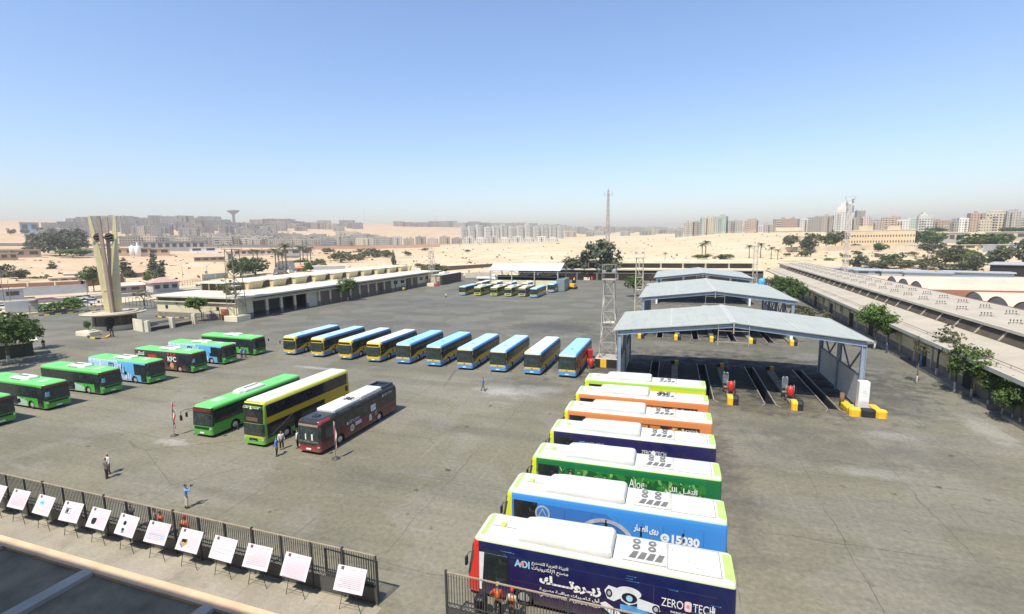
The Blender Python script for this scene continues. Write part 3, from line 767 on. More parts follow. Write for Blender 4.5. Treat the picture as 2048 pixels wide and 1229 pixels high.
wr = [(22.71, W_ZT, 'navy bus wrapped with a white security camera and robot hand, nearest of all'),
      (27.80, W_BL, 'bright blue wrapped bus with a telephone number and a large ring printed on its side'),
      (32.90, W_AL, 'green leafy wrapped bus with large white lettering'),
      (38.00, W_Z2, 'plain dark navy wrapped bus parked between the leafy green and the orange bus'),
      (43.10, W_OR, 'orange food wrapped bus parked next to the plain navy one'),
      (48.15, W_OR, 'orange wrapped bus with three dark roof fans, next to the lime yellow bus'),
      (53.24, W_LM, 'lime and yellow bus, farthest of the white roofed row')]
WB = []
for i, (y, m, lab) in enumerate(wr):
    panes = None
    if i == 6: panes = [(-11.5 + k * 1.38, -10.18 + k * 1.38, 0) for k in range(7)]
    WB.append(wrapped_bus(lab, (-9.2 + (-.22, -.1, .05, .1, .2, .25, .3)[i], y, 0), R(180.1), m, GRP_W, panes))
PRW = pm('print_white', (.72, .75, .80), .5, .08, 2); PRB = pm('print_sky', (.10, .34, .72), .5, .25, 3); PRD = pm('print_black', (.015, .018, .03), .4, .2); PRG = pm('print_grey', (.42, .45, .50), .5, .2, 2); PRL = pm('print_light_blue', (.36, .56, .76), .5, .2, 3)
ML = face_matrix('L', 2.60, .022)
z = WB[0].root
ML2, ML3 = face_matrix('L', 2.60, .030), face_matrix('L', 2.60, .036)
MLd = face_matrix('L', 2.60, .016)
# flag band at the front corner, circuit lines, camera, robot hand
decal([[(.30, .5), (.34, 2.6), (.62, 2.62), (.46, .5)]], z, MLd, PRW, 'white_band')
text('AOI', z, ML, 2.25, 2.18, width=.80, height=.40, mat=pm('print_logo_blue', (.32, .58, .80), .5, .3, 6), bold=.04)
decal([ell(2.66, 2.38, .11, .12)], z, ML2, pm('print_pink', (.75, .25, .25), .5), 'logo_dot')
text('الهيئة العربية للتصنيع', z, ML, 3.15, 2.42, width=1.85, ar=True, bold=.015)
text('مصنع الإلكترونيات', z, ML, 3.15, 2.12, width=1.85, ar=True, bold=.015)
text('زيـروتــــك', z, ML, 3.55, 1.42, width=3.05, height=.62, ar=True, bold=.05)
text('أول كـامـيرات مراقبـة مصريـة', z, ML, 3.55, 1.12, width=3.0, height=.25, ar=True, bold=.02)
text('مزودة بخواص الذكاء الاصطناعي', z, ML, 3.55, .82, width=3.0, height=.22, ar=True, bold=.02)
cam_p = [([(6.75, 1.9), (6.95, 2.2), (7.45, 2.12), (7.6, 1.7), (7.2, 1.42), (6.9, 1.5)], 0), (ell(6.98, 1.80, .15, .22), 3), (ell(6.98, 1.80, .08, .12), 4),
         ([(8.3, 1.3), (8.25, 1.85), (9.25, 1.68), (9.32, 1.4), (9.1, 1.22)], 0), (ell(9.12, 1.46, .17, .20), 3), (ell(9.12, 1.46, .1, .12), 4),
         (ell(7.88, 2.02, .58, .30, 24), 0), ([(7.45, 1.95), (7.55, 1.55), (7.9, 1.38), (8.25, 1.55), (8.35, 1.9), (7.9, 2.0)], 0), (ell(7.92, 1.75, .36, .26), 3), (ell(7.92, 1.73, .15, .16), 5)]
hand_p = [([(7.5, 1.35), (8.35, 1.38), (8.9, 1.15), (8.2, .95), (7.5, 1.0)], 1),
          ([(6.55, 1.18), (6.8, 1.32), (7.35, 1.0), (7.7, .72), (7.45, .60), (7.1, .68), (6.75, .95)], 0), ([(7.5, .72), (8.1, .62), (9.0, .62), (9.55, .72), (9.5, .92), (9.0, .95), (8.2, .9), (7.75, .86)], 2),
          ([(7.9, 1.02), (8.6, 1.08), (9.2, .98), (9.25, .9), (8.5, .92)], 0), ([(9.5, .62), (9.62, 1.02), (11.4, .95), (12 - .45, .6), (11.35, .32), (10.3, .38)], 0), (ell(9.52, .84, .09, .11), 3)]
decal(hand_p + cam_p, z, ML, [PRW, PRB, PRL, PRD, PRG, pm('lens_glow_blue', (.35, .6, .85), .3)], 'camera_and_hand_print')
for sx, wd, t in ((9.35, .95, 'ZERO'), (10.72, .92, 'TECH')): text(t, z, ML, sx, 1.72, width=wd, height=.42, bold=.0)
decal([[(10.36, 1.74), (10.42, 1.68), (10.60, 1.68), (10.66, 1.74), (10.66, 2.12), (10.60, 2.18), (10.42, 2.18), (10.36, 2.12)], (ell(10.51, 1.93, .07, .1), 1)], z, ML2, [pm('logo_white_pink', (.80, .62, .64), .5, .1), pm('print_pink', (.75, .25, .25), .5)], 'logo')
text('TAKING YOU FORWARD', z, ML, 9.75, 1.46, width=1.5, bold=.02)
text('16105', z, ML, 11.05, .42, width=.75, height=.34, bold=.05)
decal([ell(10.82, .58, .17, .17)], z, ML, TXTW, 'telephone_symbol')
circ = []
k = random.Random(5)
for q in range(16):
    u = k.choice((.6, 1.4, 7.6, 9.6, 10.2, 11.2)) + k.uniform(0, .4); v = k.uniform(1.5, 2.85) if u > 9 else k.uniform(2.5, 2.88); l = k.uniform(.3, .75)
    if u + l > 11.85: l = 11.85 - u
    circ += [rect(u, v, u + l, v + .018), ell(u + l, v + .01, .032, .032, 8)]
decal(circ, z, face_matrix('L', 2.60, .012), pm('circuit_blue', (.08, .26, .58), .4), 'circuit_print')
for u0, v0, u1, v1 in ((2.0, 1.40, 11.7, 1.412), (2.0, 2.62, 11.7, 2.632), (4.2, 1.4, 4.212, 2.62), (9.0, 1.4, 9.012, 2.62), (1.9, .98, 6.0, .992)):
    decal([rect(u0, v0, u1, v1)], z, face_matrix('L', 2.60, .010), pm('panel_gap', (.10, .10, .16), .5), 'panel_joint')
decal([[(10.62 + .9, 1.42), (10.66 + .9, 1.42), (10.98 + .6, 2.2), (10.92 + .6, 2.2)]], z, ML2, PRW, 'window_edge')
decal([rect(11.68, 1.42, 11.80, 1.62)], z, ML2, PRD, 'window_slot')
decal([rect(10.66 + .98, 1.35, 10.68 + .98, 2.55)], z, ML, PRD, 'window_slot')
z = WB[1].root      # blue bus
decal([(ell(2.25, 2.15, .46, .52), 0), (ell(2.25, 2.15, .36, .41), 1), ([(1.95, 1.92), (2.55, 1.92), (2.25, 2.5)], 0), ([(2.03, 1.97), (2.47, 1.97), (2.25, 2.4)], 1)], z, ML, [pm('badge_tan_blue', (.40, .44, .46), .6), pm('wrap_blue_plain', (.05, .19, .54), .4)], 'emblem')
ringp = [[(6.0 + 1.75 * cos(a), .85 + 1.62 * sin(a)), (6.0 + 1.75 * cos(a2), .85 + 1.62 * sin(a2)), (6.0 + 1.5 * cos(a2), .85 + 1.38 * sin(a2)), (6.0 + 1.5 * cos(a), .85 + 1.38 * sin(a))] for a, a2 in [(pi * q / 24, pi * (q + 1) / 24) for q in range(24)]]
decal(ringp, z, ML, PRG, 'ring_print')
decal([rect(5.95, 1.7, 6.12, 2.2), rect(5.99, 2.2, 6.08, 2.42)], z, ML2, PRD, 'bottle_print')
decal([ell(5.4, 1.45, .22, .06), ell(6.5, 1.42, .25, .06)], z, ML2, PRW, 'tray_print')
text('روى العطار', z, ML, 7.6, 1.95, width=1.35, height=.50, ar=True, bold=.04)
text('15030', z, ML, 9.66, 1.66, width=1.45, height=.52, bold=.05)
decal([ell(9.30, 1.90, .24, .26)], z, ML, TXTW, 'telephone_symbol'); text('C', z, ML2, 9.18, 1.78, height=.24, mat=PRB, bold=.05)
for x in (7.95, 10.2): decal([rect(x, 1.75, x + .10, 2.35)], z, ML, PRD, 'window_slot')
decal([rect(11.3, .95, 11.48, 1.5)], z, ML, PRD, 'window_slot')
for u in (1.95, 3.6, 5.2, 6.7, 8.05, 9.2, 10.3, 11.3): decal([rect(u, 1.62, u + .012, 2.6)], z, face_matrix('L', 2.60, .010), pm('panel_gap_blue', (.02, .08, .24), .5), 'panel_joint')
z = WB[2].root      # leafy bus
text('Aloe', z, ML, 6.75, 1.95, width=1.0, height=.62, bold=.0)
text('التقـل اللي', z, ML, 9.1, 1.85, width=1.95, height=.55, ar=True, bold=.02)
text('في انتعاش', z, ML, 9.3, 1.1, width=1.7, height=.4, ar=True, bold=.02)
decal([ell(2.75, 2.3, .10, .14)], z, ML, pm('print_skin', (.50, .28, .20), .6), 'portrait_print'); decal([ell(2.75, 2.36, .16, .15)], z, face_matrix('L', 2.60, .02), PRD, 'portrait_hair_print')
z = WB[3].root
text('ZERO', z, ML, 7.2, 2.12, width=.72, height=.34, bold=.0); text('TECH', z, ML, 8.25, 2.12, width=.75, height=.34, bold=.0)
decal([ell(8.08, 2.3, .17, .20)], z, ML, TXTW, 'logo'); text('ELECTRONICS', z, ML, 7.5, 1.88, width=1.1, bold=.03)
text('AOI', z, ML, 2.35, 2.35, width=.5, height=.28, mat=PRB, bold=.04); text('الهيئة العربية للتصنيع', z, ML, 2.95, 2.42, width=1.35, ar=True, bold=.02)
decal([[(10.7 + .5 * cos(a), 1.75 + .45 * sin(a)), (10.7 + .5 * cos(a2), 1.75 + .45 * sin(a2)), (10.7 + .42 * cos(a2), 1.75 + .38 * sin(a2)), (10.7 + .42 * cos(a), 1.75 + .38 * sin(a))] for a, a2 in [(pi * q / 16, pi * (q + 1) / 16) for q in range(16)]], z, ML, pm('print_magenta', (.62, .03, .22), .5), 'gear_print')
decal([rect(10.0, 1.7, 10.1, 2.5)], z, ML, PRD, 'window_slot')
for q in (4, 5):
    z = WB[q].root
    text('هنديدي', z, ML, 10.25, 2.05, width=1.15, height=.42, ar=True, bold=.03)
    text('فون', z, ML, 10.2, 1.55, width=.8, height=.35, ar=True, bold=.03)
    decal([(rect(2.1, 2.38, 2.5, 2.62), 0), (rect(2.7, 2.4, 3.5, 2.5), 0)], z, ML, TXTW, 'lettering_block')
    decal([ell(7.4, 1.75, .3, .42), rect(7.34, 2.1, 7.46, 2.55)], z, ML, PRD, 'jug_print')
    decal([rect(9.0, 1.6, 10.1, 2.35), ell(9.05, 1.97, .15, .37), ell(10.05, 1.97, .15, .37)], z, face_matrix('L', 2.60, .015), pm('jar_print', (.42, .33, .12), .5, .4, 5), 'jar_print')
fans(WB[5].root, (-8.0, -8.6), (.0,), WB[5].H + .08, .24, BLACK); fans(WB[5].root, (-8.3,), (-.35,), WB[5].H + .08, .24, BLACK)
# ---------------------------------------------------------------- ground: yard sheet with real pit openings
PITX = [-2.1, 4.3, 10.7, 16.8]
PITS = [(x - .48, y0, x + .48, y1) for x in PITX for y0, y1 in ((58.8, 75.2), (94.6, 120.0))]
SPOTS = [  # stains, dust patches and shade painted under the canopies: x, y, rx, ry, colour, strength
    (-19.0, 55.5, 4.2, 2.6, (.46, .44, .40), .55), (-15.0, 57.2, 3.0, 1.6, (.46, .44, .40), .5), (-17.5, 57.8, 6.5, 3.2, (.05, .05, .05), .45),
    (-24, 100, 10, 9, (.055, .055, .055), .55), (-12, 90, 5, 7, (.06, .06, .058), .35), (8, 58.5, 15, 5.0, (.085, .07, .05), .6), (7, 71, 23, 13, (.022, .022, .022), .95),  # last: oily patch that also paints the nearest canopy's shade darker
    (7, 108, 20, 16, (.025, .025, .025), .9), (7, 160, 20, 16, (.03, .03, .03), .85), (14, 47, 9, 4, (.10, .09, .075), .5), (4.5, 36, 2.2, 9, (.09, .08, .07), .5), (22, 48, 5, 5, (.12, .11, .095), .45), (10, 51, 7, 2.5, (.10, .09, .08), .5), (16, 30, 4, 3, (.13, .12, .10), .4), (2.0, 44, 3.6, 10, (.06, .055, .05), .55), (-30.2, 21.8, 2.6, 1.4, (.10, .075, .05), .6), (-31, 17.6, 4, 1.0, (.12, .10, .07), .4),  # first two: oily patches that also paint the farther canopies' shade
    (15, 43, 3, 1.0, (.33, .32, .28), .4), (20, 52, 2.4, .9, (.33, .31, .27), .4), (24, 64, 4, 9, (.095, .092, .078), .55), (27, 88, 4, 14, (.10, .097, .082), .45),
    (-50, 58, 5, .7, (.40, .39, .36), .5), (29, 56, 1.6, 5, (.36, .35, .31), .45), (-60, 95, 22, 8, (.09, .09, .09), .35), (-70, 130, 30, 14, (.085, .085, .085), .3), (-8, 40, 2.5, 12, (.30, .28, .25), .3),
    (-44.5, 31.5, 2.0, .8, (.40, .38, .36), .5), (5.5, 21, 5, 2, (.28, .26, .23), .3), (-105, 80, 8, 12, (.09, .09, .09), .4), (-32, 24.6, 5, .8, (.30, .27, .22), .3)]
def asphalt():
    b = NB('asphalt'); o = b.xyz()
    n1 = b.ramp(b.noise(.045, 5, .6), .32, .68)
    c = b.mix(n1, (.155, .141, .098), (.225, .206, .145))
    fr = b.ramp(o[1], 45, 85)                      # the yard turns darker and greyer with distance
    c = b.mix(b.m('MULTIPLY', fr, .75), c, (.122, .118, .094))
    st = b.ramp(b.noise(.22, 5, .65, None, (.16, 1, 1)), .46, .70)
    c = b.mix(b.m('MULTIPLY', st, .5), c, (.085, .08, .07))
    st2 = b.ramp(b.noise(.5, 4, .6, None, (.25, 1.2, 1)), .60, .78)
    c = b.mix(b.m('MULTIPLY', st2, .5), c, (.30, .28, .245))
    pat = b.ramp(b.vor(.07, 'F1')[1] if False else b.noise(.12, 2, .4), .50, .53)
    c = b.mix(b.m('MULTIPLY', pat, .20), c, (.26, .24, .21))
    wob = b.m('MULTIPLY', b.m('SUBTRACT', b.noise(.35, 2), .5), .9)
    for ax, per, ph, wd in ((0, 6.6, 2.1, .03), (1, 9.8, 4.0, .03)):       # slab joints, tar filled
        f = b.m('ABSOLUTE', b.m('SUBTRACT', b.m('FRACT', b.m('DIVIDE', b.m('ADD', b.m('ADD', o[ax], wob), ph + 400), per)), .5))
        ln = LT(b, f, wd / per); br = b.ramp(b.noise(.13, 3), .40, .52)
        c = b.mix(b.m('MULTIPLY', AND(b, ln, br), .55), c, (.06, .055, .05))
    vd = b.vor(.085, 'DISTANCE_TO_EDGE', b.mix(.35, b.coord(), b.noise(.25, 3, .6, None, None, 1)))[0]
    vd2 = b.vor(.11, 'DISTANCE_TO_EDGE')[0]
    c = b.mix(b.m('MULTIPLY', AND(b, LT(b, vd2, .0028), b.ramp(b.noise(.06, 2), .55, .62)), .5), c, (.055, .05, .045))
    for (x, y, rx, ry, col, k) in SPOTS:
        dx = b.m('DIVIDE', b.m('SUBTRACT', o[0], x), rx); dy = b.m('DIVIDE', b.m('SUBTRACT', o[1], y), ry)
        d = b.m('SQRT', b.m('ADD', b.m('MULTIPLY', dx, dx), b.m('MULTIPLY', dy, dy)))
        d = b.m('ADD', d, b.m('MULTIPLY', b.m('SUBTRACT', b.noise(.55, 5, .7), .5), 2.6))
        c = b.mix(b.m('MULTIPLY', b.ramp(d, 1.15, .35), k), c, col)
    sp = b.vor(.42, 'F1')                                    # oil drips and small patches
    c = b.mix(b.m('MULTIPLY', AND(b, LT(b, b.m('ADD', sp[0], b.m('MULTIPLY', b.noise(1.5, 5, .75), .60)), .40), b.ramp(b.noise(.08, 2), .48, .60)), .7), c, (.045, .042, .034))
    sc_ = b.noise(.9, 5, .7, None, (.05, 1.6, 1))            # long scuffs and tyre marks
    c = b.mix(b.m('MULTIPLY', b.ramp(sc_, .60, .74), .45), c, (.075, .07, .058))
    c = b.mix(b.m('MULTIPLY', b.ramp(b.noise(.7, 4, .7, None, (1.5, .06, 1)), .63, .75), .3), c, (.30, .28, .22))
    f = b.noise(3.0, 5, .7)
    c = b.mix(.55, c, b.mix(b.ramp(f, .25, .75), (.25, .25, .25), (.75, .75, .75)), 'OVERLAY')
    g = b.ramp(b.vor(1.1, 'F1')[0], .02, .05)      # pebbles, chips and litter
    b.bump(b.noise(9, 4, .7), .25, .03)
    return b.done(c, .9, 0, .25)
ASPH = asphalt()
def sheet(x0, y0, x1, y1, z, holes, name, mat, kind='structure', step=None):
    xs = sorted({x0, x1} | {h[0] for h in holes} | {h[2] for h in holes}); ys = sorted({y0, y1} | {h[1] for h in holes} | {h[3] for h in holes})
    b = MB(); nx = len(xs); b.v = [(x, y, z) for y in ys for x in xs]
    for j in range(len(ys) - 1):
        for i in range(nx - 1):
            cx, cy = (xs[i] + xs[i+1]) / 2, (ys[j] + ys[j+1]) / 2
            if any(h[0] < cx < h[2] and h[1] < cy < h[3] for h in holes): continue
            b.f.append([j*nx+i, j*nx+i+1, (j+1)*nx+i+1, (j+1)*nx+i]); b.m.append(0); b.sm.append(False)
    return tag(b.build(name, mat), kind=kind)
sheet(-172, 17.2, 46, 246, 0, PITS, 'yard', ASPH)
def pave():
    b = NB('paving'); o = b.xyz()
    c = b.mix(b.ramp(b.noise(.3, 5, .6), .35, .65), (.27, .24, .185), (.36, .32, .255))
    wob = b.m('MULTIPLY', b.m('SUBTRACT', b.noise(.8, 3), .5), .35)
    for ax, per, ph in ((0, 4.6, 1.0), (1, 7.5, .9)):
        f = b.m('ABSOLUTE', b.m('SUBTRACT', b.m('FRACT', b.m('DIVIDE', b.m('ADD', b.m('ADD', o[ax], wob), ph + 400), per)), .5))
        c = b.mix(b.m('MULTIPLY', LT(b, f, .016 / per), .5), c, (.09, .075, .055))
    c = b.mix(b.m('MULTIPLY', b.ramp(b.noise(.7, 4, .7), .55, .75), .5), c, (.16, .13, .085))
    c = b.mix(.5, c, b.mix(b.ramp(b.noise(6, 5, .7), .25, .75), (.3, .3, .3), (.7, .7, .7)), 'OVERLAY')
    b.bump(b.noise(10, 4, .7), .2, .02)
    return b.done(c, .9, 0, .25)
tag(MB().quad((-60, 17.1, .004), (-13.6, 17.1, .004), (-13.6, 19.2, .004), (-60, 19.2, .004)).build('pavement', pave()), kind='structure')
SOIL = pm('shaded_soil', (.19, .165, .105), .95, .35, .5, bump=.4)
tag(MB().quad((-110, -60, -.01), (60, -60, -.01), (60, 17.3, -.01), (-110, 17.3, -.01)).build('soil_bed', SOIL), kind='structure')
# low coping wall and cross kerbs in front of the building
tag(MB().bevbox(-90, 16.45, -.05, -11, 17.15, .16, .02).build('coping_wall', pm('peach_coping', (.62, .43, .27), .85, .15, .7, bump=.15)), 'long low peach coping wall between the paving and the shaded soil', 'low wall')
for x0, x1, lab in ((-31.4, -30.6, 'grey concrete kerb crossing the shaded soil, left of the other'), (-22.3, -21.6, 'grey concrete kerb crossing the shaded soil at the foot of the picture'), (-39.6, -38.8, 'grey concrete kerb in the shade at the left edge of the picture')):
    b = MB().loft([[(x0 - .5, 2, -.05), (x1 - .5, 2, -.05), (x1, 16.42, -.05), (x0, 16.42, -.05)], [(x0 - .5, 2, .24), (x1 - .5, 2, .24), (x1, 16.42, .24), (x0, 16.42, .24)]])
    tag(b.build('kerb', CONC), lab, 'kerb', 'kerbs in the shaded bed')

# the office block the picture is taken from: its roof edge throws the shade at the lower left
t = thing('office_building', 'office block with open balcony from which the yard is seen', 'building', (0, -12, 0))
MB().box(-100, -10, 0, 45, 10.6, 25.6).build('wall', CREAM, t)
MB().box(-101, -11, 25.62, 46, 14.0, 26.2).build('roof', CONC, t)
MB().box(-100, 10.62, 16.55, 45, 12.9, 16.8).build('balcony', CONC, t)

# ---------------------------------------------------------------- steel fences
FMET = pm('fence_grey_metal', (.060, .060, .062), .55, .15, 2)
FRAIL = pm('fence_top_rail', (.34, .27, .19), .5, .15, 2)
FSHEET = pm('fence_kick_plate', (.075, .075, .078), .5, .1, 1)
def fence(label, x0, x1, y, n, panel=2.03):
    t = thing('steel_fence', label, 'fence', (x0, y, 0), 0, 'steel fences along the paving')
    w = (x1 - x0) / n
    for k in range(n + 1):
        big = k % 3 == 0
        MB().box(k*w - (.05 if big else .03), -.05, 0, k*w + (.05 if big else .03), .05, 2.42 if big else 2.34).build('post', FMET, t)
    for k in range(n):
        a, c = k*w + .05, (k+1)*w - .05
        b = MB(); m = int((c - a) / .142)
        for i in range(m):
            xx = a + (i + .5) * (c - a) / m
            b.box(xx - .013, -.013, .98, xx + .013, .013, 2.30)
        b.box(a, -.02, .94, c, .02, .98); b.box(a, -.02, .74, c, .02, .78)
        for i in range(8):
            p = a + i * (c - a) / 8; q = a + (i + 1) * (c - a) / 8
            b.bar((p, .0, .79), (q, .0, .94), .018); b.bar((q, .018, .79), (p, .018, .94), .018)
        b.build('railing_panel', FMET, t)
        MB().box(a, -.012, .04, c, .012, .735).build('kick_plate', FSHEET, t)
    MB().box(0, -.035, 2.30, x1 - x0, .035, 2.345).build('top_rail', FRAIL, t)
    t.scale = (1, 1, 1.17)
    return t
fence('long dark steel fence behind the row of display boards', -52.0, -13.9, 19.32, 19)
t = fence('dark steel fence before the nearest navy wrapped bus', -9.95, 2.0, 19.3, 6)
# folded back gate leaf at the end of the long fence
g = thing('gate_leaf', 'open steel gate leaf folded against the right end of the long fence', 'gate', (-17.3, 19.65, 0), R(-2))
b = MB()
for i in range(22): b.box(.1 + i*.148, -.013, .98, .126 + i*.148, .013, 2.22)
b.box(0, -.025, 2.22, 3.35, .025, 2.27); b.box(0, -.025, .94, 3.35, .025, .98); b.box(0, -.03, .04, .06, .03, 2.27); b.box(3.29, -.03, .04, 3.35, .03, 2.27)
b.build('gate_bars', FMET, g); MB().box(.06, -.012, .06, 3.29, .012, .94).build('kick_plate', FSHEET, g)
t = thing('litter_bin', 'dark litter bin behind the fence near the workers', 'bin', (-8.55, 20.2, 0), R(12))
MB().lathe([(.24, 0), (.30, .05), (.33, .85), (.36, .90), (.34, .95)], 14).build('bin_body', BLACK, t)
MB().lathe([(.35, .95), (.28, 1.08), (.05, 1.14)], 14).build('lid', BLACK, t)

# ---------------------------------------------------------------- display boards on easels
BOARDW = pm('board_white', (.66, .60, .645), .5, .03, 1)
PINKT = pm('print_pink_line', (.55, .40, .50), .6, .1)
LOGO = [pm('logo_dark', (.06, .05, .07), .6), pm('logo_red', (.45, .04, .06), .6)]
board_x = [-43.95, -41.45, -38.85, -36.15, -33.6, -31.07, -28.5, -25.95, -23.4, -20.95, -18.4, -15.0]
board_lab = ['display board with a dark picture, cut by the left picture edge', 'display board of pink text only near the left end of the fence', 'display board with a light blue picture above pale orange text', 'display board with a grey machine photograph in its middle', 'display board with one black engine picture on it', 'display board with two small black machine pictures', 'display board with two bright cyan text lines', 'display board with an orange and blue bus picture', 'display board with three short grey lines, right beside the bus picture board', 'text display board second to the right of the bus picture board', 'text board with the densest pink lines, third right of the bus picture', 'text display board nearest the open end of the fence']
for i, x in enumerate(board_x):
    t = thing('display_board', board_lab[i], 'display board', (x, 18.5, 0), R((0, 1, -1, 2, 0, -2, 1, 0, -1, 1, -1, 2)[i]), 'display boards on easels along the fence')
    t.scale = (1.06, 1.06, 1.10)
    M = Matrix.Translation((0, -.10, 1.02)) @ Matrix.Rotation(R(60), 4, 'X')       # board frame: u right, v up the board
    w_, h_ = .79, 1.06
    bd = MB().loft([[M @ Vector((u, v, zz)) for u, v in rect(-w_, 0, w_, h_)] for zz in (-.02, .0)]).build('board', BOARDW, t)
    decal([(rect(-.60, .88, -.44, 1.02), 0), (rect(-.56, .93, -.48, .97), 1)], bd, M @ Matrix.Translation((0, 0, .003)), LOGO, 'logo')
    k = random.Random(i * 7 + 3)
    # text is run of strokes, too small to read
    rows = {8: [.70, .50, .34]}.get(i, [.80 - q * .075 for q in range(9 if i != 10 else 11)])
    tx0 = {0: -.35, 2: -.05, 3: .02, 4: -.1, 5: -.05, 6: -.66, 7: -.05}.get(i, -.62)
    ln = []
    for q, v in enumerate(rows):
        a = tx0 + k.uniform(0, .12) if i < 8 else tx0 + k.uniform(.0, .35) * (q % 3 == 0)
        xx = a
        while xx < .66:
            e = min(.68, xx + k.uniform(.05, .16)); ln.append(rect(xx, v, e, v + .018)); xx = e + .015
    decal([l for l in ln], bd, M @ Matrix.Translation((0, 0, .003)), PINKT if i != 8 else pm('print_grey_line', (.4, .38, .42), .6), 'text_lines')
    decal([rect(-.1, .92, .25, .95), rect(.45, .94, .66, .97)], bd, M @ Matrix.Translation((0, 0, .003)), pm('print_grey_line', (.4, .38, .42), .6), 'title')
    M2 = M @ Matrix.Translation((0, 0, .005))
    CY = pm('print_cyan', (.22, .55, .75), .6, .15)
    if i == 0: decal([ell(-.52, .28, .16, .2, 7), rect(-.6, .1, -.45, .3)], bd, M2, PRD, 'picture')
    if i == 2:
        decal([rect(-.42, .52, -.02, .78)], bd, M2, CY, 'picture'); decal([rect(-.4, .62, -.05, .66)], bd, M2 @ Matrix.Translation((0, 0, .002)), pm('print_blue', (.05, .2, .6), .5), 'picture')
        decal([rect(-.55 + .16 * q, .12 + .06 * r, -.43 + .16 * q, .15 + .06 * r) for q in range(3) for r in range(4)], bd, M2, pm('print_peach', (.75, .52, .36), .6), 'text_lines')
    if i == 3: decal([(rect(-.48, .40, -.05, .72), 0), (ell(-.30, .56, .10, .1, 7), 1), (rect(-.2, .45, -.1, .66), 2)], bd, M2, [pm('photo_grey', (.25, .24, .30), .6, .5, 9), PRD, PRW], 'picture')
    if i == 4: decal([ell(-.28, .36, .20, .18, 9), rect(-.42, .2, -.16, .32), ell(-.15, .46, .08, .08, 6)], bd, M2, PRD, 'picture')
    if i == 5: decal([(ell(-.2, .62, .14, .12, 7), 0), (rect(-.28, .12, -.06, .36), 1), (ell(-.2, .3, .11, .08, 6), 0)], bd, M2, [PRD, pm('photo_teal', (.10, .22, .22), .6, .5, 9)], 'picture')
    if i == 6: decal([rect(-.55, .40, .62, .46), rect(.38, .29, .62, .35)], bd, M2, CY, 'text_lines')
    if i == 7: decal([([(-.6, .30), (-.35, .12), (-.05, .36), (-.10, .60), (-.5, .55)], 0), (rect(-.5, .40, -.15, .55), 1), ([(-.58, .28), (-.35, .12), (-.33, .2), (-.56, .36)], 2)], bd, M2, [pm('photo_orange', (.50, .30, .12), .6, .3, 6), PRD, pm('print_blue', (.05, .2, .6), .5)], 'picture')
    for q, (p, e) in enumerate((((-.59, 0, 0), (-.30, .02, 1.06)), ((.59, 0, 0), (.30, .02, 1.06)), ((0.0, 1.0, 0), (0, .42, 1.75)))):
        b = MB().bar(p, e, .022)
        if q < 2: b.bar(e, (p[0] * .25, .50, 1.86), .022)
        b.build('leg', BLACK, t)
    MB().bar((-.48, .0, .32), (.48, .0, .32), .012).bar((0, .02, .35), (0, .85, .28), .012).bar((-.5, -.12, 1.0), (.5, -.12, 1.0), .03).build('brace', BLACK, t)

# ---------------------------------------------------------------- flags on stands
FW, FR, FB = pm('flag_white', (.76, .76, .74), .8, .04), pm('flag_red', (.50, .02, .03), .8, .06), pm('flag_black', (.02, .02, .02), .8)
def flag(label, loc, flip):
    t = thing('flag_stand', label, 'flag', loc, 0, 'feather flags on stands')
    MB().lathe([(.36, 0), (.36, .05), (.10, .12), (.06, .22), (.04, .25)], 14).build('base', pm('stand_dark', (.06, .06, .055), .6), t)
    MB().tube([(0, 0, .2), (0, 0, 3.4)], .02, 6).build('pole', STEEL, t)
    b = MB(); n = 12; ew = []
    for q in range(n + 1):
        z = .75 + 2.55 * q / n
        wd = .30 * sin(pi * min(1, (q + .6) / (n + 1))) ** .7
        ew.append((z, wd))
    for mi, (a, c) in enumerate(((0, .34), (.34, .67), (.67, 1.0))):
        for q in range(n):
            (z0, w0), (z1, w1) = ew[q], ew[q + 1]
            f = lambda z, w_, e: (w_ * e * .8 + .02, .10 * sin(z * 5 + e * 4) * e + .03, z)
            b.loft([[f(z0, w0, a), f(z0, w0, c), (f(z0, w0, c)[0], f(z0, w0, c)[1] + .012, z0), (f(z0, w0, a)[0], f(z0, w0, a)[1] + .012, z0)], [f(z1, w1, a), f(z1, w1, c), (f(z1, w1, c)[0], f(z1, w1, c)[1] + .012, z1), (f(z1, w1, a)[0], f(z1, w1, a)[1] + .012, z1)]], mi)
    b.build('flag_cloth', [FR, FW, FB] if flip else [FB, FW, FR], t)
    return t
flag('red, white and black feather flag at the left of the lone green bus', (-45.85, 32.7, 0), False)
flag('red, white and black feather flag on a stand in front of the maroon bus', (-27.2, 33.0, 0), True)

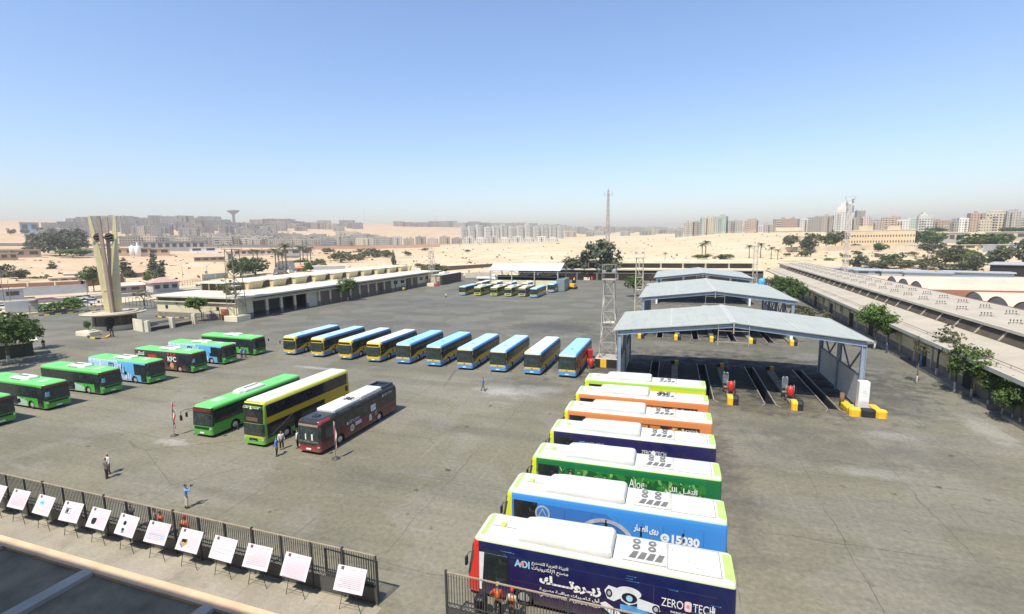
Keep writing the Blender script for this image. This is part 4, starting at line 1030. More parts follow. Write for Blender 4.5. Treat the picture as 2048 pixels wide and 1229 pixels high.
# ---------------------------------------------------------------- inspection canopies
def corr(name, col, rough=.45):
    b = NB(name); o = b.xyz()
    h = b.m('SINE', b.m('MULTIPLY', o[1], 9.0))
    c = b.mix(b.ramp(b.noise(.25, 4, .6), .3, .7), tuple(x * .94 for x in col), tuple(min(.85, x * 1.05) for x in col))
    c = b.mix(b.m('MULTIPLY', b.ramp(b.noise(1.2, 5, .7, None, (1.6, .12, 1)), .50, .75), .5), c, tuple(x * .62 for x in col))
    c = b.mix(b.m('MULTIPLY', b.ramp(b.noise(.5, 6, .75), .56, .72), .45), c, (.30, .25, .18))
    sy = b.m('ABSOLUTE', b.m('SUBTRACT', b.m('FRACT', b.m('DIVIDE', b.m('ADD', o[1], b.m('MULTIPLY', b.noise(.3, 2), .3)), 5.3)), .5))
    c = b.mix(b.m('MULTIPLY', LT(b, sy, .008), .4), c, tuple(x * .5 for x in col))
    f = b.m('ABSOLUTE', b.m('SUBTRACT', b.m('FRACT', b.m('DIVIDE', o[0], 1.05)), .5))
    c = b.mix(b.m('MULTIPLY', LT(b, f, .02), .25), c, tuple(x * .6 for x in col))
    b.bump(h, .15, .03)
    return b.done(c, rough, 0, .3)
ROOFM = corr('canopy_roof_sheet', (.41, .42, .36))
SIDEM = corr('canopy_side_sheet', (.60, .60, .56))
BEAM = pm('canopy_beam_blue_grey', (.27, .33, .40), .45, .1, 1.5)
BEAMD = pm('canopy_brace_dark', (.12, .14, .16), .5, .1)
def canopy(label, x0, x1, y0, y1, nf, deep):
    t = thing('inspection_canopy', label, 'canopy', ((x0 + x1) / 2, y0, 0), 0, 'open inspection canopies')
    hw, L, ze, zr = (x1 - x0) / 2, y1 - y0, 7.5, 8.95
    for sd in (-1, 1):
        b = MB(); n = 3
        P = lambda u, y, dz: (sd * hw * u, y, zr + (ze - zr) * u + dz)
        b.loft([[P(0, 0, 0), P(1, 0, 0), P(1, 0, .09), P(0, 0, .09)], [P(0, L, 0), P(1, L, 0), P(1, L, .09), P(0, L, .09)]])
        b.build('roof_sheet', ROOFM, t)
    MB().ext([(-.35, zr + .055), (0, zr + .11), (.35, zr + .055), (.35, zr + .075), (0, zr + .15), (-.35, zr + .075)], lambda u, v, w_: (u, w_, v), -.02, L + .02).build('ridge_cap', pm('ridge_pale', (.46, .45, .41), .5), t)
    for sd in (-1, 1):
        k = hw * .5
        MB().ext([(sd*(k-.12), zr - .725 + .10), (sd*(k+.12), zr - .745 + .10), (sd*(k+.12), zr - .735 + .125), (sd*(k-.12), zr - .715 + .125)], lambda u, v, w_: (u, w_, v), 0, L).build('roof_joint', pm('ridge_pale', (.46, .45, .41), .5), t)
    for i in range(nf):
        y = .35 + (L - .7) * i / (nf - 1)
        px = hw - .75
        for sd in (-1, 1):
            p = MB().box(sd*px - .20, y - .03, 0, sd*px + .20, y + .03, ze - .35)
            p.box(sd*px - .22, y - .18, 0, sd*px - .17, y + .18, ze - .35); p.box(sd*px + .17, y - .18, 0, sd*px + .22, y + .18, ze - .35)
            p.build('post', BEAM, t)
            if i == 0: MB().box(sd*px - .24, y - .21, 0, sd*px + .24, y + .21, 2.3).build('post_casing', WHITE, t)
            b = MB()
            for q0, q1 in ((0, 1),):
                b.ext([(0, zr - .04), (sd*(px + .2), ze + .0), (sd*(px + .2), ze - .55), (sd*px*.75, ze - .12), (0, zr - .52)], lambda u, v, w_: (u, w_, v), y - .06, y + .06)
                b.ext([(0, zr - .47), (sd*px*.75, ze - .09), (sd*(px + .2), ze - .52), (sd*(px + .2), ze - .56), (sd*px*.75, ze - .14), (0, zr - .53)], lambda u, v, w_: (u, w_, v), y - .16, y + .16)
            b.build('rafter', BEAM, t)
    for sd in (-1, 1):
        b = MB()
        for u in (.12, .3, .48, .66, .84): b.box(sd*hw*u - .06, .1, zr + (ze - zr)*u - .16, sd*hw*u + .06, L - .1, zr + (ze - zr)*u - .02)
        b.build('purlin', BEAMD, t)
        MB().ext([(sd*hw, ze - .16), (sd*(hw + .22), ze - .16), (sd*(hw + .22), ze + .04), (sd*(hw + .18), ze + .04), (sd*(hw + .18), ze - .12), (sd*hw, ze - .12)], lambda u, v, w_: (u, w_, v), .05, L - .05).build('gutter', GALV, t)
        MB().box(sd*(hw - .75) - .1, .3, ze - .75, sd*(hw - .75) + .1, L - .3, ze - .45).build('eave_beam', BEAM, t)
        xs = sd * (hw - .75)
        m = nf - 1
        for i in range(m):
            ya, yb = .35 + (L - .7) * i / m + .2, .35 + (L - .7) * (i + 1) / m - .2
            MB().box(xs - .05, ya, .25, xs + .05, yb, 3.6).build('side_wall', SIDEM, t)
            q = MB(); ym = (ya + yb) / 2
            q.bar((xs, ya, ze - .8), (xs, ym, 3.7), .14); q.bar((xs, yb, ze - .8), (xs, ym, 3.7), .14); q.bar((xs, ya, 3.7), (xs, yb, 3.7), .14)
            q.build('side_brace', BEAMD, t)
        b = MB()
    b = MB()
    for x in (-1.6, 1.6): b.bar((x, .1, zr - .2), (x, .1, zr - 2.6), .06)
    b.bar((-1.9, .1, zr - 2.2), (1.9, .1, zr - 2.2), .06); b.bar((-1.6, .1, zr - .9), (1.6, .1, zr - .9), .05); b.bar((0, .05, zr + .05), (0, .05, zr - 1.2), .12)
    b.build('sign_frame', GALV, t)
    return t
canopy('nearest open canopy with pale ridged roof over the inspection pits', -6.75, 20.1, 59.0, 74.8, 3, 0)
t = canopy('middle open canopy with a white Arabic sign hung under its ridge', -6.0, 20.7, 94.4, 124.6, 5, 1)
M = Matrix.Translation((0, -.02, 0)) @ Matrix(((1, 0, 0, 0), (0, 0, -1, 0), (0, 1, 0, 0), (0, 0, 0, 1)))
sg = MB().box(-2.2, -.02, 4.95, 2.2, .06, 6.35).build('sign_board', WHITE, t)
text('محطة التموين', sg, M @ Matrix.Translation((0, 0, .01)), -1.7, 5.35, width=3.4, height=.65, mat=TXTD, ar=True, bold=.02)
canopy('farthest open canopy of the three pale roofs', -5.1, 20.8, 145.0, 173.0, 5, 0)
# roller doors and bus fronts darkness under the middle canopy is real shade over ground painted darker; pits, islands and kit
PITM = pm('pit_concrete_oily', (.05, .05, .055), .8, .3, 1)
gp = 'inspection pits under the canopies'
for k, (x0, y0, x1, y1) in enumerate(PITS):
    near = y0 < 80
    t = thing('inspection_pit', '%s sunken inspection pit from the left under the %s canopy' % (('first', 'second', 'third', 'fourth')[PITX.index(round((x0 + x1) / 2, 2))], 'nearest' if near else 'middle'), 'inspection pit', ((x0 + x1) / 2, y0, 0), 0, gp)
    L = y1 - y0
    b = MB()
    b.quad((-.48, 0, -1.45), (.48, 0, -1.45), (.48, L, -1.45), (-.48, L, -1.45))
    for sx in (-.482, .482): b.quad((sx, 0, -1.45), (sx, L, -1.45), (sx, L, .0), (sx, 0, .0))
    b.quad((-.48, -.002, -1.45), (.48, -.002, -1.45), (.48, -.002, 0), (-.48, -.002, 0)); b.quad((-.48, L, -1.45), (.48, L, -1.45), (.48, L, 0), (-.48, L, 0))
    b.build('pit_lining', PITM, t)
    for sx in (-.56, .56): MB().bar((sx, -.4, .07), (sx, L, .07), .07, .12).build('edge_rail', GALV, t)
    b = MB()
    for q in range(5): b.box(-.47, .12 + q*.33, -.25 - q*.25, .47, .45 + q*.33, -.20 - q*.25)
    b.build('step', CONC, t)
    MB().bar((-.56, -.4, .07), (-.95, -1.1, .05), .06).bar((.56, -.4, .07), (.95, -1.0, .05), .06).build('guide_rail', GALV, t)
def bumper_block(label, x, y, w, d, h, turn=0, gp_='striped bumper blocks of the inspection islands'):
    t = thing('bumper_block', label, 'bumper block', (x, y, 0), turn, gp_)
    def half(xa, xb, mi):
        c = .12
        ring = lambda i, zz: [(xa, -d/2 + i + (c if xa < -.01 else 0), zz), (xa + (c if xa < -.01 else 0), -d/2 + i, zz), (xb - (c if xb > .01 else 0), -d/2 + i, zz), (xb, -d/2 + i + (c if xb > .01 else 0), zz), (xb, d/2, zz), (xa, d/2, zz)]
        MB().loft([ring(0, 0), ring(0, h * .72), ring(.14, h)]).build('yellow_half' if mi == 0 else 'black_half', YEL if mi == 0 else BLK, t)
    half(-w/2, .0, 0); half(.0, w/2, 1)
    return t
cnt = ['leftmost', 'second', 'third', 'fourth', 'fifth']
ISLX = [1.1, 7.2, 13.6, 20.0]
for nm, yb, L in (('nearest', 57.6, 15.5), ('middle', 93.0, 25)):
    for k, x in enumerate([-5.4] + ISLX if nm == 'middle' else [.6, 6.75, 13.1]):
        bumper_block('yellow and black bumper block before the %s canopy, %s from the left' % (nm, cnt[k]), x, yb, 1.15, .8, 1.0)
        tag(MB().bevbox(x - .42, yb + .42, -.02, x + .42, yb + L, .34, .06).build('island_kerb', pm('island_concrete', (.20, .18, .14), .9, .3, 1)), 'concrete island behind the %s bumper block of the %s canopy' % (cnt[k], nm), 'island', 'inspection islands')
        bumper_block('bumper block at the rear of the island, %s from the left under the %s canopy' % (cnt[k], nm), x, yb + L + .45, 1.0, .7, .8, pi)
# corner bumper with cabinet
t = thing('corner_bumper', 'large yellow and black U shaped bumper around the foot of the right front canopy post', 'bumper block', (19.4, 58.1, 0))
for xa, xb, mat, nm in ((-1.6, -.55, YEL, 'yellow_block'), (-.55, .75, BLK, 'black_block'), (.75, 1.75, YEL, 'yellow_block')):
    MB().bevbox(xa, -1.2, 0, xb, -.4, .85, .18).build(nm, mat, t)
MB().bevbox(-1.55, -.38, 0, -.75, 2.6, .55, .1).build('side_kerb', YEL, t); MB().bevbox(.95, -.38, 0, 1.7, 1.9, .55, .1).build('side_kerb', YEL, t)
MB().box(-.74, -.38, 0, .94, 1.9, .35).build('plinth', CONC, t)
t = thing('electric_cabinet', 'tall white electric cabinet standing on the yellow and black corner bumper', 'cabinet', (19.3, 58.4, .35))
MB().bevbox(-.48, -.4, 0, .48, .4, 3.1, .04).build('cabinet_body', WHITE, t)
MB().box(-.44, -.42, .1, .44, -.395, .95).build('cabinet_door', pm('cabinet_grey', (.6, .6, .58), .5), t); MB().box(-.44, -.425, 1.0, .44, -.395, 2.9).build('cabinet_door', WHITE, t)
decal([rect(-.2, 1.9, .25, 1.94), rect(-.1, 2.05, .2, 2.09), rect(-.25, 1.6, .3, 1.62), rect(.1, 1.8, .3, 1.83)], t, Matrix.Translation((0, -.43, 0)) @ Matrix(((1, 0, 0, 0), (0, 0, -1, 0), (0, 1, 0, 0), (0, 0, 0, 1))), PRG, 'notice')
t = thing('steel_pipe', 'rusty steel drum pipe standing beside the white cabinet', 'pipe', (18.0, 60.2, .0)); MB().lathe([(.22, 0), (.22, 1.5), (.19, 1.5)], 12).build('pipe_body', pm('rust', (.18, .10, .06), .8, .3), t)
# red fire extinguisher trolleys and display posts
def trolley(label, x, y, rz=0):
    t = thing('extinguisher_trolley', label, 'fire extinguisher', (x, y, 0), rz, 'red wheeled fire extinguishers')
    MB().lathe([(.02, .30), (.30, .34), (.36, .45), (.36, 1.15), (.28, 1.32), (.10, 1.40), (.07, 1.52), (.02, 1.54)], 14).build('tank', RED, t)
    b = MB()
    for sx in (-.42, .42): b.tube([(sx, .2, .25), (sx, .2, 1.35), (sx*.9, .42, 1.5)], .025, 6)
    b.bar((-.42, .2, 1.35), (.42, .2, 1.35), .05); b.bar((-.42, .2, .32), (.42, .2, .32), .06)
    b.build('frame', GALV, t)
    for sx in (-.5, .5): MB().tube([(sx - .04, .15, .26), (sx + .04, .15, .26)], .26, 12, smooth=False).build('wheel', RUBBER, t)
    return t
for x, y, z, rz, lab in ((6.85, 60.6, .34, 0, 'red wheeled fire extinguisher on the second island, before a grey post'), (13.0, 60.4, .34, 0, 'red wheeled fire extinguisher on the third island, before a grey post'),
        (-10.9, 68.6, 0, R(30), 'red wheeled fire extinguisher beside the flame painted bus, nearer of two'), (-9.9, 70.5, 0, R(-20), 'red wheeled fire extinguisher against the red cabinet, farther of two')):
    trolley(lab, x, y, rz).location.z = z
t = thing('hose_cabinet', 'red hose cabinet standing near the tail of the flame painted bus', 'cabinet', (-11.6, 71.4, 0), R(5)); MB().bevbox(-.5, -.35, .3, .5, .35, 2.2, .04).build('cabinet_body', RED, t); MB().box(-.45, -.37, .35, .45, -.345, 2.1).build('cabinet_door', pm('dark_red', (.35, .02, .02), .5), t)
for sx in (-.42, .42): MB().box(sx - .05, -.3, 0, sx + .05, .3, .3).build('leg', STEEL, t)
for k, (x, y) in enumerate(((6.35, 61.6), (12.6, 61.4))):
    t = thing('gauge_post', 'grey arched gauge post behind the red extinguisher of the %s island' % ('second' if k == 0 else 'third'), 'post', (x, y, .34), 0, 'grey gauge posts')
    MB().tube([(-.28, 0, 0), (-.28, 0, 2.0), (-.2, 0, 2.25), (.2, 0, 2.25), (.28, 0, 2.0), (.28, 0, 0)], .05, 6).build('frame', STEEL, t)
    MB().box(-.24, -.03, .9, .24, .03, 2.15).build('panel', glass('gauge_panel', (.10, .13, .15), .2), t)

# ---------------------------------------------------------------- lattice floodlight towers
def tower(label, loc, h, w0, w1, base='plain', top=True, mat=GALV, rz=0, name='lattice_tower', cat='floodlight tower', group='lattice floodlight towers', th=.11):
    t = thing(name, label, cat, loc, rz, group)
    bh = 0
    if base:
        bh = 1.3 if base != 'plain' else .9
        bw = w0 / 2 + .55
        MB().bevbox(-bw, -bw, 0, bw, bw, bh, .06).build('base', CREAM if base == 'cream' else CONC, t)
        if base == 'stripe':
            for q, (xa, xb) in enumerate(((-bw, -bw*.55), (-bw*.55, -.1), (-.1, bw))): MB().box(xa, -bw - .015, .02, xb, -bw + .01, bh - .05).build('stripe', (BLK, YEL, BLK)[q], t)
    b = MB(); n = max(4, int(h / 2.2))
    Wd = lambda z: w0 + (w1 - w0) * z / h
    cor = ((-1, -1), (1, -1), (1, 1), (-1, 1))
    for cx, cy in cor: b.bar((cx*w0/2, cy*w0/2, bh), (cx*w1/2, cy*w1/2, bh + h), th)
    for k in range(n + 1):
        z = h * k / n; w_ = Wd(z) / 2
        for q in range(4):
            a, c = cor[q], cor[(q + 1) % 4]
            b.bar((a[0]*w_, a[1]*w_, bh + z), (c[0]*w_, c[1]*w_, bh + z), th * .7)
            if k < n:
                w2 = Wd(h * (k + 1) / n) / 2; z2 = h * (k + 1) / n
                if (k + q) % 2: b.bar((a[0]*w_, a[1]*w_, bh + z), (c[0]*w2, c[1]*w2, bh + z2), th * .65)
                else: b.bar((c[0]*w_, c[1]*w_, bh + z), (a[0]*w2, a[1]*w2, bh + z2), th * .65)
    b.build('lattice', mat, t)
    if top:
        p = MB().box(-w1*.75, -w1*.75, bh + h, w1*.75, w1*.75, bh + h + .10)
        for cx, cy in cor: p.bar((cx*w1*.7, cy*w1*.7, bh + h), (cx*w1*.7, cy*w1*.7, bh + h + 2.2), .05)
        for zz in (1.0, 2.2):
            for q in range(4): p.bar((cor[q][0]*w1*.7, cor[q][1]*w1*.7, bh + h + zz), (cor[(q+1)%4][0]*w1*.7, cor[(q+1)%4][1]*w1*.7, bh + h + zz), .04)
        p.build('platform', mat, t)
        for q in (-1, 1): MB().bevbox(q*w1*.5 - .25, -w1*.8, bh + h + 1.0, q*w1*.5 + .25, -w1*.6, bh + h + 1.4, .04).build('floodlight', STEEL, t)
    MB().box(-w0*.36, -w0*.36, bh + h*.45, w0*.36, w0*.36, bh + h*.45 + .06).build('landing', pm('landing_pale', (.55, .5, .42), .7), t)
    return t
tower('lattice tower on a yellow and black block beside the nearest canopy', (-8.75, 71.4, 0), 11.4, 2.4, 1.35, 'stripe', True)
tower('lattice tower rising left of the middle canopy', (-7.35, 115.2, 0), 13.4, 1.9, 1.5, 'plain', True, pm('weathered_steel_pale', (.50, .43, .34), .6))
tower('dark lattice tower on a wide cream block near the left workshop', (-101.3, 90.8, 0), 16.0, 3.0, 2.1, 'cream', True, pm('weathered_steel_dark', (.22, .19, .14), .6))
tower('thin lattice tower at the far end of the left workshop', (-96.9, 184.5, 0), 13.5, 2.2, 1.5, 'cream', True)
tower('slim lattice tower in front of the trees by the far building', (-38.2, 227.0, 0), 13.8, 1.7, 1.0, 'cream', True, pm('weathered_steel_pale', (.50, .43, .34), .6))
tower('twin topped lattice tower behind the farthest canopy', (30.0, 222.0 - 14, 0), 14.5, 1.5, 1.3, 'plain', True, pm('weathered_steel_pale', (.50, .43, .34), .6))
# ---------------------------------------------------------------- depot buildings
def wallmat(name, col, dado=None, zd=1.3, rough=.85):
    b = NB(name); o = b.xyz()
    c = b.mix(b.ramp(b.noise(.35, 5, .6), .3, .7), tuple(x*.9 for x in col), tuple(min(.9, x*1.08) for x in col))
    if dado: c = b.mix(LT(b, o[2], zd), c, b.mix(b.ramp(b.noise(.8, 4), .3, .7), tuple(x*.8 for x in dado), tuple(x*1.15 for x in dado)))
    drip = b.ramp(b.noise(1.1, 4, .6, None, (1, 1, .06)), .56, .75)
    c = b.mix(b.m('MULTIPLY', drip, .35), c, tuple(x*.45 for x in col))
    return b.done(c, rough, 0, .2)
def roofmat(name, col):
    b = NB(name)
    c = b.mix(b.ramp(b.noise(.22, 5, .65), .3, .7), tuple(x*.86 for x in col), tuple(min(.85, x*1.1) for x in col))
    c = b.mix(b.m('MULTIPLY', b.ramp(b.noise(.7, 4, .7), .58, .75), .5), c, tuple(x*.62 for x in col))
    return b.done(c, .9, 0, .2)
PALEROOF, PINKROOF = roofmat('pale_flat_roof', (.60, .56, .45)), roofmat('pinkish_flat_roof', (.43, .375, .295))
FASCIA = pm('fascia_cream', (.64, .57, .42), .85, .12, .5)
WARMW = wallmat('workshop_wall', (.60, .53, .36), (.22, .20, .17))
ROLLER = NB('roller_door'); _o = ROLLER.xyz(); ROLLER.bump(ROLLER.m('SINE', ROLLER.m('MULTIPLY', _o[2], 30.0)), .2, .02)
ROLLER = ROLLER.done(ROLLER.mix(ROLLER.ramp(ROLLER.noise(.7, 4), .3, .7), (.11, .075, .045), (.16, .11, .07)), .7)
BROWND = pm('brown_roller_door', (.16, .085, .05), .7, .2, .8)
WINDK = pm('dirty_clerestory_glass', (.085, .065, .045), .75, .3, .4, spec=.2)

# left workshop: front to +x
t = thing('workshop', 'long cream workshop with roller doors and raised roof lights left of the yard', 'building', (-101.2, 91, 0))
L, D = 108, 27.5
WX = []
bay = 5.0; nb = 21
wf = MB()
wf.box(-.45, 0, 0, 0, 4.6, 5.3)                                     # solid corner
for k in range(nb):
    y = 4.6 + k * bay
    if y + bay > L: break
    if k in (13, 14, 17, 18): wf.box(-.45, y, 0, 0, y + bay - .01, 4.2)
    else: wf.box(-.45, y + bay - .75, 0, 0, y + bay, 4.2)
wf.box(-.45, 4.6, 4.2, -.02, L, 5.3)
wf.box(-D, 0, 0, -.45, .4, 5.3); wf.box(-D, L - .4, 0, -.45, L, 5.3); wf.box(-D, .4, 0, -D + .4, L - .4, 5.3)
wf.build('wall', WARMW, t)
MB().box(-D - .8, -.9, 5.32, 1.3, L + .6, 5.72).build('roof', PALEROOF, t)
MB().box(-.2, 5, 4.86, .16, L, 5.0).build('pipe_run', DARK, t)
MB().box(-.1, 4.4, 4.28, .75, L - 1, 4.42).build('lintel_slab', FASCIA, t)
MB().box(-D + .6, -.04, 4.3, -.8, .03, 5.05).build('clerestory_strip', WINDK, t)
MB().box(-D - .2, -.5, 4.05, 0, .0, 4.25).build('string_course', FASCIA, t)
for x in (-24, -6.5): MB().box(x - .45, -.05, 2.2, x + .45, .02, 3.1).build('window', DARK, t)
for k in range(nb):
    y = 4.6 + k * bay
    if y + bay > L or k in (13, 14, 17, 18): continue
    if k < 4:                                                     # open bays: dim garage inside
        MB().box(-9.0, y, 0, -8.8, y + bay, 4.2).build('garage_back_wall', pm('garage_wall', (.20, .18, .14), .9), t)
        MB().box(-5.2, y + .8, 3.75, -5.0, y + 3.4, 3.85).build('tube_lamp', WHITE, t)
    elif k == 4: MB().box(-.9, y, 0, -.5, y + bay - .75, 4.2).build('infill_wall', pm('infill_wall', (.52, .47, .36), .9), t)
    else: MB().box(-.34, y + .02, 0, -.22, y + bay - .77, 4.2).build('roller_door', ROLLER, t)
for k in (13, 14, 17, 18):
    y = 4.6 + k * bay
    MB().box(-.1, y + 1, 2.6, .03, y + 3.6, 3.8).build('window', DARK if k < 17 else BROWND, t)
for k in range(3): MB().box(-.2, 62 + k * .0 + 9.2 * k, 0, .25, 62.4 + 9.2 * k, 4.2).build('downpipe', BROWND, t)
# raised roof lights
MB().box(-27.2, 11, 7.76, -14.7, L - 1, 8.02).build('roof_light_slab', roofmat('roof_light_slab', (.66, .60, .46)), t)
MB().box(-26.5, 12.5, 5.72, -14.9, L - 2, 7.75).build('roof_light_glazing', WINDK, t)
BEIGE = pm('beige_panel', (.62, .49, .27), .85, .08, .6)
for k in range(11):
    y = 16.2 + k * 9.1
    MB().ext([(-15.1, 5.73), (-13.6, 5.73), (-12.9, 7.74), (-15.1, 7.74)], lambda u, v, w_: (u, w_, v), y, min(y + 5.0, L - 2.2)).build('roof_light_panel', BEIGE, t)
    MB().box(-14.69, y - .25, 7.76, -12.4, min(y + 5.25, L - 2), 8.02).build('roof_light_hood', PALEROOF, t)
for k in range(5):
    x = -26.4 + k * 2.85
    MB().box(x - .14, 12.2, 5.72, x + .14, 12.48, 7.74).build('mullion', FASCIA, t)
for k in range(4): MB().box(-5.5, 30 + k * 22, 5.7, -5.42, 30.08 + k * 22, 7.2).build('roof_mast', STEEL, t)

# right workshop, local y runs along the front, turned a little clockwise
t = thing('workshop', 'long low workshop with many roof vents along the right side of the yard', 'building', (30.0, 52, 0), R(-2.06))
RW = wallmat('right_workshop_wall', (.66, .55, .32), (.26, .21, .16), 1.4)
y0, y1 = -38, 171
MB().box(3.2, y0, 0, 16, y1, 4.4).build('wall', RW, t)
for k in range(int((y1 - y0) / 5.5)): MB().box(3.02, y0 + k*5.5, 0, 3.22, y0 + k*5.5 + .35, 4.1).build('pilaster', pm('pilaster_tan', (.48, .40, .25), .85), t)
MB().loft([[(1.5, y, 4.35), (7.2, y, 5.50), (7.2, y, 5.70), (1.5, y, 4.66)] for y in (y0 - .5, y1 + 12)]).build('roof', PINKROOF, t)
MB().box(1.38, y0, 4.25, 1.52, y1 + 12, 4.72).build('fascia', pm('fascia_grey_cream', (.50, .48, .38), .8, .1, .4), t)
b = MB()
for zz in (3.55, 3.9): b.tube([(2.95, y0, zz - .3), (2.95, y1, zz - .3)], .06, 6)
b.build('pipe_run', pm('pipe_dark', (.08, .07, .06), .6), t)
b = MB(); b.tube([(2.7, y0, 5.2), (2.7, y1, 5.2)], .04, 5)
for k in range(22): b.tube([(2.7, y0 + 9.6*k, 4.8), (2.7, y0 + 9.6*k, 5.2)], .03, 5)
b.build('roof_pipe', pm('pipe_rust', (.20, .12, .08), .7), t)
n = 38; st = (y1 - 3 - y0) / n
for k in range(n):
    ya, yb = y0 + k * st + .12, y0 + (k + 1) * st - .12
    MB().loft([[(6.9, ya, 5.7), (7.05, ya, 5.7), (8.1, ya, 7.0), (7.95, ya, 7.0)], [(6.9, yb, 5.7), (7.05, yb, 5.7), (8.1, yb, 7.0), (7.95, yb, 7.0)]]).build('clerestory_window', WINDK, t)
    MB().loft([[(6.8, ya - .24, 5.7), (7.15, ya - .24, 5.7), (8.05, ya - .24, 7.0), (7.7, ya - .24, 7.0)], [(6.8, ya, 5.7), (7.15, ya, 5.7), (8.05, ya, 7.0), (7.7, ya, 7.0)]]).build('mullion', pm('mullion_tan', (.40, .34, .25), .85), t)
MB().loft([[(7.4, y, 7.0), (17.5, y, 7.25), (17.5, y, 7.45), (7.4, y, 7.28)] for y in (y0, y1 + 22)]).build('upper_roof', PINKROOF, t)
MB().box(7.28, y0, 6.94, 7.42, y1 + 22, 7.32).build('upper_fascia', FASCIA, t)
MB().box(17.51, y0, 7.1, 17.75, y1 + 22, 7.52).build('rear_parapet', pm('brick_edge', (.26, .12, .075), .85), t)
MB().box(8.0, y0, 0, 17.2, y1 + 21, 7.0).build('rear_wall', RW, t)
rv = []
VM = pm('vent_dark', (.07, .05, .04), .7)
def vent(x, y):
    b = MB()
    for q in range(4):
        b.box(x - .64 + q*.42, y, 0, x - .60 + q*.42, y + .04, .5); b.ball((x - .62 + q*.42, y + .02, .52), .12, 6)
    b.box(x - .8, y - .03, .12, x + .8, y + .05, .17); b.box(x - .8, y - .03, -.1, x - .74, y + .04, .16); b.box(x + .74, y - .03, -.1, x + .8, y + .04, .16)
    b.bar((x + .75, y, .14), (x + .75, y - .8, .03), .04)
    return b
vb_ = vent(0, 0); vb_.v = [(x * .82, y * .82, z * .82) for x, y, z in vb_.v]
vm = vb_.mesh('roof_vent', VM)
for k in range(29):
    for x in (9.9, 13.6):
        o = link('roof_vent', vm, t, (x, -8 + k * 6.6 + (2.2 if x > 12 else 0), 7.36 + (x - 7.4) * .02))
for k, (yl, kind) in enumerate(((30, 'd'), (-2, 'w'), (7, 'w'), (22, 'w'), (17.5, 'd'), (46, 'w'), (52, 'd'), (58, 'w'), (64, 'd'), (72, 'w'), (80, 'd'), (88, 'w'), (96, 'd'), (104, 'w'), (112, 'd'), (124, 'd'))):
    if kind == 'd':
        d = MB().box(3.1, yl, 0, 3.16, yl + 2.3, 2.7).build('door', DARK, t)
        if k == 0: MB().box(3.04, yl + 1.0, 0, 3.12, yl + 1.6, 2.6).build('door_leaf', pm('blue_door', (.03, .22, .42), .5), d)
    else: MB().box(3.1, yl, 2.0, 3.17, yl + 1.5, 3.2).build('window', WINDK, t)
for yl in (24, 60): MB().lathe([(.02, -.1), (.2, -.05), (.26, .08), (.05, .2)], 10, at=(1.9, yl, 3.6)).build('wall_lamp', WHITE, t)
MB().disc((3.0, 33, 3.3), (-1, 0, 0), .55, 16, 0, .05).build('round_sign', pm('sign_pale', (.5, .5, .48), .6), t)
# planter kerb with soil in front of it
b = MB()
for a, c in ((-2, 8.6), (11.4, 14.2), (16.4, 29), (35, 60)): b.box(1.75, a, 0, 2.0, c, .38); b.box(2.0, a, 0, 3.0, c, .3)
tag(b.build('planter_kerb', pm('planter_stone', (.27, .23, .17), .9, .2, .6), None, (30, 52, 0), R(-2.06)), 'stone planter kerb running along the foot of the right workshop', 'planter')

# far building closing the yard
t = thing('depot_building', 'long two level cream depot building closing the far end of the yard', 'building', (0, 227, 0))
x0, x1 = -72, 36
b = MB().box(x0, .3, 0, x1, 14, 3.0)
b.build('wall', wallmat('far_building_wall', (.55, .46, .30), (.40, .33, .22), .5), t)
bands = MB()
MB().loft([[(x, -3.0, 4.75), (x, 5.0, 5.1), (x, 5.0, 5.4), (x, -3.0, 5.35)] for x in (x0 - .5, x1)]).build('roof', roofmat('far_lower_roof', (.62, .56, .42)), t)
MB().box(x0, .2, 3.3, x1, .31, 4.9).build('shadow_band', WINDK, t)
MB().box(x0, -.5, 3.1, x1, .19, 3.5).build('lintel_slab', FASCIA, t)
for k in range(12):
    xa = x0 + k * 9.5
    MB().box(xa, -.2, 0, xa + .8, .28, 3.0).build('pillar', FASCIA, t)
    if xa + 9 < x1: MB().box(xa + .9, .16, 0, xa + 9.4, .27, 2.95).build('roller_door', BROWND, t)
    if xa + 9 < x1: MB().box(xa + .4, 5.2, 5.4, xa + 9.2, 5.3, 7.6).build('clerestory_window', WINDK, t)
    MB().box(xa - .2, 5.05, 5.4, xa + .3, 5.35, 7.6).build('mullion', FASCIA, t)
MB().box(x0 - .5, 4.0, 7.6, x1, 16, 8.8).build('upper_roof', roofmat('far_upper_roof', (.66, .58, .42)), t)
# far shed over the bus line
t = thing('bus_shed', 'open shed with a white pitched roof behind the far line of buses', 'shed', (-53.5, 176, 0))
SH = corr('shed_roof_white', (.66, .67, .68), .5)
for ya, yb, za, zb in ((0, 7, 7.45, 9.7), (14, 7, 7.45, 9.7)):
    MB().loft([[(x, ya - (.4 if ya < 7 else -.4), za - .12), (x, yb, zb), (x, yb, zb + .12), (x, ya - (.4 if ya < 7 else -.4), za)] for x in (-14.6, 14.0)]).build('roof_sheet', SH, t)
for x in (-13.8, -5.0, 4.0, 13.0):
    for y in (0, 13.8): MB().box(x - .16, y - .16, 0, x + .16, y + .16, 7.4).build('post', pm('shed_post', (.40, .37, .32), .6), t)
    tr = MB().bar((x, 0, 7.2), (x, 7, 9.4), .18).bar((x, 7, 9.4), (x, 14, 7.2), .18).bar((x, 0, 7.2), (x, 14, 7.2), .12)
    for q in (3.5, 7, 10.5): tr.bar((x, q, 7.2), (x, q, 7.2 + (2.2 - abs(q - 7) * .31)), .1)
    tr.build('truss', BEAMD, t)
b = MB()
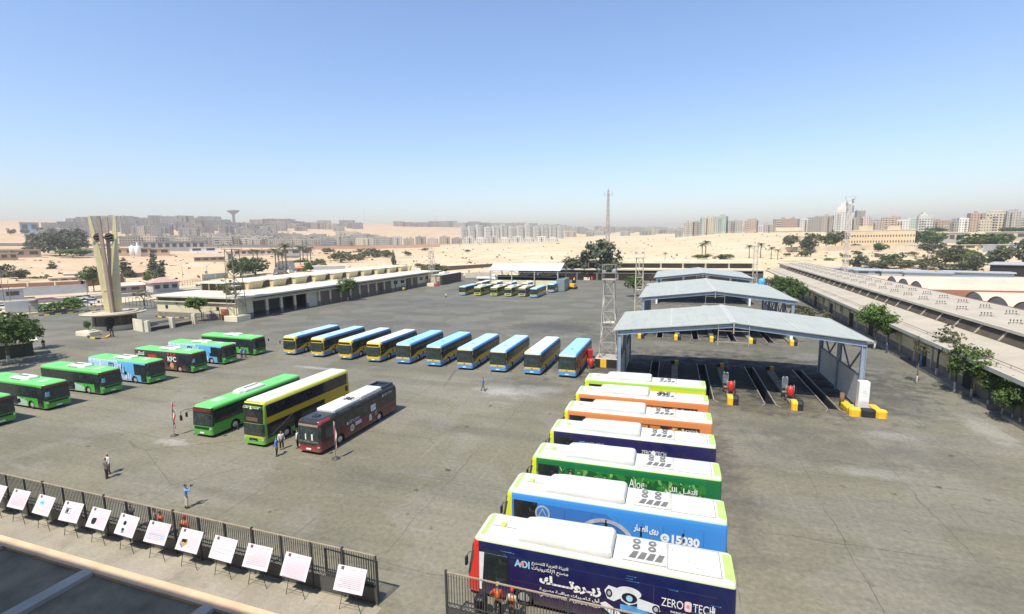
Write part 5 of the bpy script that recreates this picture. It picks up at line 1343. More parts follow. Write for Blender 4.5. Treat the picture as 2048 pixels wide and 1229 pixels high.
for x in (-9.4, -.5, 8.5):
    b.bar((x - 4.3, 0, 7.3), (x - 1.5, 0, 5.6), .1).bar((x + 4.3, 0, 7.3), (x + 1.5, 0, 5.6), .1).bar((x - 1.5, 0, 5.6), (x + 1.5, 0, 5.6), .1).bar((x - 1.5, 0, 5.6), (x, 0, 7.3), .08).bar((x + 1.5, 0, 5.6), (x, 0, 7.3), .08)
b.bar((-14, 0, 7.3), (13.5, 0, 7.3), .2).bar((-14, 0, 5.0), (13.5, 0, 5.0), .14)
b.build('brace', BEAMD, t)
MB().box(-14, .45, 0, 13.0, .7, 3.6).build('low_wall', wallmat('shed_low_wall', (.64, .58, .36)), t)
MB().box(-14, 9.0, 3.0, 13.4, 9.3, 4.9).build('recess_shade_sheet', DARK, t)  # black sheet stands in for the shade of the recess above the wall
t = thing('shipping_container', 'grey green container standing at the right end of the far shed', 'container', (-39.0, 178.5, 0), R(2))
MB().box(-1.5, -6, .15, 1.5, 5, 4.4).build('body', corr('container_grey', (.20, .24, .24)), t)
for y in (-4, -1, 2): MB().box(-1.52, y, .2, -1.49, y + .1, 4.3).build('rib', STEEL, t)
t = thing('excavator', 'small yellow machine parked by the grey green container', 'machine', (-36.2, 183, 0), R(80))
MB().bevbox(-1.6, -1, .9, 1.4, 1, 2.1, .1).build('body', YEL, t); MB().bevbox(.2, -.8, 2.1, 1.3, .5, 3.4, .08).build('cab', GLASS, t)
for sd in (-1, 1): MB().bevbox(-1.8, sd*1.0 - .25, 0, 1.8, sd*1.0 + .25, .85, .25).build('track', RUBBER, t)
MB().bar((1.2, .6, 1.8), (3.0, .6, 4.0), .3).bar((3.0, .6, 4.0), (4.2, .6, 1.6), .25).build('arm', YEL, t)

# brown block and yellow fork lift
t = thing('brown_store', 'windowless dark brown store with pale flat roof at the far end of the left workshop', 'building', (-94.6, 189.0, 0), R(2))
MB().box(-6, 0, 0, 0, 22, 4.1).build('wall', pm('brown_sheet_wall', (.085, .055, .035), .8, .15, .5), t)
MB().box(-6.3, -.3, 4.12, .3, 22.3, 4.4).build('roof', PALEROOF, t)
MB().box(-5.6, -.4, .1, -.6, -.02, 3.7).build('end_wall', wallmat('store_end_wall', (.60, .52, .36)), t)
MB().box(-4, 6, 4.4, -1.5, 12, 5.1).build('roof_box', WHITE, t)
t = thing('forklift', 'yellow forklift parked by the doors of the left workshop', 'forklift', (-99.4, 165.5, 0), R(-70))
MB().bevbox(-1.2, -.6, .35, .9, .6, 1.15, .1).build('body', pm('forklift_yellow', (.72, .58, .03), .5), t)
b = MB()
for x in (-.6, .6):
    for y in (-.5, .5): b.bar((x, y, 1.1), (x, y, 2.15), .07)
b.box(-.7, -.55, 2.15, .7, .55, 2.22); b.build('cab_frame', BLACK, t)
MB().bar((1.0, -.35, .1), (1.0, -.35, 2.3), .1).bar((1.0, .35, .1), (1.0, .35, 2.3), .1).bar((1.0, -.3, .15), (2.0, -.3, .12), .1).bar((1.0, .3, .15), (2.0, .3, .12), .1).build('mast', BLACK, t)
for x in (-.8, .65):
    for y in (-.6, .6): MB().tube([(x, y - .12, .32), (x, y + .12, .32)], .32, 12, smooth=False).build('wheel', RUBBER, t)

# ---------------------------------------------------------------- gate monument
MC = at(228, 627, 3.4); MC.z = 0
t = thing('gate_monument', 'round gatehouse with four tall cream concrete fins and dark disc emblems rising from its roof', 'monument', MC)
def finmat(name, col):
    b = NB(name); o = b.xyz()
    c = b.mix(b.ramp(b.noise(.4, 5, .6), .3, .7), tuple(x * .9 for x in col), tuple(x * 1.08 for x in col))
    c = b.mix(b.m('MULTIPLY', b.ramp(b.noise(1.6, 5, .7, None, (1, 1, .05)), .52, .72), .4), c, tuple(x * .55 for x in col))
    f = b.m('ABSOLUTE', b.m('SUBTRACT', b.m('FRACT', b.m('DIVIDE', o[2], 2.9)), .5))
    c = b.mix(b.m('MULTIPLY', LT(b, f, .008), .35), c, tuple(x * .4 for x in col))
    return b.done(c, .85, 0, .2)
FIN, FIN_SHADED = finmat('fin_cream', (.66, .565, .33)), finmat('fin_cream_shaded', (.40, .31, .23))  # second is the same concrete darkened to paint the fins in shade
va = math.atan2(MC.y, MC.x) - pi / 2          # right-hand direction across the view
for k in range(4):
    a = va + R(-17) + k * pi / 2
    d = Vector((cos(a), sin(a), 0)); nn = Vector((-sin(a), cos(a), 0))
    prof = [(1.8, 3.5), (2.95, 25.1), (2.4, 25.1), (1.7, 20.5), (1.05, 16.0), (.6, 12.5), (.4, 3.5)] if k % 2 == 0 else [(1.5, 3.5), (2.9, 25.0), (2.4, 25.0), (1.3, 15.0), (.8, 11.0), (.4, 3.5)]
    MB().ext(prof, lambda u, v, w_: d * u * .84 + nn * w_ + Vector((0, 0, v)), -.30, .30).build('fin', FIN if k % 2 == 0 else FIN_SHADED, t)
vd = Vector((-MC.x, -MC.y, 0)).normalized(); vr = Vector((-vd.y, vd.x, 0))
for sx in (-1.0, .85):
    c = vr * sx + vd * .7 + Vector((0, 0, 20.4))
    b = MB().disc(c - vd * .25, vd, .92, 20, 0, .3)
    e = b.build('emblem', pm('emblem_dark', (.03, .03, .022), .7), t)
    q = MB()
    for zz in (-.55, 0, .55):
        q.tube([c + vd * .09 + vr * x + Vector((0, 0, zz + .14 * sin(x * 4 + zz))) for x in [-.7 + .14 * i for i in range(11)]], .10, 6)
    q.build('wave_relief', pm('emblem_olive', (.12, .11, .075), .7), e)
q = MB()
for zz, x0_, x1_ in ((20.4, -2.8, 2.6), (8.6, -1.3, 1.3)): q.bar(vr * x0_ + Vector((0, 0, zz)), vr * x1_ + Vector((0, 0, zz)), .18)
q.build('tie_bar', FASCIA, t)
MB().lathe([(3.7, 3.35), (5.85, 3.40), (6.0, 3.70), (5.8, 3.75), (5.5, 3.60), (4.5, 3.58), (4.4, 3.85), (3.8, 3.9), (3.7, 3.7)], 40, smooth=False).build('roof', pm('monument_roof', (.50, .42, .30), .85, .1, .5), t)
MB().lathe([(4.15, 0), (4.15, .95), (4.05, 1.0), (4.05, 1.01)], 36, smooth=False).build('base_wall', wallmat('monument_base', (.60, .52, .34)), t)
MB().lathe([(3.95, 1.0), (3.95, 3.36)], 36, smooth=False).build('glazed_drum', glass('gatehouse_glass', (.03, .022, .016), .25), t)
for a in range(0, 360, 45): MB().box(3.95 * cos(R(a)) - .09, 3.95 * sin(R(a)) - .09, 1.0, 3.95 * cos(R(a)) + .09, 3.95 * sin(R(a)) + .09, 3.34).build('mullion', pm('dark_frame', (.05, .04, .03), .6), t)
a = math.atan2(vd.y, vd.x) - .25
MB().box(3.6 * cos(a) - .75, 3.6 * sin(a) - .75, 0, 3.6 * cos(a) + .75, 3.6 * sin(a) + .75, 2.6).build('door', DARK, t)
# kerb island, planter, gate
KERB = NB('striped_kerb'); _o = KERB.xyz(); KERB = KERB.done(KERB.mix(KERB.m('GREATER_THAN', KERB.m('FRACT', KERB.m('MULTIPLY', KERB.m('ADD', _o[0], _o[1]), .32)), .5), (.62, .42, .03), (.025, .025, .025)), .7)
def kerb(label, px, w_=.35):
    b = MB(); P = [at(*p) for p in px]
    for p, q in zip(P, P[1:]): b.bar(p + Vector((0, 0, .12)), q + Vector((0, 0, .12)), w_, .3)
    tag(b.build('striped_kerb', KERB), label, 'kerb', 'yellow and black kerbs near the gate')
kerb('curved yellow and black kerb at the foot of the round gatehouse', [(168, 668), (180, 677), (196, 679), (212, 677), (222, 671)])
kerb('long yellow and black kerb left of the gatehouse beyond the tree', [(66, 633), (110, 630), (150, 626), (200, 621)])
kerb('yellow and black kerb of the planting bed before the workshop end', [(312, 634), (330, 636), (360, 637), (378, 637)])
t = thing('planter', 'cream planter with a climbing plant left of the round gatehouse', 'planter', at(176, 671)); MB().bevbox(-2.2, -1.0, 0, 2.2, 1.0, .9, .1).build('planter_box', FASCIA, t)
gp_ = [at(296, 664), at(345, 656), at(389, 648)]
for k, p in enumerate(gp_):
    tag(MB().bevbox(-.42, -.42, 0, .42, .42, 2.4, .06).build('gate_pillar', FASCIA, None, p, R(20)), ('cream gate pillar next to the round gatehouse', 'cream gate pillar between the two gate leaves', 'cream gate pillar at the planted end of the gate')[k], 'gate pillar', 'cream gate pillars')
for k in range(2):
    p, q = gp_[k], gp_[k+1]; d = (q - p).normalized()
    t = thing('gate_leaf', ('sliding steel gate with black foot plate next to the gatehouse', 'sliding steel gate with black foot plate at the planted end')[k], 'gate', p + d * .6, math.atan2(d.y, d.x), 'sliding gates')
    ln = (q - p).length - 1.2; b = MB()
    for i in range(int(ln / .2)): b.box(i*.2, -.015, .8, i*.2 + .03, .015, 2.0)
    b.box(0, -.03, 1.98, ln, .03, 2.04); b.build('gate_bars', GALV, t)
    MB().box(0, -.03, .05, ln, .03, .8).build('foot_plate', BLACK, t)
t = thing('gate_house_wall', 'low cream wall with a framed panel joining the gatehouse to the gate', 'wall', gp_[0] + Vector((-.6, -.5, 0)), R(75))
MB().box(-.1, 0, 0, .1, 5.0, 2.6).build('wall_panel', FASCIA, t); MB().box(.1, .6, 1.0, .16, 4.2, 2.2).build('inset_panel', pm('inset_pale', (.6, .58, .5), .8), t)
# ---------------------------------------------------------------- terrain: desert plain rising to the town hills
TCOL = [(-900, [(420, 545), (600, 520), (800, 503), (1100, 490), (1500, 476), (2000, 460), (2500, 450)]),
    (0, [(420, 543), (600, 516), (800, 500), (1100, 487), (1500, 470), (2000, 452), (2500, 440)]),
    (250, [(420, 539), (600, 513), (800, 497), (1100, 485), (1500, 464), (1900, 447), (2500, 445)]),
    (500, [(420, 535), (600, 511), (800, 497), (1100, 486), (1500, 466), (2000, 448), (2600, 445)]),
    (750, [(450, 520), (650, 502), (900, 494), (1300, 476), (1900, 455), (2600, 447)]),
    (1000, [(450, 513), (650, 491), (800, 488), (1100, 480), (1700, 462), (2500, 453)]),
    (1200, [(450, 508), (650, 487), (850, 481), (1200, 474), (2000, 463), (2600, 460)]),
    (1350, [(450, 505), (650, 486), (850, 476), (1200, 468), (2000, 465)]),
    (1450, [(450, 503), (600, 485), (800, 468), (1000, 465), (2000, 463)]),
    (1600, [(430, 505), (560, 482), (750, 466), (1000, 463), (2000, 462)]),
    (1750, [(420, 510), (520, 497), (700, 478), (850, 466), (1500, 462)]),
    (2048, [(420, 512), (520, 500), (700, 475), (850, 464), (1500, 460)]),
    (2900, [(420, 512), (520, 500), (700, 475), (850, 464), (1500, 460)])]
_tc = []
for px, rows in TCOL:
    v = [(math.log(60), 0.0), (math.log(300), 0.0)] + [(math.log(r), max(0, far(px, py, r).z)) for r, py in rows]
    v.append((math.log(6000), v[-1][1] * .8)); _tc.append((px, v))
def lerp_tab(v, x):
    if x <= v[0][0]: return v[0][1]
    for (a, za), (b, zb) in zip(v, v[1:]):
        if x <= b: return za + (zb - za) * (x - a) / (b - a)
    return v[-1][1]
def terr(x, y):
    r = math.hypot(x, y); f = Vector((-sin(YAW), cos(YAW))); rt = Vector((cos(YAW), sin(YAW)))
    d = x * f.x + y * f.y; u = x * rt.x + y * rt.y
    px = 1024 + FPX * u / d if d > r * .3 else (-900 if u < 0 else 2900)
    px = max(-900, min(2900, px)); lr = math.log(max(60, r))
    for (pa, va), (pb, vb) in zip(_tc, _tc[1:]):
        if px <= pb: k = (px - pa) / (pb - pa); return lerp_tab(va, lr) * (1 - k) + lerp_tab(vb, lr) * k
    return 0.0
def ground_at(px, py, r0=None):
    """where the sight line of a pixel meets the terrain"""
    r = 70.0
    while r < 3000:
        p = far(px, py, r)
        if p.z <= max(0, terr(p.x, p.y)): return p
        r *= 1.006
    return far(px, py, r0 or 800)
DEP = lambda p: (p - Vector((0, 0, CAMH))).dot(FWD)
FWD = Vector((-sin(YAW) * cos(PIT), cos(YAW) * cos(PIT), -sin(PIT)))
def in_yard(x, y): return -166 < x < 42 and 20 < y < 240
def sand():
    b = NB('desert_sand'); o = b.xyz()
    n = b.ramp(b.noise(.006, 6, .6), .35, .65)
    c = b.mix(n, (.55, .43, .255), (.63, .52, .345))
    left = b.ramp(b.m('ADD', o[0], b.m('MULTIPLY', b.noise(.004, 3), 200.0)), -60, -260)
    c = b.mix(b.m('MULTIPLY', left, .6), c, (.56, .36, .21))
    c = b.mix(b.m('MULTIPLY', b.ramp(b.noise(.018, 5, .7), .52, .68), .6), c, (.52, .32, .18))
    c = b.mix(b.m('MULTIPLY', b.ramp(b.noise(.03, 5, .7, None, (.4, 1, 1)), .54, .68), .6), c, (.66, .58, .46))
    c = b.mix(b.m('MULTIPLY', b.ramp(b.noise(.09, 4, .75), .56, .66), .6), c, (.26, .19, .115))
    c = b.mix(b.m('MULTIPLY', b.ramp(b.noise(.05, 4, .75, None, (.3, 1, 1)), .58, .66), .55), c, (.32, .235, .155))
    b.bump(b.noise(.12, 6, .7), .6, 2.0)
    return b.done(c, .95, 0, .15)
b = MB(); NA, rs = 260, [62 * 1.045 ** k for k in range(103)]
for r in rs:
    for i in range(NA + 1):
        a = R(-105 + 210 * i / NA) - YAW
        x, y = r * sin(a), r * cos(a); z = terr(x, y)
        if in_yard(x, y): z = -2.5
        else:
            z -= .05
            if 240 < r < 800: z += .5 * sin(x * .045 + 1.7 * sin(y * .021)) * sin(y * .06 + 2 * sin(x * .013)) * min(1, (r - 240) / 100)
        b.v.append((x, y, z))
for j in range(len(rs) - 1):
    for i in range(NA): b.f.append([j*(NA+1)+i, j*(NA+1)+i+1, (j+1)*(NA+1)+i+1, (j+1)*(NA+1)+i]); b.m.append(0); b.sm.append(True)
tag(b.build('desert_ground', sand()), kind='structure')
tag(MB().quad((-6000, -3000, -6), (6000, -3000, -6), (6000, 6500, -6), (-6000, 6500, -6)).build('plain', pm('plain_sand', (.5, .40, .27), .95)), kind='structure')
ROADM = pm('road_grey', (.125, .122, .112), .95, .12, .15, spec=.05)
def road(name, pts, wd, mat=ROADM, dz=.06):
    b = MB(); P = [Vector((x, y, 0)) for x, y in pts]; rows = []
    for i, p in enumerate(P):
        d = (P[min(i+1, len(P)-1)] - P[max(i-1, 0)]).normalized(); nn = Vector((-d.y, d.x, 0)) * wd / 2
        rows += [[p + nn, p - nn]]
    sub = []
    for (a, c), (e, f) in zip(rows, rows[1:]):
        for k in range(8): sub.append((a.lerp(e, k / 8), c.lerp(f, k / 8)))
    sub.append(rows[-1])
    for q in sub: b.v += [(v.x, v.y, max(terr(v.x, v.y), 0) + dz) for v in q]
    for k in range(len(sub) - 1): b.f.append([2*k+1, 2*k+3, 2*k+2, 2*k]); b.m.append(0); b.sm.append(False)
    return tag(b.build(name, mat), kind='structure')
road('main_road', [(-262, -10), (-212, 98), (-160, 205), (-150, 240)], 15)
road('avenue', [(-158, 200), (-232, 246), (-300, 318), (-380, 415), (-470, 540)], 14, dz=.10)
road('verge', [(-239, 60), (-229, 103), (-188, 190)], 9, pm('verge_sand', (.50, .40, .29), .95), .09)
road('pavement_strip', [(-222, 93), (-170, 200)], 2.2, pm('pavement_pale', (.46, .43, .38), .9), .12)

# ---------------------------------------------------------------- foliage
def leafmat(name, a, c_, dry=.0):
    b = NB(name)
    g = b.n('ShaderNodeNewGeometry').outputs['Random Per Island']
    oi = b.n('ShaderNodeObjectInfo').outputs['Random']
    c = b.mix(g, a, c_)
    c = b.mix(b.m('MULTIPLY', b.ramp(g, .82, 1.0), .5), c, tuple(min(.9, x * 1.7) for x in c_))
    c = b.mix(b.m('MULTIPLY', oi, .25), c, (a[0] * 1.5, a[1] * 1.1, a[2] * .9))
    s = b.n('ShaderNodeBsdfTranslucent'); b.inp(s.inputs[0], c)
    m = b.n('ShaderNodeMixShader'); m.inputs[0].default_value = .22
    b.done(c, .65, 0, .25)
    out = b.t.nodes['Material Output']
    b.t.links.new(b.b.outputs[0], m.inputs[1]); b.t.links.new(s.outputs[0], m.inputs[2]); b.t.links.new(m.outputs[0], out.inputs['Surface'])
    return b.mat
LEAF = leafmat('leaf_green', (.040, .075, .016), (.12, .185, .04))
LEAFB = leafmat('leaf_bright_green', (.050, .10, .018), (.15, .24, .045))
LEAFD = leafmat('leaf_dusty_dark', (.072, .084, .045), (.165, .18, .098))
LEAFO = leafmat('leaf_olive_dry', (.075, .080, .035), (.17, .165, .075))
LEAFP = leafmat('palm_leaf', (.050, .062, .026), (.13, .145, .065))
BARK = pm('bark', (.13, .10, .07), .9, .3, 3)
BARKW = pm('bark_limewashed', (.50, .46, .40), .9, .15, 2)
def crown_mesh(name, mat, seed, blobs, n, size, flat=.0):
    """leaf sized faces gathered in twig clumps through the crown's volume"""
    k = random.Random(seed); b = MB()
    tot = sum(r[3] ** 2 for r in blobs)
    for (cx, cy, cz, rr, sz) in blobs:
        m = int(n * rr * rr / tot)
        for _ in range(max(3, m // 9)):
            v = Vector((k.gauss(0, 1), k.gauss(0, 1), k.gauss(0, 1))).normalized() * (k.uniform(.25, 1.0) ** .45) * rr
            c0 = Vector((cx + v.x, cy + v.y, cz + v.z * sz)); out = v.normalized()
            cr = rr * k.uniform(.16, .34)
            for _2 in range(9):
                p = c0 + Vector((k.gauss(0, 1), k.gauss(0, 1), k.gauss(0, .7))) * cr * .55
                nn = (out * .7 + Vector((k.uniform(-1, 1), k.uniform(-1, 1), k.uniform(-.3, 1.2)))).normalized()
                a = nn.cross(Vector((k.uniform(-1, 1), k.uniform(-1, 1), .3))).normalized(); c = nn.cross(a)
                s = size * k.uniform(.55, 1.3)
                b.add([p - a*s*.5, p + c*s*.28 + nn*s*.08, p + a*s*.5, p - c*s*.28 - nn*s*.04], [(0, 1, 2, 3)])
    return b.mesh('crown', mat)
def trunk_mesh(seed, h, r, blobs, mats, lime=0.0, lean=(.0, .0)):
    k = random.Random(seed); b = MB(); r = r * .68; fork = Vector((lean[0] * h, lean[1] * h, h))
    mid = Vector((lean[0] * h * .35 + k.uniform(-.1, .1), lean[1] * h * .35, h * .55))
    zl = min(lime, h * .5)
    if lime:
        q = mid * (zl / (h * .55)); q.z = zl
        b.tube([(0, 0, -.1), q], [r * 1.25, r * 1.05], 8, 1); b.tube([q, mid, fork], [r * 1.02, r * .9, r * .7], 8, 0)
    else: b.tube([(0, 0, -.1), mid, fork], [r * 1.25, r * .9, r * .7], 8, 0)
    for (cx, cy, cz, rr, sz) in blobs:
        e = Vector((cx, cy, cz)); m = fork.lerp(e, .5) + Vector((k.uniform(-.2, .2), k.uniform(-.2, .2), .1 * rr))
        b.tube([fork - Vector((0, 0, .1)), m, e], [r * .5, r * .32, r * .12], 6, 0)
        for _ in range(3):
            t = e + Vector((k.uniform(-1, 1), k.uniform(-1, 1), k.uniform(-.2, 1))) * rr * .7
            b.tube([m, t], [r * .2, r * .05], 5, 0)
    return b.mesh('trunk', mats)
def proto(kind, seed):
    k = random.Random(seed)
    if kind == 'round':       # unit-ish trees, about 6 m tall
        bl = [(k.uniform(-1.3, 1.3), k.uniform(-1.3, 1.3), k.uniform(3.0, 4.9), k.uniform(.9, 1.5), .8) for _ in range(6)]
        return crown_mesh('c', LEAF, seed, bl, 2600, .34), trunk_mesh(seed, 2.2, .16, bl, [BARK, BARKW], .9)
    if kind == 'bright':
        bl = [(k.uniform(-1.1, 1.1), k.uniform(-1.1, 1.1), k.uniform(2.8, 4.8), k.uniform(.9, 1.4), .85) for _ in range(6)]
        return crown_mesh('c', LEAFB, seed, bl, 2800, .32), trunk_mesh(seed, 2.0, .14, bl, [BARK, BARKW], .9)
    if kind == 'sparse':
        bl = [(k.uniform(-1.1, 1.1), k.uniform(-1.1, 1.1), k.uniform(3.6, 5.6), k.uniform(.5, .9), 1.0) for _ in range(5)]
        return crown_mesh('c', LEAFO, seed, bl, 500, .28), trunk_mesh(seed, 2.6, .17, bl, [BARK, BARKW], 1.0)
    if kind == 'tall':
        bl = [(k.uniform(-.9, .9) * (1 - q / 9), k.uniform(-.9, .9) * (1 - q / 9), 1.6 + q * .62, 1.25 - q * .10, .9) for q in range(8)]
        return crown_mesh('c', LEAFD, seed, bl, 2600, .40), trunk_mesh(seed, 2.0, .15, bl[:6], [BARK, BARKW])
    if kind == 'far':
        bl = [(k.uniform(-1.7, 1.7), k.uniform(-1.7, 1.7), k.uniform(1.8, 4.6), k.uniform(1.1, 1.7), .8) for _ in range(7)]
        return crown_mesh('c', LEAFD, seed, bl, 1500, .60), trunk_mesh(seed, 1.6, .18, bl[:5], [BARK, BARKW])
    if kind == 'fargreen':
        bl = [(k.uniform(-2.0, 2.0), k.uniform(-1.6, 1.6), k.uniform(1.9, 4.3), k.uniform(1.2, 1.7), .75) for _ in range(8)]
        return crown_mesh('c', LEAF, seed, bl, 1700, .58), trunk_mesh(seed, 1.6, .18, bl[:5], [BARK, BARKW])
    if kind == 'shrub':
        bl = [(k.uniform(-2.0, 2.0), k.uniform(-1.2, 1.2), k.uniform(.7, 2.0), k.uniform(.8, 1.3), .7) for _ in range(6)]
        return crown_mesh('c', LEAFO, seed, bl, 900, .45), trunk_mesh(seed, .5, .08, bl, [BARK, BARKW])
    if kind == 'bush':
        bl = [(k.uniform(-1.6, 1.6), k.uniform(-1.2, 1.2), k.uniform(.9, 2.6), k.uniform(.9, 1.4), .8) for _ in range(6)]
        return crown_mesh('c', LEAFB, seed, bl, 1400, .40), trunk_mesh(seed, .5, .08, bl, [BARK, BARKW])
    if kind == 'palm':
        b = MB(); h = 6.0
        for q in range(26):
            az = q * 2.4 + k.uniform(-.2, .2); up = k.uniform(-.25, 1.15); ln = k.uniform(1.9, 2.5); pts = []
            for i in range(6):
                t = i / 5; pts.append(Vector((cos(az) * ln * t * cos(up * (1 - t * .3)), sin(az) * ln * t * cos(up * (1 - t * .3)), h + ln * (sin(up) * t - .62 * t * t))))
            sd = Vector((-sin(az), cos(az), 0))
            for i in range(5):
                for s_ in (-1, 1):
                    for u in (0, .5):
                        p = pts[i].lerp(pts[i+1], u); q2 = pts[i].lerp(pts[i+1], min(1, u + .28))
                        w_ = .34 * (1 - (i + u) / 6.2)
                        b.add([p, q2, q2 + sd * s_ * w_ + Vector((0, 0, -.16)) + (q2 - p) * .8, p + sd * s_ * w_ + Vector((0, 0, -.16)) + (q2 - p) * .8], [(0, 1, 2, 3)])
        t = MB().tube([(0, 0, -.2), (.06, .03, 2), (.0, .05, 4), (0, 0, h)], [.24, .19, .17, .20], 8, 0)
        t.ball((0, 0, h - .2), .34, 8, 0, 1.2)
        return b.mesh('crown', LEAFP), t.mesh('trunk', [pm('palm_trunk', (.16, .125, .085), .95, .3, 5), BARKW])
PROT = {}
PH = dict(round=5.9, bright=5.8, sparse=6.3, tall=7.6, far=5.8, fargreen=5.6, shrub=2.8, bush=3.4, palm=7.2)
_ti = [0]
def tree(kind, px, py, hpx, label, r=None, group='trees', wide=1.0, name=None):
    p = at(px, py) if r is None else ground_at(px, py, r)
    if group == GY and p.x > 25: p.x = min(p.x, 30 + .036 * (p.y - 52) + 2.35)
    _ti[0] += 1; key = (kind, _ti[0] % 3)
    if key not in PROT: PROT[key] = proto(kind, 100 + 7 * len(PROT))
    d = (p - Vector((0, 0, CAMH))).dot(FWD); s = hpx / FPX * d / PH[kind]
    nm = name or {'palm': 'palm_tree', 'shrub': 'shrub', 'bush': 'bush'}.get(kind, 'tree')
    t = thing(nm, label, 'palm' if kind == 'palm' else ('shrub' if kind in ('shrub', 'bush') else 'tree'), p, U(0, 6.28), group)
    t.scale = (s * wide, s * wide, s)
    link('crown', PROT[key][0], t); link('trunk', PROT[key][1], t)
    return t
GY = 'trees in and beside the bus yard'
tree('round', 18, 728, 112, 'broad dark leafed tree with red cloth under it at the left edge of the picture', group=GY, wide=1.25)
tree('round', -38, 722, 105, 'leafy tree cut off by the left edge, behind the broad one', group=GY, wide=1.2)
tree('bright', -8, 745, 92, 'bright green tree lowest down at the left edge of the picture', group=GY, wide=1.1)
tree('round', 62, 700, 68, 'small open crowned tree at the right flank of the broad left tree', group=GY)
for k_, px, py, h, w_, lab in (('bright', 1748, 700, 98, .95, 'fresh green tree by the workshop wall right behind the nearest canopy'), ('round', 1775, 702, 78, .8, 'narrow darker tree next to the fresh green one by the workshop wall'),
    ('sparse', 1833, 768, 105, .6, 'thin nearly leafless sapling before the blue door'), ('sparse', 1876, 755, 118, 1.0, 'bare forked tree with limewashed trunk by the workshop'), ('sparse', 1908, 785, 135, .75, 'tall thin tree with a yellowish tuft above the eave'),
    ('round', 1944, 795, 112, .95, 'dense dark green tree with its crown under the eave'), ('round', 1975, 815, 96, 1.0, 'dense tree leaning over the planter, second from the thin tuft topped one'), ('bright', 2006, 830, 92, .95, 'light green tree with limewashed stem in the right planter'), ('bright', 2032, 842, 92, .9, 'light green tree with white stem by the right picture edge'), ('round', 2058, 852, 96, 1.0, 'leafy tree cut by the right edge of the picture')):
    tree(k_, px, py, h, lab, group=GY, wide=w_)
for k_, px, py, h, w_, lab in (('sparse', 1535, 592, 44, 1.3, 'dry brownish tree at the far end of the right workshop'), ('round', 1563, 606, 58, 1.1, 'dark tree by the workshop behind the middle canopy, left one'), ('round', 1588, 616, 60, 1.1, 'dark tree by the workshop behind the middle canopy, right one'), ('shrub', 1625, 640, 30, 1.2, 'dry scrub at the right rear of the nearest canopy'),
    ('round', 1268, 594, 46, 1.15, 'small dark tree left of the middle canopy behind its lattice tower'), ('sparse', 1300, 580, 38, 1.0, 'thin pale tree between the two left ends of the far canopies'), ('fargreen', 1440, 552, 32, 1.2, 'bright round tree before the roof of the far building'), ('tall', 1168, 560, 66, 1.1, 'broad grey green tree in front of the far building, left one'), ('far', 1192, 558, 78, 1.25, 'highest grey green tree in front of the far building'), ('far', 1150, 560, 50, 1.0, 'low grey green tree beside the far bus shed'),
    ('round', 696, 602, 50, 1.1, 'single tree standing in front of the left workshop doors'), ('sparse', 474, 632, 80, 1.5, 'airy tree around the dark lattice tower by the left workshop'), ('bright', 405, 642, 48, 1.5, 'wide bright green bush tree behind the gate pillar'), ('sparse', 360, 634, 40, 1.2, 'bare shrub tree before the cream workshop end'), ('sparse', 290, 618, 42, 1.8, 'bare twiggy tree between gatehouse and workshop'), ('bright', 180, 672, 30, .8, 'small climbing plant at the gatehouse planter')):
    tree(k_, px, py, h, lab, group=GY, wide=w_)
GL = 'trees beyond the yard on the left'
L_ = [('round', 188, 584, 56, 'dark tree left of the tall fins', 1.0), ('tall', 252, 560, 52, 'dark tree right behind the tall fins', 1.3), ('tall', 310, 558, 60, 'tall grey green tree above the gate guardhouse, left one', 1.1), ('tall', 326, 562, 48, 'pointed tree above the gate guardhouse, right one', 1.3), ('far', 8, 566, 38, 'grey tree by the brick wall at the left picture edge', 1.2),
    ('far', 45, 567, 30, 'low tree behind the brick wall at far left', 1.5), ('shrub', 80, 566, 20, 'olive scrub along the brick wall', 1.6), ('tall', 107, 552, 36, 'pointed dark tree rising from the scrub behind the brick wall', 1.3), ('fargreen', 482, 556, 52, 'bright green tree behind the dark lattice tower', 1.1), ('far', 512, 552, 42, 'dusty wide tree right of the dark lattice tower', 1.5), ('fargreen', 622, 548, 26, 'dark green bush tree by the avenue junction', 1.4), ('bush', 645, 543, 16, 'low green hedge bush by the avenue junction', 1.5), ('bush', 595, 532, 14, 'green hedge behind the avenue palms', 2.0),
    ('bush', 118, 625, 22, 'green hedge at the car park, left part', 2.2), ('bush', 150, 615, 22, 'green hedge at the car park, right part', 1.8), ('bush', 293, 566, 16, 'small bright tree beside the guardhouse', 1.2), ('tall', 788, 536, 42, 'lone thin tree in the desert beyond the workshop roof', .6), ('shrub', 870, 546, 22, 'dusty scrub behind the far tower of the workshop', 1.8), ('tall', 1103, 528, 18, 'small dark tree at the end of the far building roof', 1.1)]
for k_, px, py, h, lab, w_ in L_: tree(k_, px, py, h, lab, group=GL, wide=w_)
for px, py, h in ((75, 512, 46), (98, 508, 40), (120, 512, 56), (142, 508, 50), (160, 512, 42), (20, 522, 22), (66, 505, 22), (50, 472, 14), (22, 470, 14), (100, 478, 22), (85, 470, 16)):
    tree('far', px, py, h, 'grey green tree of the grove at the far left before the viaduct', 640 if py > 500 else 1000, 'grove at the far left', 1.05)
tree('bush', 145, 515, 18, 'low bright olive thicket in front of the grove at the far left', 600, GL, 3.0)
for px, py, h, r in ((508, 530, 34, 420), (516, 533, 36, 410), (552, 536, 42, 400), (558, 538, 36, 400), (566, 541, 40, 390), (573, 543, 60, 380), (601, 525, 36, 420), (607, 524, 34, 420), (615, 523, 30, 420), (622, 524, 32, 420)):
    tree('palm', px, py, h, 'date palm in the row along the avenue', r, 'palms along the avenue')
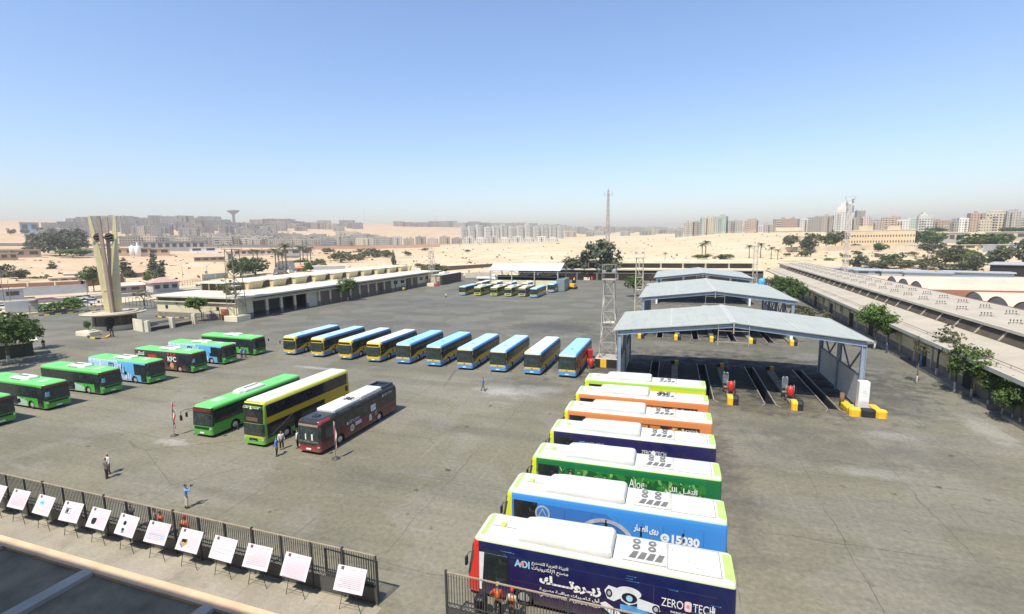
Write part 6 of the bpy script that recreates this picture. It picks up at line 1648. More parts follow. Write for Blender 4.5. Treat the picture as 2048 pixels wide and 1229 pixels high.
for px, py, h, r in ((655, 508, 14, 520), (690, 514, 16, 480), (672, 522, 18, 440), (700, 526, 20, 430), (710, 520, 16, 450), (730, 516, 14, 460), (745, 512, 18, 460), (760, 514, 18, 450), (775, 515, 16, 450), (640, 532, 16, 400), (720, 505, 10, 560), (815, 512, 10, 500), (850, 503, 8, 560), (800, 540, 14, 360), (840, 536, 10, 380), (560, 556, 14, 340), (1030, 533, 6, 380), (935, 505, 6, 560)):
    tree('shrub', px, py, h, 'dusty desert shrub scattered on the sand beyond the workshop', r, 'desert shrubs', 1.4)
for px, py, h, r, lab in ((1330, 522, 18, 380, 'short bushy palm alone behind the far building'), (1404, 516, 32, 420, 'left palm of the close pair behind the far building'), (1411, 515, 36, 420, 'right taller palm of the close pair behind the far building'), (1498, 518, 30, 430, 'palm with hanging fronds left of the dark crowned one'), (1521, 518, 34, 430, 'dark full crowned palm behind the roof corner'), (1542, 520, 28, 430, 'thin palm right of the dark crowned one'), (1555, 521, 24, 430, 'short thin palm next to the big round trees')):
    tree('palm', px, py, h, lab, r, 'palms behind the far building')
for k_, px, py, h, r, w_, lab in (('bush', 1395, 520, 12, 400, 3.0, 'long low green hedge behind the far building'), ('shrub', 1448, 521, 14, 400, 2.2, 'yellowish shrub behind the far building roof'), ('far', 1583, 504, 36, 520, 1.0, 'round dusty tree with full crown behind the roof corner'), ('far', 1620, 506, 44, 500, 1.05, 'large round tree right of the first dusty one'), ('fargreen', 1652, 500, 34, 560, 1.2, 'dark tree at the left of the orange school, front one'), ('far', 1670, 500, 40, 580, 1.1, 'grey tree at the left of the orange school, rear one'), ('bush', 1572, 513, 7, 480, 2.0, 'small green bush by the pale wall'), ('shrub', 1610, 515, 14, 470, 1.2, 'grey shrub by the pale wall'),
    ('fargreen', 1756, 505, 24, 560, 1.1, 'dark round tree in front of the school centre'), ('fargreen', 1805, 498, 20, 600, 1.7, 'dark wide tree at the right corner of the school'), ('fargreen', 1778, 498, 14, 600, 1.8, 'green hedge before the school'), ('fargreen', 1712, 499, 14, 600, 1.5, 'low hedge before the left part of the school'), ('fargreen', 1848, 498, 36, 600, 1.6, 'large dark crown between school and white house'), ('fargreen', 1835, 492, 34, 640, 1.2, 'dark crown right of the school'), ('fargreen', 1965, 498, 40, 580, 2.0, 'very wide dark crown below the cream tower block'), ('fargreen', 1992, 500, 36, 580, 1.6, 'dark crown right of the very wide one'), ('fargreen', 1940, 500, 28, 600, 1.4, 'dark crown left of the very wide one'), ('far', 1855, 515, 32, 480, 1.0, 'grey green tree standing before the pale perimeter wall'),
    ('far', 1890, 532, 50, 400, 1.1, 'big dark tree in front of the red earth slope'), ('far', 1722, 540, 30, 380, 1.3, 'green tree right of the antenna mast'), ('fargreen', 1785, 528, 26, 420, 1.5, 'green tree over the brush heap'), ('far', 1950, 548, 44, 330, 1.1, 'pale grey green tree by the vaulted hall'), ('bush', 1935, 530, 26, 380, 1.6, 'yellow green bush above the vaulted hall'), ('far', 2005, 548, 58, 330, 1.0, 'tall open tree near the right picture edge'), ('far', 2046, 530, 60, 360, 1.0, 'dark tree cut by the right picture edge far behind'), ('fargreen', 1975, 532, 18, 360, 1.6, 'low green tree between the two grey ones by the vaulted hall'), ('fargreen', 1450, 466, 10, 900, 3.0, 'green belt before the mint green block'), ('fargreen', 2020, 468, 14, 760, 3.0, 'green belt below the right skyline blocks'), ('fargreen', 1870, 468, 14, 760, 2.5, 'green belt below the brick brown block')):
    tree(k_, px, py, h, lab, r, 'trees beyond the yard on the right', w_)
for px, py, h in ((1740, 536, 16), (1758, 537, 18), (1776, 536, 16), (1800, 536, 16), (1822, 535, 18), (1846, 537, 17), (1868, 538, 18), (1905, 542, 22), (1925, 546, 22), (1765, 530, 14), (1812, 529, 14), (1856, 530, 16), (1700, 528, 10), (1660, 522, 8), (1690, 516, 8), (1815, 512, 10), (1760, 514, 9), (1715, 510, 9), (1895, 522, 22), (1915, 520, 24), (1935, 518, 22), (1880, 512, 16)):
    tree('shrub', px, py, h, 'olive shrub of the thicket behind the corrugated sheds', 350 if py > 530 else 460, 'thicket behind the corrugated sheds', 1.6)

# uncounted scrub and stones over the desert
b = MB(); k = random.Random(77)
def clump(x, y, z, s, m):
    for _ in range(7):
        a = k.uniform(0, 6.28); d = k.uniform(0, .8) * s; h = k.uniform(.35, 1.0) * s
        c = Vector((x + cos(a) * d, y + sin(a) * d, z + h * .45)); u = Vector((cos(a + 1), sin(a + 1), k.uniform(-.2, .4))) * s * .5; v = Vector((k.uniform(-.4, .4), k.uniform(-.4, .4), 1)) * h * .55
        b.add([c - u - v, c + u - v, c + u * .6 + v, c - u * .6 + v], [(0, 1, 2, 3)], m)
for q in range(2300):
    px = k.uniform(-150, 2150); r = 245 * (3.4 ** k.uniform(0, 1)); a = far(px, 500, r)
    if in_yard(a.x, a.y) or (a.x < -140 and a.y < 240 and r < 260): continue
    dens = .5 + .5 * sin(a.x * .021 + 2 * sin(a.y * .011)) * sin(a.y * .017)
    if px < 500 and k.random() < .6: continue
    if k.random() > dens * (1.0 if px < 950 or px > 1560 else .45): continue
    clump(a.x, a.y, terr(a.x, a.y) - .1, k.uniform(.4, 1.5), 0 if k.random() < .7 else 1)
tag(b.build('desert_scrub', [leafmat('scrub_olive', (.11, .10, .055), (.22, .20, .11)), pm('scrub_dry', (.26, .19, .11), .95, .3, .1)]), kind='stuff')
b = MB()
for q in range(1500):
    px = k.uniform(560, 2100); r = 250 * (3.2 ** k.uniform(0, 1)); a = far(px, 500, r)
    if in_yard(a.x, a.y) or (px > 1600 and r < 420): continue
    s = k.uniform(.25, 1.1); z = terr(a.x, a.y) - .2
    b.loft([[(a.x + s * e * cos(t) * k.uniform(.7, 1.2), a.y + s * e * sin(t) * k.uniform(.7, 1.2), z + zz * s) for t in (0, 1.2, 2.5, 3.8, 5.1)] for e, zz in ((1.1, 0), (.9, .5), (.4, .75))])
tag(b.build('rubble', pm('rubble_pale', (.46, .38, .27), .95, .25, .05)), kind='stuff')

# ---------------------------------------------------------------- town
def aptmat(name, col):
    b = NB(name)
    oi = b.n('ShaderNodeObjectInfo').outputs['Random']
    c = b.mix(oi, tuple(x * .85 for x in col), tuple(min(.85, x * 1.15) for x in col))
    c = b.mix(b.m('MULTIPLY', b.ramp(b.noise(.12, 4, .7), .45, .7), .35), c, tuple(x * .6 for x in col))
    return b.done(c, .9, 0, .2)
PAL = dict(grey=aptmat('block_grey', (.36, .34, .295)), tan=aptmat('block_tan', (.43, .385, .31)), brick=aptmat('block_brick_tan', (.40, .30, .225)), white=aptmat('block_white', (.60, .58, .53)), cream=aptmat('block_cream', (.56, .49, .36)), mint=aptmat('block_mint', (.42, .51, .44)), pink=aptmat('block_pink', (.52, .40, .36)), mauve=aptmat('block_mauve', (.36, .335, .295)))
WINF = pm('window_dark', (.07, .065, .06), .4, .3, .3)
SLABM = pm('balcony_pale', (.60, .57, .50), .85, .1, .3)
_ap = {}
def apt_mesh(w_, d, nf, col, style, seed):
    k = random.Random(seed); b = MB(); fh = 3.1; h = nf * fh
    b.box(-w_/2, -d/2, -14, w_/2, d/2, h, 0); 
    for a in ((-w_/2, -d/2, w_/2, -d/2 + .25), (-w_/2, d/2 - .25, w_/2, d/2), (-w_/2, -d/2 + .26, -w_/2 + .25, d/2 - .26), (w_/2 - .25, -d/2 + .26, w_/2, d/2 - .26)): b.box(a[0], a[1], h + .003, a[2], a[3], h + 1.0, 0)
    for _ in range(k.randint(1, 3)):
        x, y, s, hh = k.uniform(-w_*.35, w_*.35), k.uniform(-d*.3, d*.3), k.uniform(1.2, 2.4), k.uniform(1.6, 3.8)
        b.box(x - s, y - s, h + .004, x + s, y + s, h + hh, 0)
    for _ in range(3): b.box(*[q for q in (lambda x, y: (x, y, h + .005, x + .08, y + .08, h + k.uniform(2, 4)))(k.uniform(-w_*.4, w_*.4), k.uniform(-d*.4, d*.4))], 2)
    nx = max(2, int(w_ / 3.0)); ny = max(2, int(d / 3.4)); e = .05
    bal = set(k.sample(range(nx), max(1, nx // 3))) if style != 'plain' else set()
    for f in range(nf):
        z = f * fh + .9
        for i in range(nx):
            x = -w_/2 + (i + .5) * w_ / nx
            for sy in (-1, 1):
                ww = .95 if i in bal else .55
                y = sy * (d/2 + e)
                b.box(x - ww, y - .02, z - (.8 if i in bal else 0), x + ww, y + .02, z + 1.35, 1)
                if i in bal: b.box(x - w_/nx*.46, sy*d/2 + sy*.06, z - .95, x + w_/nx*.46, sy*(d/2 + 1.1), z - .05 if style == 'solid' else z - .75, 2)
        for i in range(ny):
            y = -d/2 + (i + .5) * d / ny
            if style == 'blank' : continue
            for sx in (-1, 1): b.box(sx*(w_/2 + e) - .02, y - .5, z, sx*(w_/2 + e) + .02, y + .5, z + 1.25, 1)
    return b.mesh('apartment_block', [PAL[col], WINF, SLABM]), h
def apt(label, px, py, wpx, hpx, r, col, group, turn=0.0, dep=None, style=None, seed=0, cat='apartment block'):
    p = far(px, py, r); d = (p - Vector((0, 0, CAMH))).dot(FWD)
    W_, H_ = wpx / FPX * d, hpx / FPX * d
    nf = max(2, round(H_ / 3.1)); key = (col, min(nf, 16), max(3, round(W_ / 5)), style, seed % 2)
    if key not in _ap: _ap[key] = apt_mesh(key[2] * 5, (dep or 13), key[1], col, style or ('solid', 'open')[seed % 2], len(_ap) * 3 + 1)
    me, h = _ap[key]
    o = link('apartment_block', me, None, p); o.scale = (W_ / (key[2] * 5), 1, H_ / h)
    o.rotation_euler.z = math.atan2(-p.x, p.y) + turn          # long side roughly towards the yard
    return tag(o, label, cat, group)
k = random.Random(23)
def rowpy(px, r):
    a = far(px, 480, r); z = terr(a.x, a.y)
    q = Vector((a.x, a.y, z)) - Vector((0, 0, CAMH)); f = CAM_M.to_3x3().transposed() @ q
    return 614.5 - FPX * f.y / -f.z
def scatter(label, group, n, px0, px1, r0, r1, w0, w1, h0, h1, cols, jit=.25):
    for i in range(n):
        px = px0 + (px1 - px0) * (i + k.uniform(.1, .9)) / n; r = k.uniform(r0, r1)
        apt(label, px, rowpy(px, r) + .5, k.uniform(w0, w1), k.uniform(h0, h1), r, k.choice(cols), group, k.uniform(-jit, jit), seed=k.randint(0, 5))
scatter('apartment block on the crest of the far left hill', 'apartment blocks on the left crest', 26, 143, 440, 1880, 1900, 18, 30, 11, 17, ['tan', 'grey', 'mauve', 'tan'])
scatter('hazy grey block on the slope of the far left hill', 'blocks on the left hillside', 62, 95, 560, 1250, 1700, 20, 36, 11, 20, ['grey', 'mauve', 'grey', 'tan'])
scatter('small grey block in the middle of the left town', 'blocks in the middle of the left town', 52, 240, 760, 980, 1220, 22, 36, 9, 15, ['grey', 'tan', 'grey', 'cream'])
scatter('grey walk up block in the front row of the left town behind the viaduct', 'front row blocks of the left town', 34, 245, 770, 870, 930, 22, 38, 14, 20, ['grey', 'tan', 'grey', 'cream'], .5)
scatter('hazy block along the skyline right of the water tower', 'blocks along the skyline right of the water tower', 22, 480, 720, 1500, 1950, 20, 34, 8, 13, ['grey', 'mauve', 'tan'])
scatter('pale block of the long terrace on the central crest', 'terrace on the central crest', 22, 795, 1130, 2050, 2080, 17, 26, 8, 12, ['mauve', 'grey', 'tan'], .1)
for i in range(13):
    apt('tall white slab block of the stepped central estate', 926 + i * 16.2, 478 - .2 * i, 12, 21 + (i % 3) * 2, 1060, 'white', 'white slab blocks of the central estate', .5, style='solid', seed=i)
for i in range(15):
    apt('low pale block in the front rank of the central estate', 770 + i * 24, 490 + (1 if i < 8 else .5), 19, 13 + (i % 2) * 3, 880 if i < 8 else 860, ('grey', 'white', 'tan')[i % 3] if i < 8 else 'white', 'front rank of the central estate', .15, seed=i)
scatter('hazy low house of the settlement below the radio mast', 'hazy settlement below the radio mast', 36, 1130, 1372, 1150, 2200, 14, 24, 6, 12, ['mauve', 'grey', 'tan', 'mauve'])
SK = [(1378, 469, 17, 22, 'tan', 'tan block at the left end of the right skyline'), (1393, 469, 13, 23, 'mauve', 'grey mauve block left of the white and yellow one'), (1405, 469, 8, 30, 'mint', 'narrow greenish block edge left of the white and yellow one'), (1417, 469, 20, 32, 'cream', 'white and yellow balcony block on the right skyline'), (1441, 463, 23, 28, 'mint', 'mint green block on the right skyline'), (1470, 463, 26, 20, 'mauve', 'grey brown block right of the mint green one'), (1502, 460, 22, 17, 'brick', 'brown block behind the long white school'), (1537, 464, 19, 14, 'grey', 'low grey block between the white school and the large brick tan block'), (1570, 464, 42, 24, 'brick', 'large brick tan block on the right skyline'), (1607, 465, 20, 25, 'white', 'white and lilac block right of the large brick tan one'), (1628, 465, 24, 28, 'mauve', 'mauve block left of the stepped tall tower'), (1652, 466, 22, 32, 'tan', 'tan block with roof huts beside the stepped tall tower'), (1661, 466, 12, 24, 'white', 'narrow white block at the foot of the stepped tall tower'),
    (1701, 464, 24, 26, 'grey', 'blank grey block right of the stepped tall tower'), (1718, 452, 14, 28, 'mauve', 'slim tower with an aerial right of the stepped tall tower'), (1724, 460, 22, 24, 'pink', 'pink block above the orange school'), (1743, 460, 16, 20, 'grey', 'small grey block right of the pink one'), (1757, 461, 22, 16, 'mauve', 'low mauve block above the orange school'), (1780, 461, 30, 25, 'brick', 'large brown brick block above the orange school'), (1808, 471, 26, 29, 'white', 'white balcony block above the right end of the school'), (1830, 472, 17, 34, 'mint', 'greenish white block left of the stepped white one'), (1880, 461, 36, 18, 'brick', 'long brick brown block on the right skyline'), (1889, 468, 18, 16, 'tan', 'low tan block before the long brick brown one'), (1907, 469, 20, 26, 'grey', 'dark grey balcony block on the right skyline'), (1926, 472, 21, 33, 'white', 'white striped balcony block left of the brown tower'), (1949, 465, 23, 36, 'brick', 'brown tower block left of the cream tower block'), (1968, 464, 20, 22, 'cream', 'small cream block between the brown and the cream tower'), (2023, 463, 20, 38, 'mauve', 'brown grey block joined to the right of the cream tower'), (2041, 464, 16, 24, 'mauve', 'mauve block at the right edge of the skyline'), (1847, 470, 10, 20, 'grey', 'low grey block under the stepped white tower'), (2062, 464, 20, 28, 'tan', 'tan block beyond the right edge of the skyline'), (1358, 471, 12, 10, 'mauve', 'low hazy house at the left foot of the right skyline'), (1912, 480, 24, 12, 'grey', 'grey walled house below the dark grey balcony block')]
for i, (px, py, wp, hp, col, lab) in enumerate(SK): apt(lab, px, py, wp, hp, 860, col, 'blocks of the right skyline', k.uniform(-.35, .35), seed=i)
def big_block(label, px, py, wpx, hpx, r, mat, nx, dep, steps=(), turn=0.0, cat='apartment block', name='apartment_block', fh=3.2, winw=.5, balc=()):
    """larger block whose windows are parts"""
    p = ground_at(px, py, r); d = DEP(p); W_, H_ = wpx / FPX * d, hpx / FPX * d
    t = thing(name, label, cat, p, math.atan2(-p.x, p.y) + turn, 'larger blocks beyond the yard on the right')
    b = MB().box(-W_/2, 0, -15, W_/2, dep, H_)
    for (a, c, h0, h1) in steps: b.box(-W_/2 + a * W_, .6, h0 * H_ + .003, -W_/2 + c * W_, dep - .6, h1 * H_)
    b.build('wall', mat, t)
    MB().box(-W_/2 - .3, -.3, H_ + .002, W_/2 + .3, dep + .3, H_ + .5).build('roof', SLABM, t)
    wm = MB().box(-W_/nx*winw/2, -.06, 0, W_/nx*winw/2, .04, 1.6).mesh('window', WINF); n = 0
    for f in range(int(H_ / fh)):
        for i in range(nx):
            if n < 98: link('window', wm, t, (-W_/2 + (i + .5) * W_ / nx, -.02, f * fh + .9)); n += 1
    for (i, hw) in balc:
        for f in range(int(H_ / fh)): MB().box(-W_/2 + i * W_ - hw, -1.3, f * fh, -W_/2 + i * W_ + hw, -.1, f * fh + 1.0).build('balcony', SLABM, t)
    return t
big_block('long low orange cream school with three rows of windows', 1754, 499, 116, 37, 610, aptmat('school_wall', (.62, .485, .31)), 26, 16, ((.22, .42, 1, 1.25), (.62, .80, 1, 1.22)), R(6), 'school', 'school_building', 4.6, .42)
big_block('stepped tall tower standing above all others on the right skyline', 1684, 466, 30, 44, 850, PAL['white'], 7, 18, ((.15, .95, 1, 1.18), (.30, .92, 1.18, 1.36)), 0, balc=((.25, 2.2),))
big_block('stepped slim white tower on the right skyline', 1849, 467, 22, 34, 830, PAL['white'], 5, 15, ((.1, .6, 1, 1.12), (.25, .45, 1.12, 1.22)), .15, balc=((.3, 2.4),))
big_block('wide cream tower block with many windows near the right edge of the skyline', 1995, 464, 38, 40, 800, PAL['cream'], 8, 18, ((.2, .6, 1, 1.08),), -.1, balc=((.35, 2),))
big_block('long white school with window rows on the desert edge', 1498, 465, 56, 15, 850, PAL['white'], 14, 12, (), .1, 'school', 'school_building', 3.3)
big_block('long low white building below the large brick tan block', 1578, 466, 48, 10, 800, PAL['cream'], 14, 10, (), .1, 'school', 'school_building', 3.6)
# ---------------------------------------------------------------- other things beyond the yard
def longwall(label, px, h, mat, post=None, r=None, name='boundary_wall', cat='wall', th=.3, zs=None, gap=6.0, group=None):
    P = [at(*p) if r is None else ground_at(p[0], p[1], r) for p in px]
    t = thing(name, label, cat, P[0], 0, group); o = P[0]
    b = MB()
    for p, q in zip(P, P[1:]):
        p, q = p - o, q - o; d = (q - p).normalized(); nn = Vector((-d.y, d.x, 0)) * th / 2; up = Vector((0, 0, h)); dn = Vector((0, 0, -2.5))
        b.loft([[p - nn + dn, q - nn + dn, q + nn + dn, p + nn + dn], [p - nn + up, q - nn + up, q + nn + up, p + nn + up]])
    b.build('wall_panel', mat, t)
    if post:
        for p, q in zip(P, P[1:]):
            n = max(1, int((q - p).length / gap))
            for i in range(n + 1):
                c = (p - o).lerp(q - o, i / n)
                MB().box(c.x - .35, c.y - .35, c.z - 2, c.x + .35, c.y + .35, c.z + h + .2).build('post', post, t)
    return t
BRW = wallmat('brown_brick_wall', (.26, .13, .085)); PEACH = wallmat('peach_wall', (.62, .50, .37)); GREYW = pm('grey_sheet_wall', (.40, .42, .44), .6, .1, .3)
longwall('brown brick wall with pale posts behind the left road', [(-60, 586), (0, 581), (165, 574), (250, 566)], 2.7, BRW, FASCIA, gap=9)
longwall('grey sheet wall with concrete posts along the left road', [(26, 594), (175, 585)], 3.4, GREYW, CONC, gap=13)
longwall('long peach brown wall across the sand field on the left', [(340, 541), (400, 536), (460, 531), (540, 527)], 3.6, wallmat('field_wall', (.36, .20, .13)))
longwall('brown wall before the sand field at far left', [(20, 540), (110, 538)], 3.0, wallmat('field_wall_dark', (.33, .19, .12)))
longwall('low wall behind the dark trees left of the guardhouse', [(225, 562), (290, 557), (300, 556)], 3.4, wallmat('field_wall_b', (.36, .22, .15)), FASCIA, gap=8)
longwall('long red brown wall below the central town', [(610, 500), (740, 499), (880, 494)], 4.5, wallmat('red_town_wall', (.48, .30, .20)), r=640)
longwall('long pale pink wall behind the right trees', [(1560, 505), (1650, 503), (1740, 501), (1830, 503), (1880, 505)], 4.0, PEACH, r=500)
longwall('grey panel wall on the red earth slope', [(1965, 505), (2000, 500), (2060, 496)], 4.5, GREYW, r=470)
longwall('dark wooden fence at the far end of the yard left of the shed', [(842, 546), (925, 541), (985, 537)], 3.2, pm('dark_plank', (.12, .085, .06), .9, .2, 1))
longwall('pale wall beyond the white truck', [(930, 556), (985, 555)], 2.6, wallmat('pale_wall', (.58, .50, .34)))
longwall('grey panel wall of the avenue bend', [(405, 561), (455, 556)], 3.0, pm('pale_green_panel', (.42, .48, .44), .7, .1, .3), FASCIA, gap=8)
# rail fences
def railfence(label, px, h):
    P = [at(*p) for p in px]; t = thing('rail_fence', label, 'fence', P[0], 0, 'thin rail fences near the gate'); b = MB(); o = P[0]
    for p, q in zip(P, P[1:]):
        n = int((q - p).length / 1.6)
        for z in (.5, h * .6, h): b.bar(p - o + Vector((0, 0, z)), q - o + Vector((0, 0, z)), .07)
        for i in range(n + 1):
            c = (p - o).lerp(q - o, i / n); b.box(c.x - .04, c.y - .04, 0, c.x + .04, c.y + .04, h)
    b.build('rails', pm('fence_black', (.04, .04, .04), .6), t)
railfence('dark rail fence between the gatehouse and the workshop end', [(252, 612), (318, 616)], 2.6)
railfence('dark rail fence of the guardhouse road', [(240, 586), (300, 581), (420, 566)], 2.4)
railfence('dark rail fence of the car park left of the gatehouse', [(60, 628), (130, 622), (205, 614)], 2.2)
railfence('rail fence with plants right of the gate pillars', [(392, 648), (440, 640), (462, 636)], 2.4)
# guardhouse with pink hipped roof, sheds, kiosk
def hut(label, px, py, wd, dp, h, rh, wall, roof, r=None, hip=True, name='hut', cat='hut', group='small buildings beyond the yard', wins=3, turn=0):
    p = at(px, py) if r is None else ground_at(px, py, r)
    t = thing(name, label, cat, p, math.atan2(-p.x, p.y) + turn, group)
    if r: t.scale = (DEP(p) / DEP(far(px, py, r)),) * 3
    MB().box(-wd/2, -dp/2, -2, wd/2, dp/2, h).build('wall', wall, t)
    e = .7
    rg = [[(-wd/2 - e, -dp/2 - e, h), (wd/2 + e, -dp/2 - e, h), (wd/2 + e, dp/2 + e, h), (-wd/2 - e, dp/2 + e, h)], [(-wd/2 - e, -dp/2 - e, h + .35), (wd/2 + e, -dp/2 - e, h + .35), (wd/2 + e, dp/2 + e, h + .35), (-wd/2 - e, dp/2 + e, h + .35)]]
    if rh > 0:
        s = .12 if hip else .9
        rg.append([(-wd/2*s, -dp*.02, h + .35 + rh), (wd/2*s, -dp*.02, h + .35 + rh), (wd/2*s, dp*.02, h + .35 + rh), (-wd/2*s, dp*.02, h + .35 + rh)])
    MB().loft(rg).build('roof', roof, t)
    for i in range(wins):
        x = -wd/2 + (i + .5) * wd / wins
        MB().box(x - wd/wins*.3, -dp/2 - .05, h*.4, x + wd/wins*.3, -dp/2 + .03, h*.82).build('window', WINF, t)
    return t
PINKR = pm('pink_tile_roof', (.46, .30, .24), .85, .1, 1)
hut('guardhouse with a pale pink hipped roof beyond the left workshop', 326, 583, 9, 8, 3.6, 1.8, wallmat('guard_wall', (.56, .50, .42)), PINKR, turn=.3)
hut('long shed with ribbed white roof beside the guardhouse', 268, 584, 13, 6, 2.6, .8, wallmat('shed_wall', (.34, .30, .26)), roofmat('shed_white', (.60, .55, .48)), hip=False, turn=.2)
hut('flat pale house among the scrub at far left, front one', 140, 566, 15, 8, 2.8, 0, PEACH, roofmat('hut_roof', (.58, .50, .42)), wins=4)
hut('flat pale house among the scrub at far left, rear one', 165, 558, 15, 8, 3.0, 0, wallmat('pinkish_wall', (.52, .42, .35)), roofmat('hut_roof', (.58, .50, .42)), wins=4)
hut('flat pale house with cluttered roof among the scrub at far left', 195, 553, 12, 8, 4.0, 0, wallmat('pale_clutter_wall', (.60, .52, .46)), roofmat('hut_roof', (.58, .50, .42)), wins=2)
hut('grey kiosk with flat pinkish roof cut by the left picture edge', 5, 600, 11, 6, 3.6, 0, GREYW, PINKROOF, wins=2)
hut('square cream watch hut with pale roof by the avenue', 462, 530, 5, 5, 10.0, 1.0, wallmat('watch_wall', (.66, .60, .48)), roofmat('hut_roof', (.58, .50, .42)), r=430, wins=1)
hut('long gate building with red roof edge on the avenue', 520, 512, 38, 8, 5, 0, wallmat('avenue_wall', (.52, .44, .36)), pm('red_roof_edge', (.45, .24, .18), .8), r=470, wins=8)
hut('pale pink avenue gate wall right of the palms', 592, 512, 26, 6, 6, 0, wallmat('avenue_wall', (.52, .44, .36)), roofmat('hut_roof', (.58, .50, .42)), r=480, wins=3)
hut('small hut with an orange red hipped roof by the avenue', 603, 545, 6, 6, 2.6, 1.6, wallmat('shed_wall', (.34, .30, .26)), pm('orange_tile_roof', (.55, .20, .11), .8, .1, 1), r=330, wins=2)
hut('white flat building behind the middle of the workshop roof', 660, 547, 17, 6, 4.2, 0, WHITE, roofmat('roof_white', (.66, .62, .56)), r=300, wins=0)
hut('pale open sided shelter on the left sand field', 420, 524, 22, 8, 4.0, 0, wallmat('shelter_wall', (.36, .28, .19)), roofmat('hut_roof', (.58, .50, .42)), r=480, wins=4)
hut('brown block of a house at the far left edge', 10, 522, 14, 8, 5.5, 0, wallmat('brown_house', (.44, .33, .22)), roofmat('hut_roof', (.58, .50, .42)), r=520)
hut('grey brown long house left of the grove', 40, 516, 26, 8, 6.5, 0, wallmat('brown_house', (.44, .33, .22)), roofmat('grey_roof', (.40, .38, .35)), r=580)
hut('white house with a blue door before the grove', 188, 512, 14, 8, 6, 0, wallmat('white_house', (.62, .56, .48)), roofmat('roof_white', (.66, .62, .56)), r=600, wins=2)
hut('sand coloured house above the viaduct at far left', 64, 487, 11, 9, 11, 0, PAL['tan'], PALEROOF, r=820, wins=2)
hut('blue grey tall block at the far left slope', 61, 468, 20, 14, 16, 0, pm('blue_grey_block', (.26, .36, .46), .7), SLABM, r=1000, wins=2)
hut('cream factory shed behind the white silos', 262, 512, 30, 12, 7.5, 0, wallmat('factory_wall', (.56, .40, .27)), PALEROOF, r=600, wins=3)
hut('cream factory shed right of the white silos', 308, 511, 26, 12, 6.5, 0, wallmat('factory_wall', (.56, .40, .27)), PALEROOF, r=600, wins=3)
hut('grey station hall under the viaduct', 350, 502, 62, 16, 11, 0, pm('hall_grey', (.34, .33, .31), .8, .1, .1), pm('hall_roof', (.36, .36, .35), .8), r=720, wins=9)
hut('white sheds right of the grey station hall', 408, 506, 26, 10, 6, 0, WHITE, PALEROOF, r=640, wins=2)
hut('bright white house with flat roof right of the school', 1832, 500, 14, 8, 4.5, 0, WHITE, SLABM, r=560, wins=2)
hut('cream low building with roof tanks behind the right trees', 1940, 500, 44, 8, 4, 0, wallmat('cream_low', (.58, .48, .30)), PALEROOF, r=540, wins=5)
hut('pale cream building at the right edge above the green belt', 2030, 482, 40, 10, 8, 0, PAL['cream'], PALEROOF, r=640, wins=6)
hut('grey school block behind the right trees', 1880, 487, 34, 10, 10, 0, PAL['grey'], SLABM, r=650, wins=6)
hut('low cream wall building left of the orange school', 1640, 488, 66, 8, 8, 0, wallmat('cream_wall_b', (.62, .50, .33)), PALEROOF, r=640, wins=0)
hut('dark roofed open hall cut by the right picture edge', 2040, 552, 18, 10, 4.5, .8, DARK, pm('hall_roof', (.36, .36, .35), .8), r=290, hip=False, wins=0)
# corrugated sheds behind the right workshop
CORW = corr('corrugated_white', (.40, .42, .44)); CORB = corr('corrugated_blue_grey', (.30, .36, .42))
for px, py, wd, m, lab in ((1680, 546, 16, CORB, 'blue grey corrugated shed right of the antenna foot'), (1725, 549, 14, CORW, 'white corrugated shed in the middle behind the right workshop'), (1760, 551, 20, CORB, 'long low corrugated shed with dark open front'), (1810, 553, 18, CORW, 'pale corrugated shed with an inclined roof'), (1855, 556, 17, CORW, 'tallest corrugated fence shed near the vaulted hall'), (1950, 556, 24, CORB, 'grey corrugated sheds right of the vaulted hall')):
    hut(lab, px, py, wd, 5, 2.3, .4, m, (CORW, CORB)[px % 2], r=300, hip=False, name='corrugated_shed', cat='shed', group='corrugated sheds behind the right workshop', wins=3 if 'dark' in lab else 0)
# vaulted hall
t = thing('vaulted_hall', 'pinkish hall with rows of barrel vaults behind the right workshop', 'building', (51.5, 92, 0), R(-2.06))
VR = roofmat('vault_roof', (.56, .44, .34)); VE = pm('vault_end_grey', (.48, .42, .34), .85, .1, .4)
for row, (yb, n) in enumerate(((3.9, 3), (43.9, 3))):
    for i in range(n):
        yc = yb + i * 7.5; arc = [(yc + 3.7 * cos(pi * q / 14), 5.45 + 2.65 * sin(pi * q / 14)) for q in range(15)]
        b = MB(); b.loft([[(x, u, v) for u, v in arc] for x in (.4, 62)], 0, cap=(False, False), closed=False, smooth=True)
        b.build('barrel_vault', VR, t)
        MB().loft([[(x, u, v - .12) for u, v in arc] for x in (.6, .9)]).build('vault_end', VE, t)
MB().box(.2, -8, 0, 62, 80, 5.46).build('wall', PEACH, t)
MB().box(0, 35, 5.47, 62, 36.2, 6.9).build('valley_wall', pm('brick_edge', (.26, .12, .075), .85), t)

# silos, viaduct, masts, water tower
for i, (px, lab) in enumerate(((266, 'white round silo, left one of the pair'), (277, 'white round silo, right one of the pair'))):
    p = ground_at(px, 513, 580); t = thing('silo', lab, 'silo', p, 0, 'white silos'); s = 10.5 / FPX * (p - Vector((0, 0, CAMH))).dot(FWD) / 2
    MB().lathe([(s, -2), (s, s * 3.6), (s * .9, s * 3.8), (.3, s * 3.95), (.01, s * 3.95)], 18).build('tank', WHITE, t)
    MB().box(-.6, -.6, s * 3.9, .6, .6, s * (4.3 + i)).build('top_box', WHITE, t)
A, B_ = far(-160, 492, 820), far(770, 495.5, 900)
t = thing('viaduct', 'long grey road viaduct crossing in front of the left town', 'bridge', A)
d = B_ - A; L = d.length; dn = d.normalized(); nn = Vector((-dn.y, dn.x, 0))
VM_ = pm('viaduct_concrete', (.27, .26, .24), .85, .1, .05)
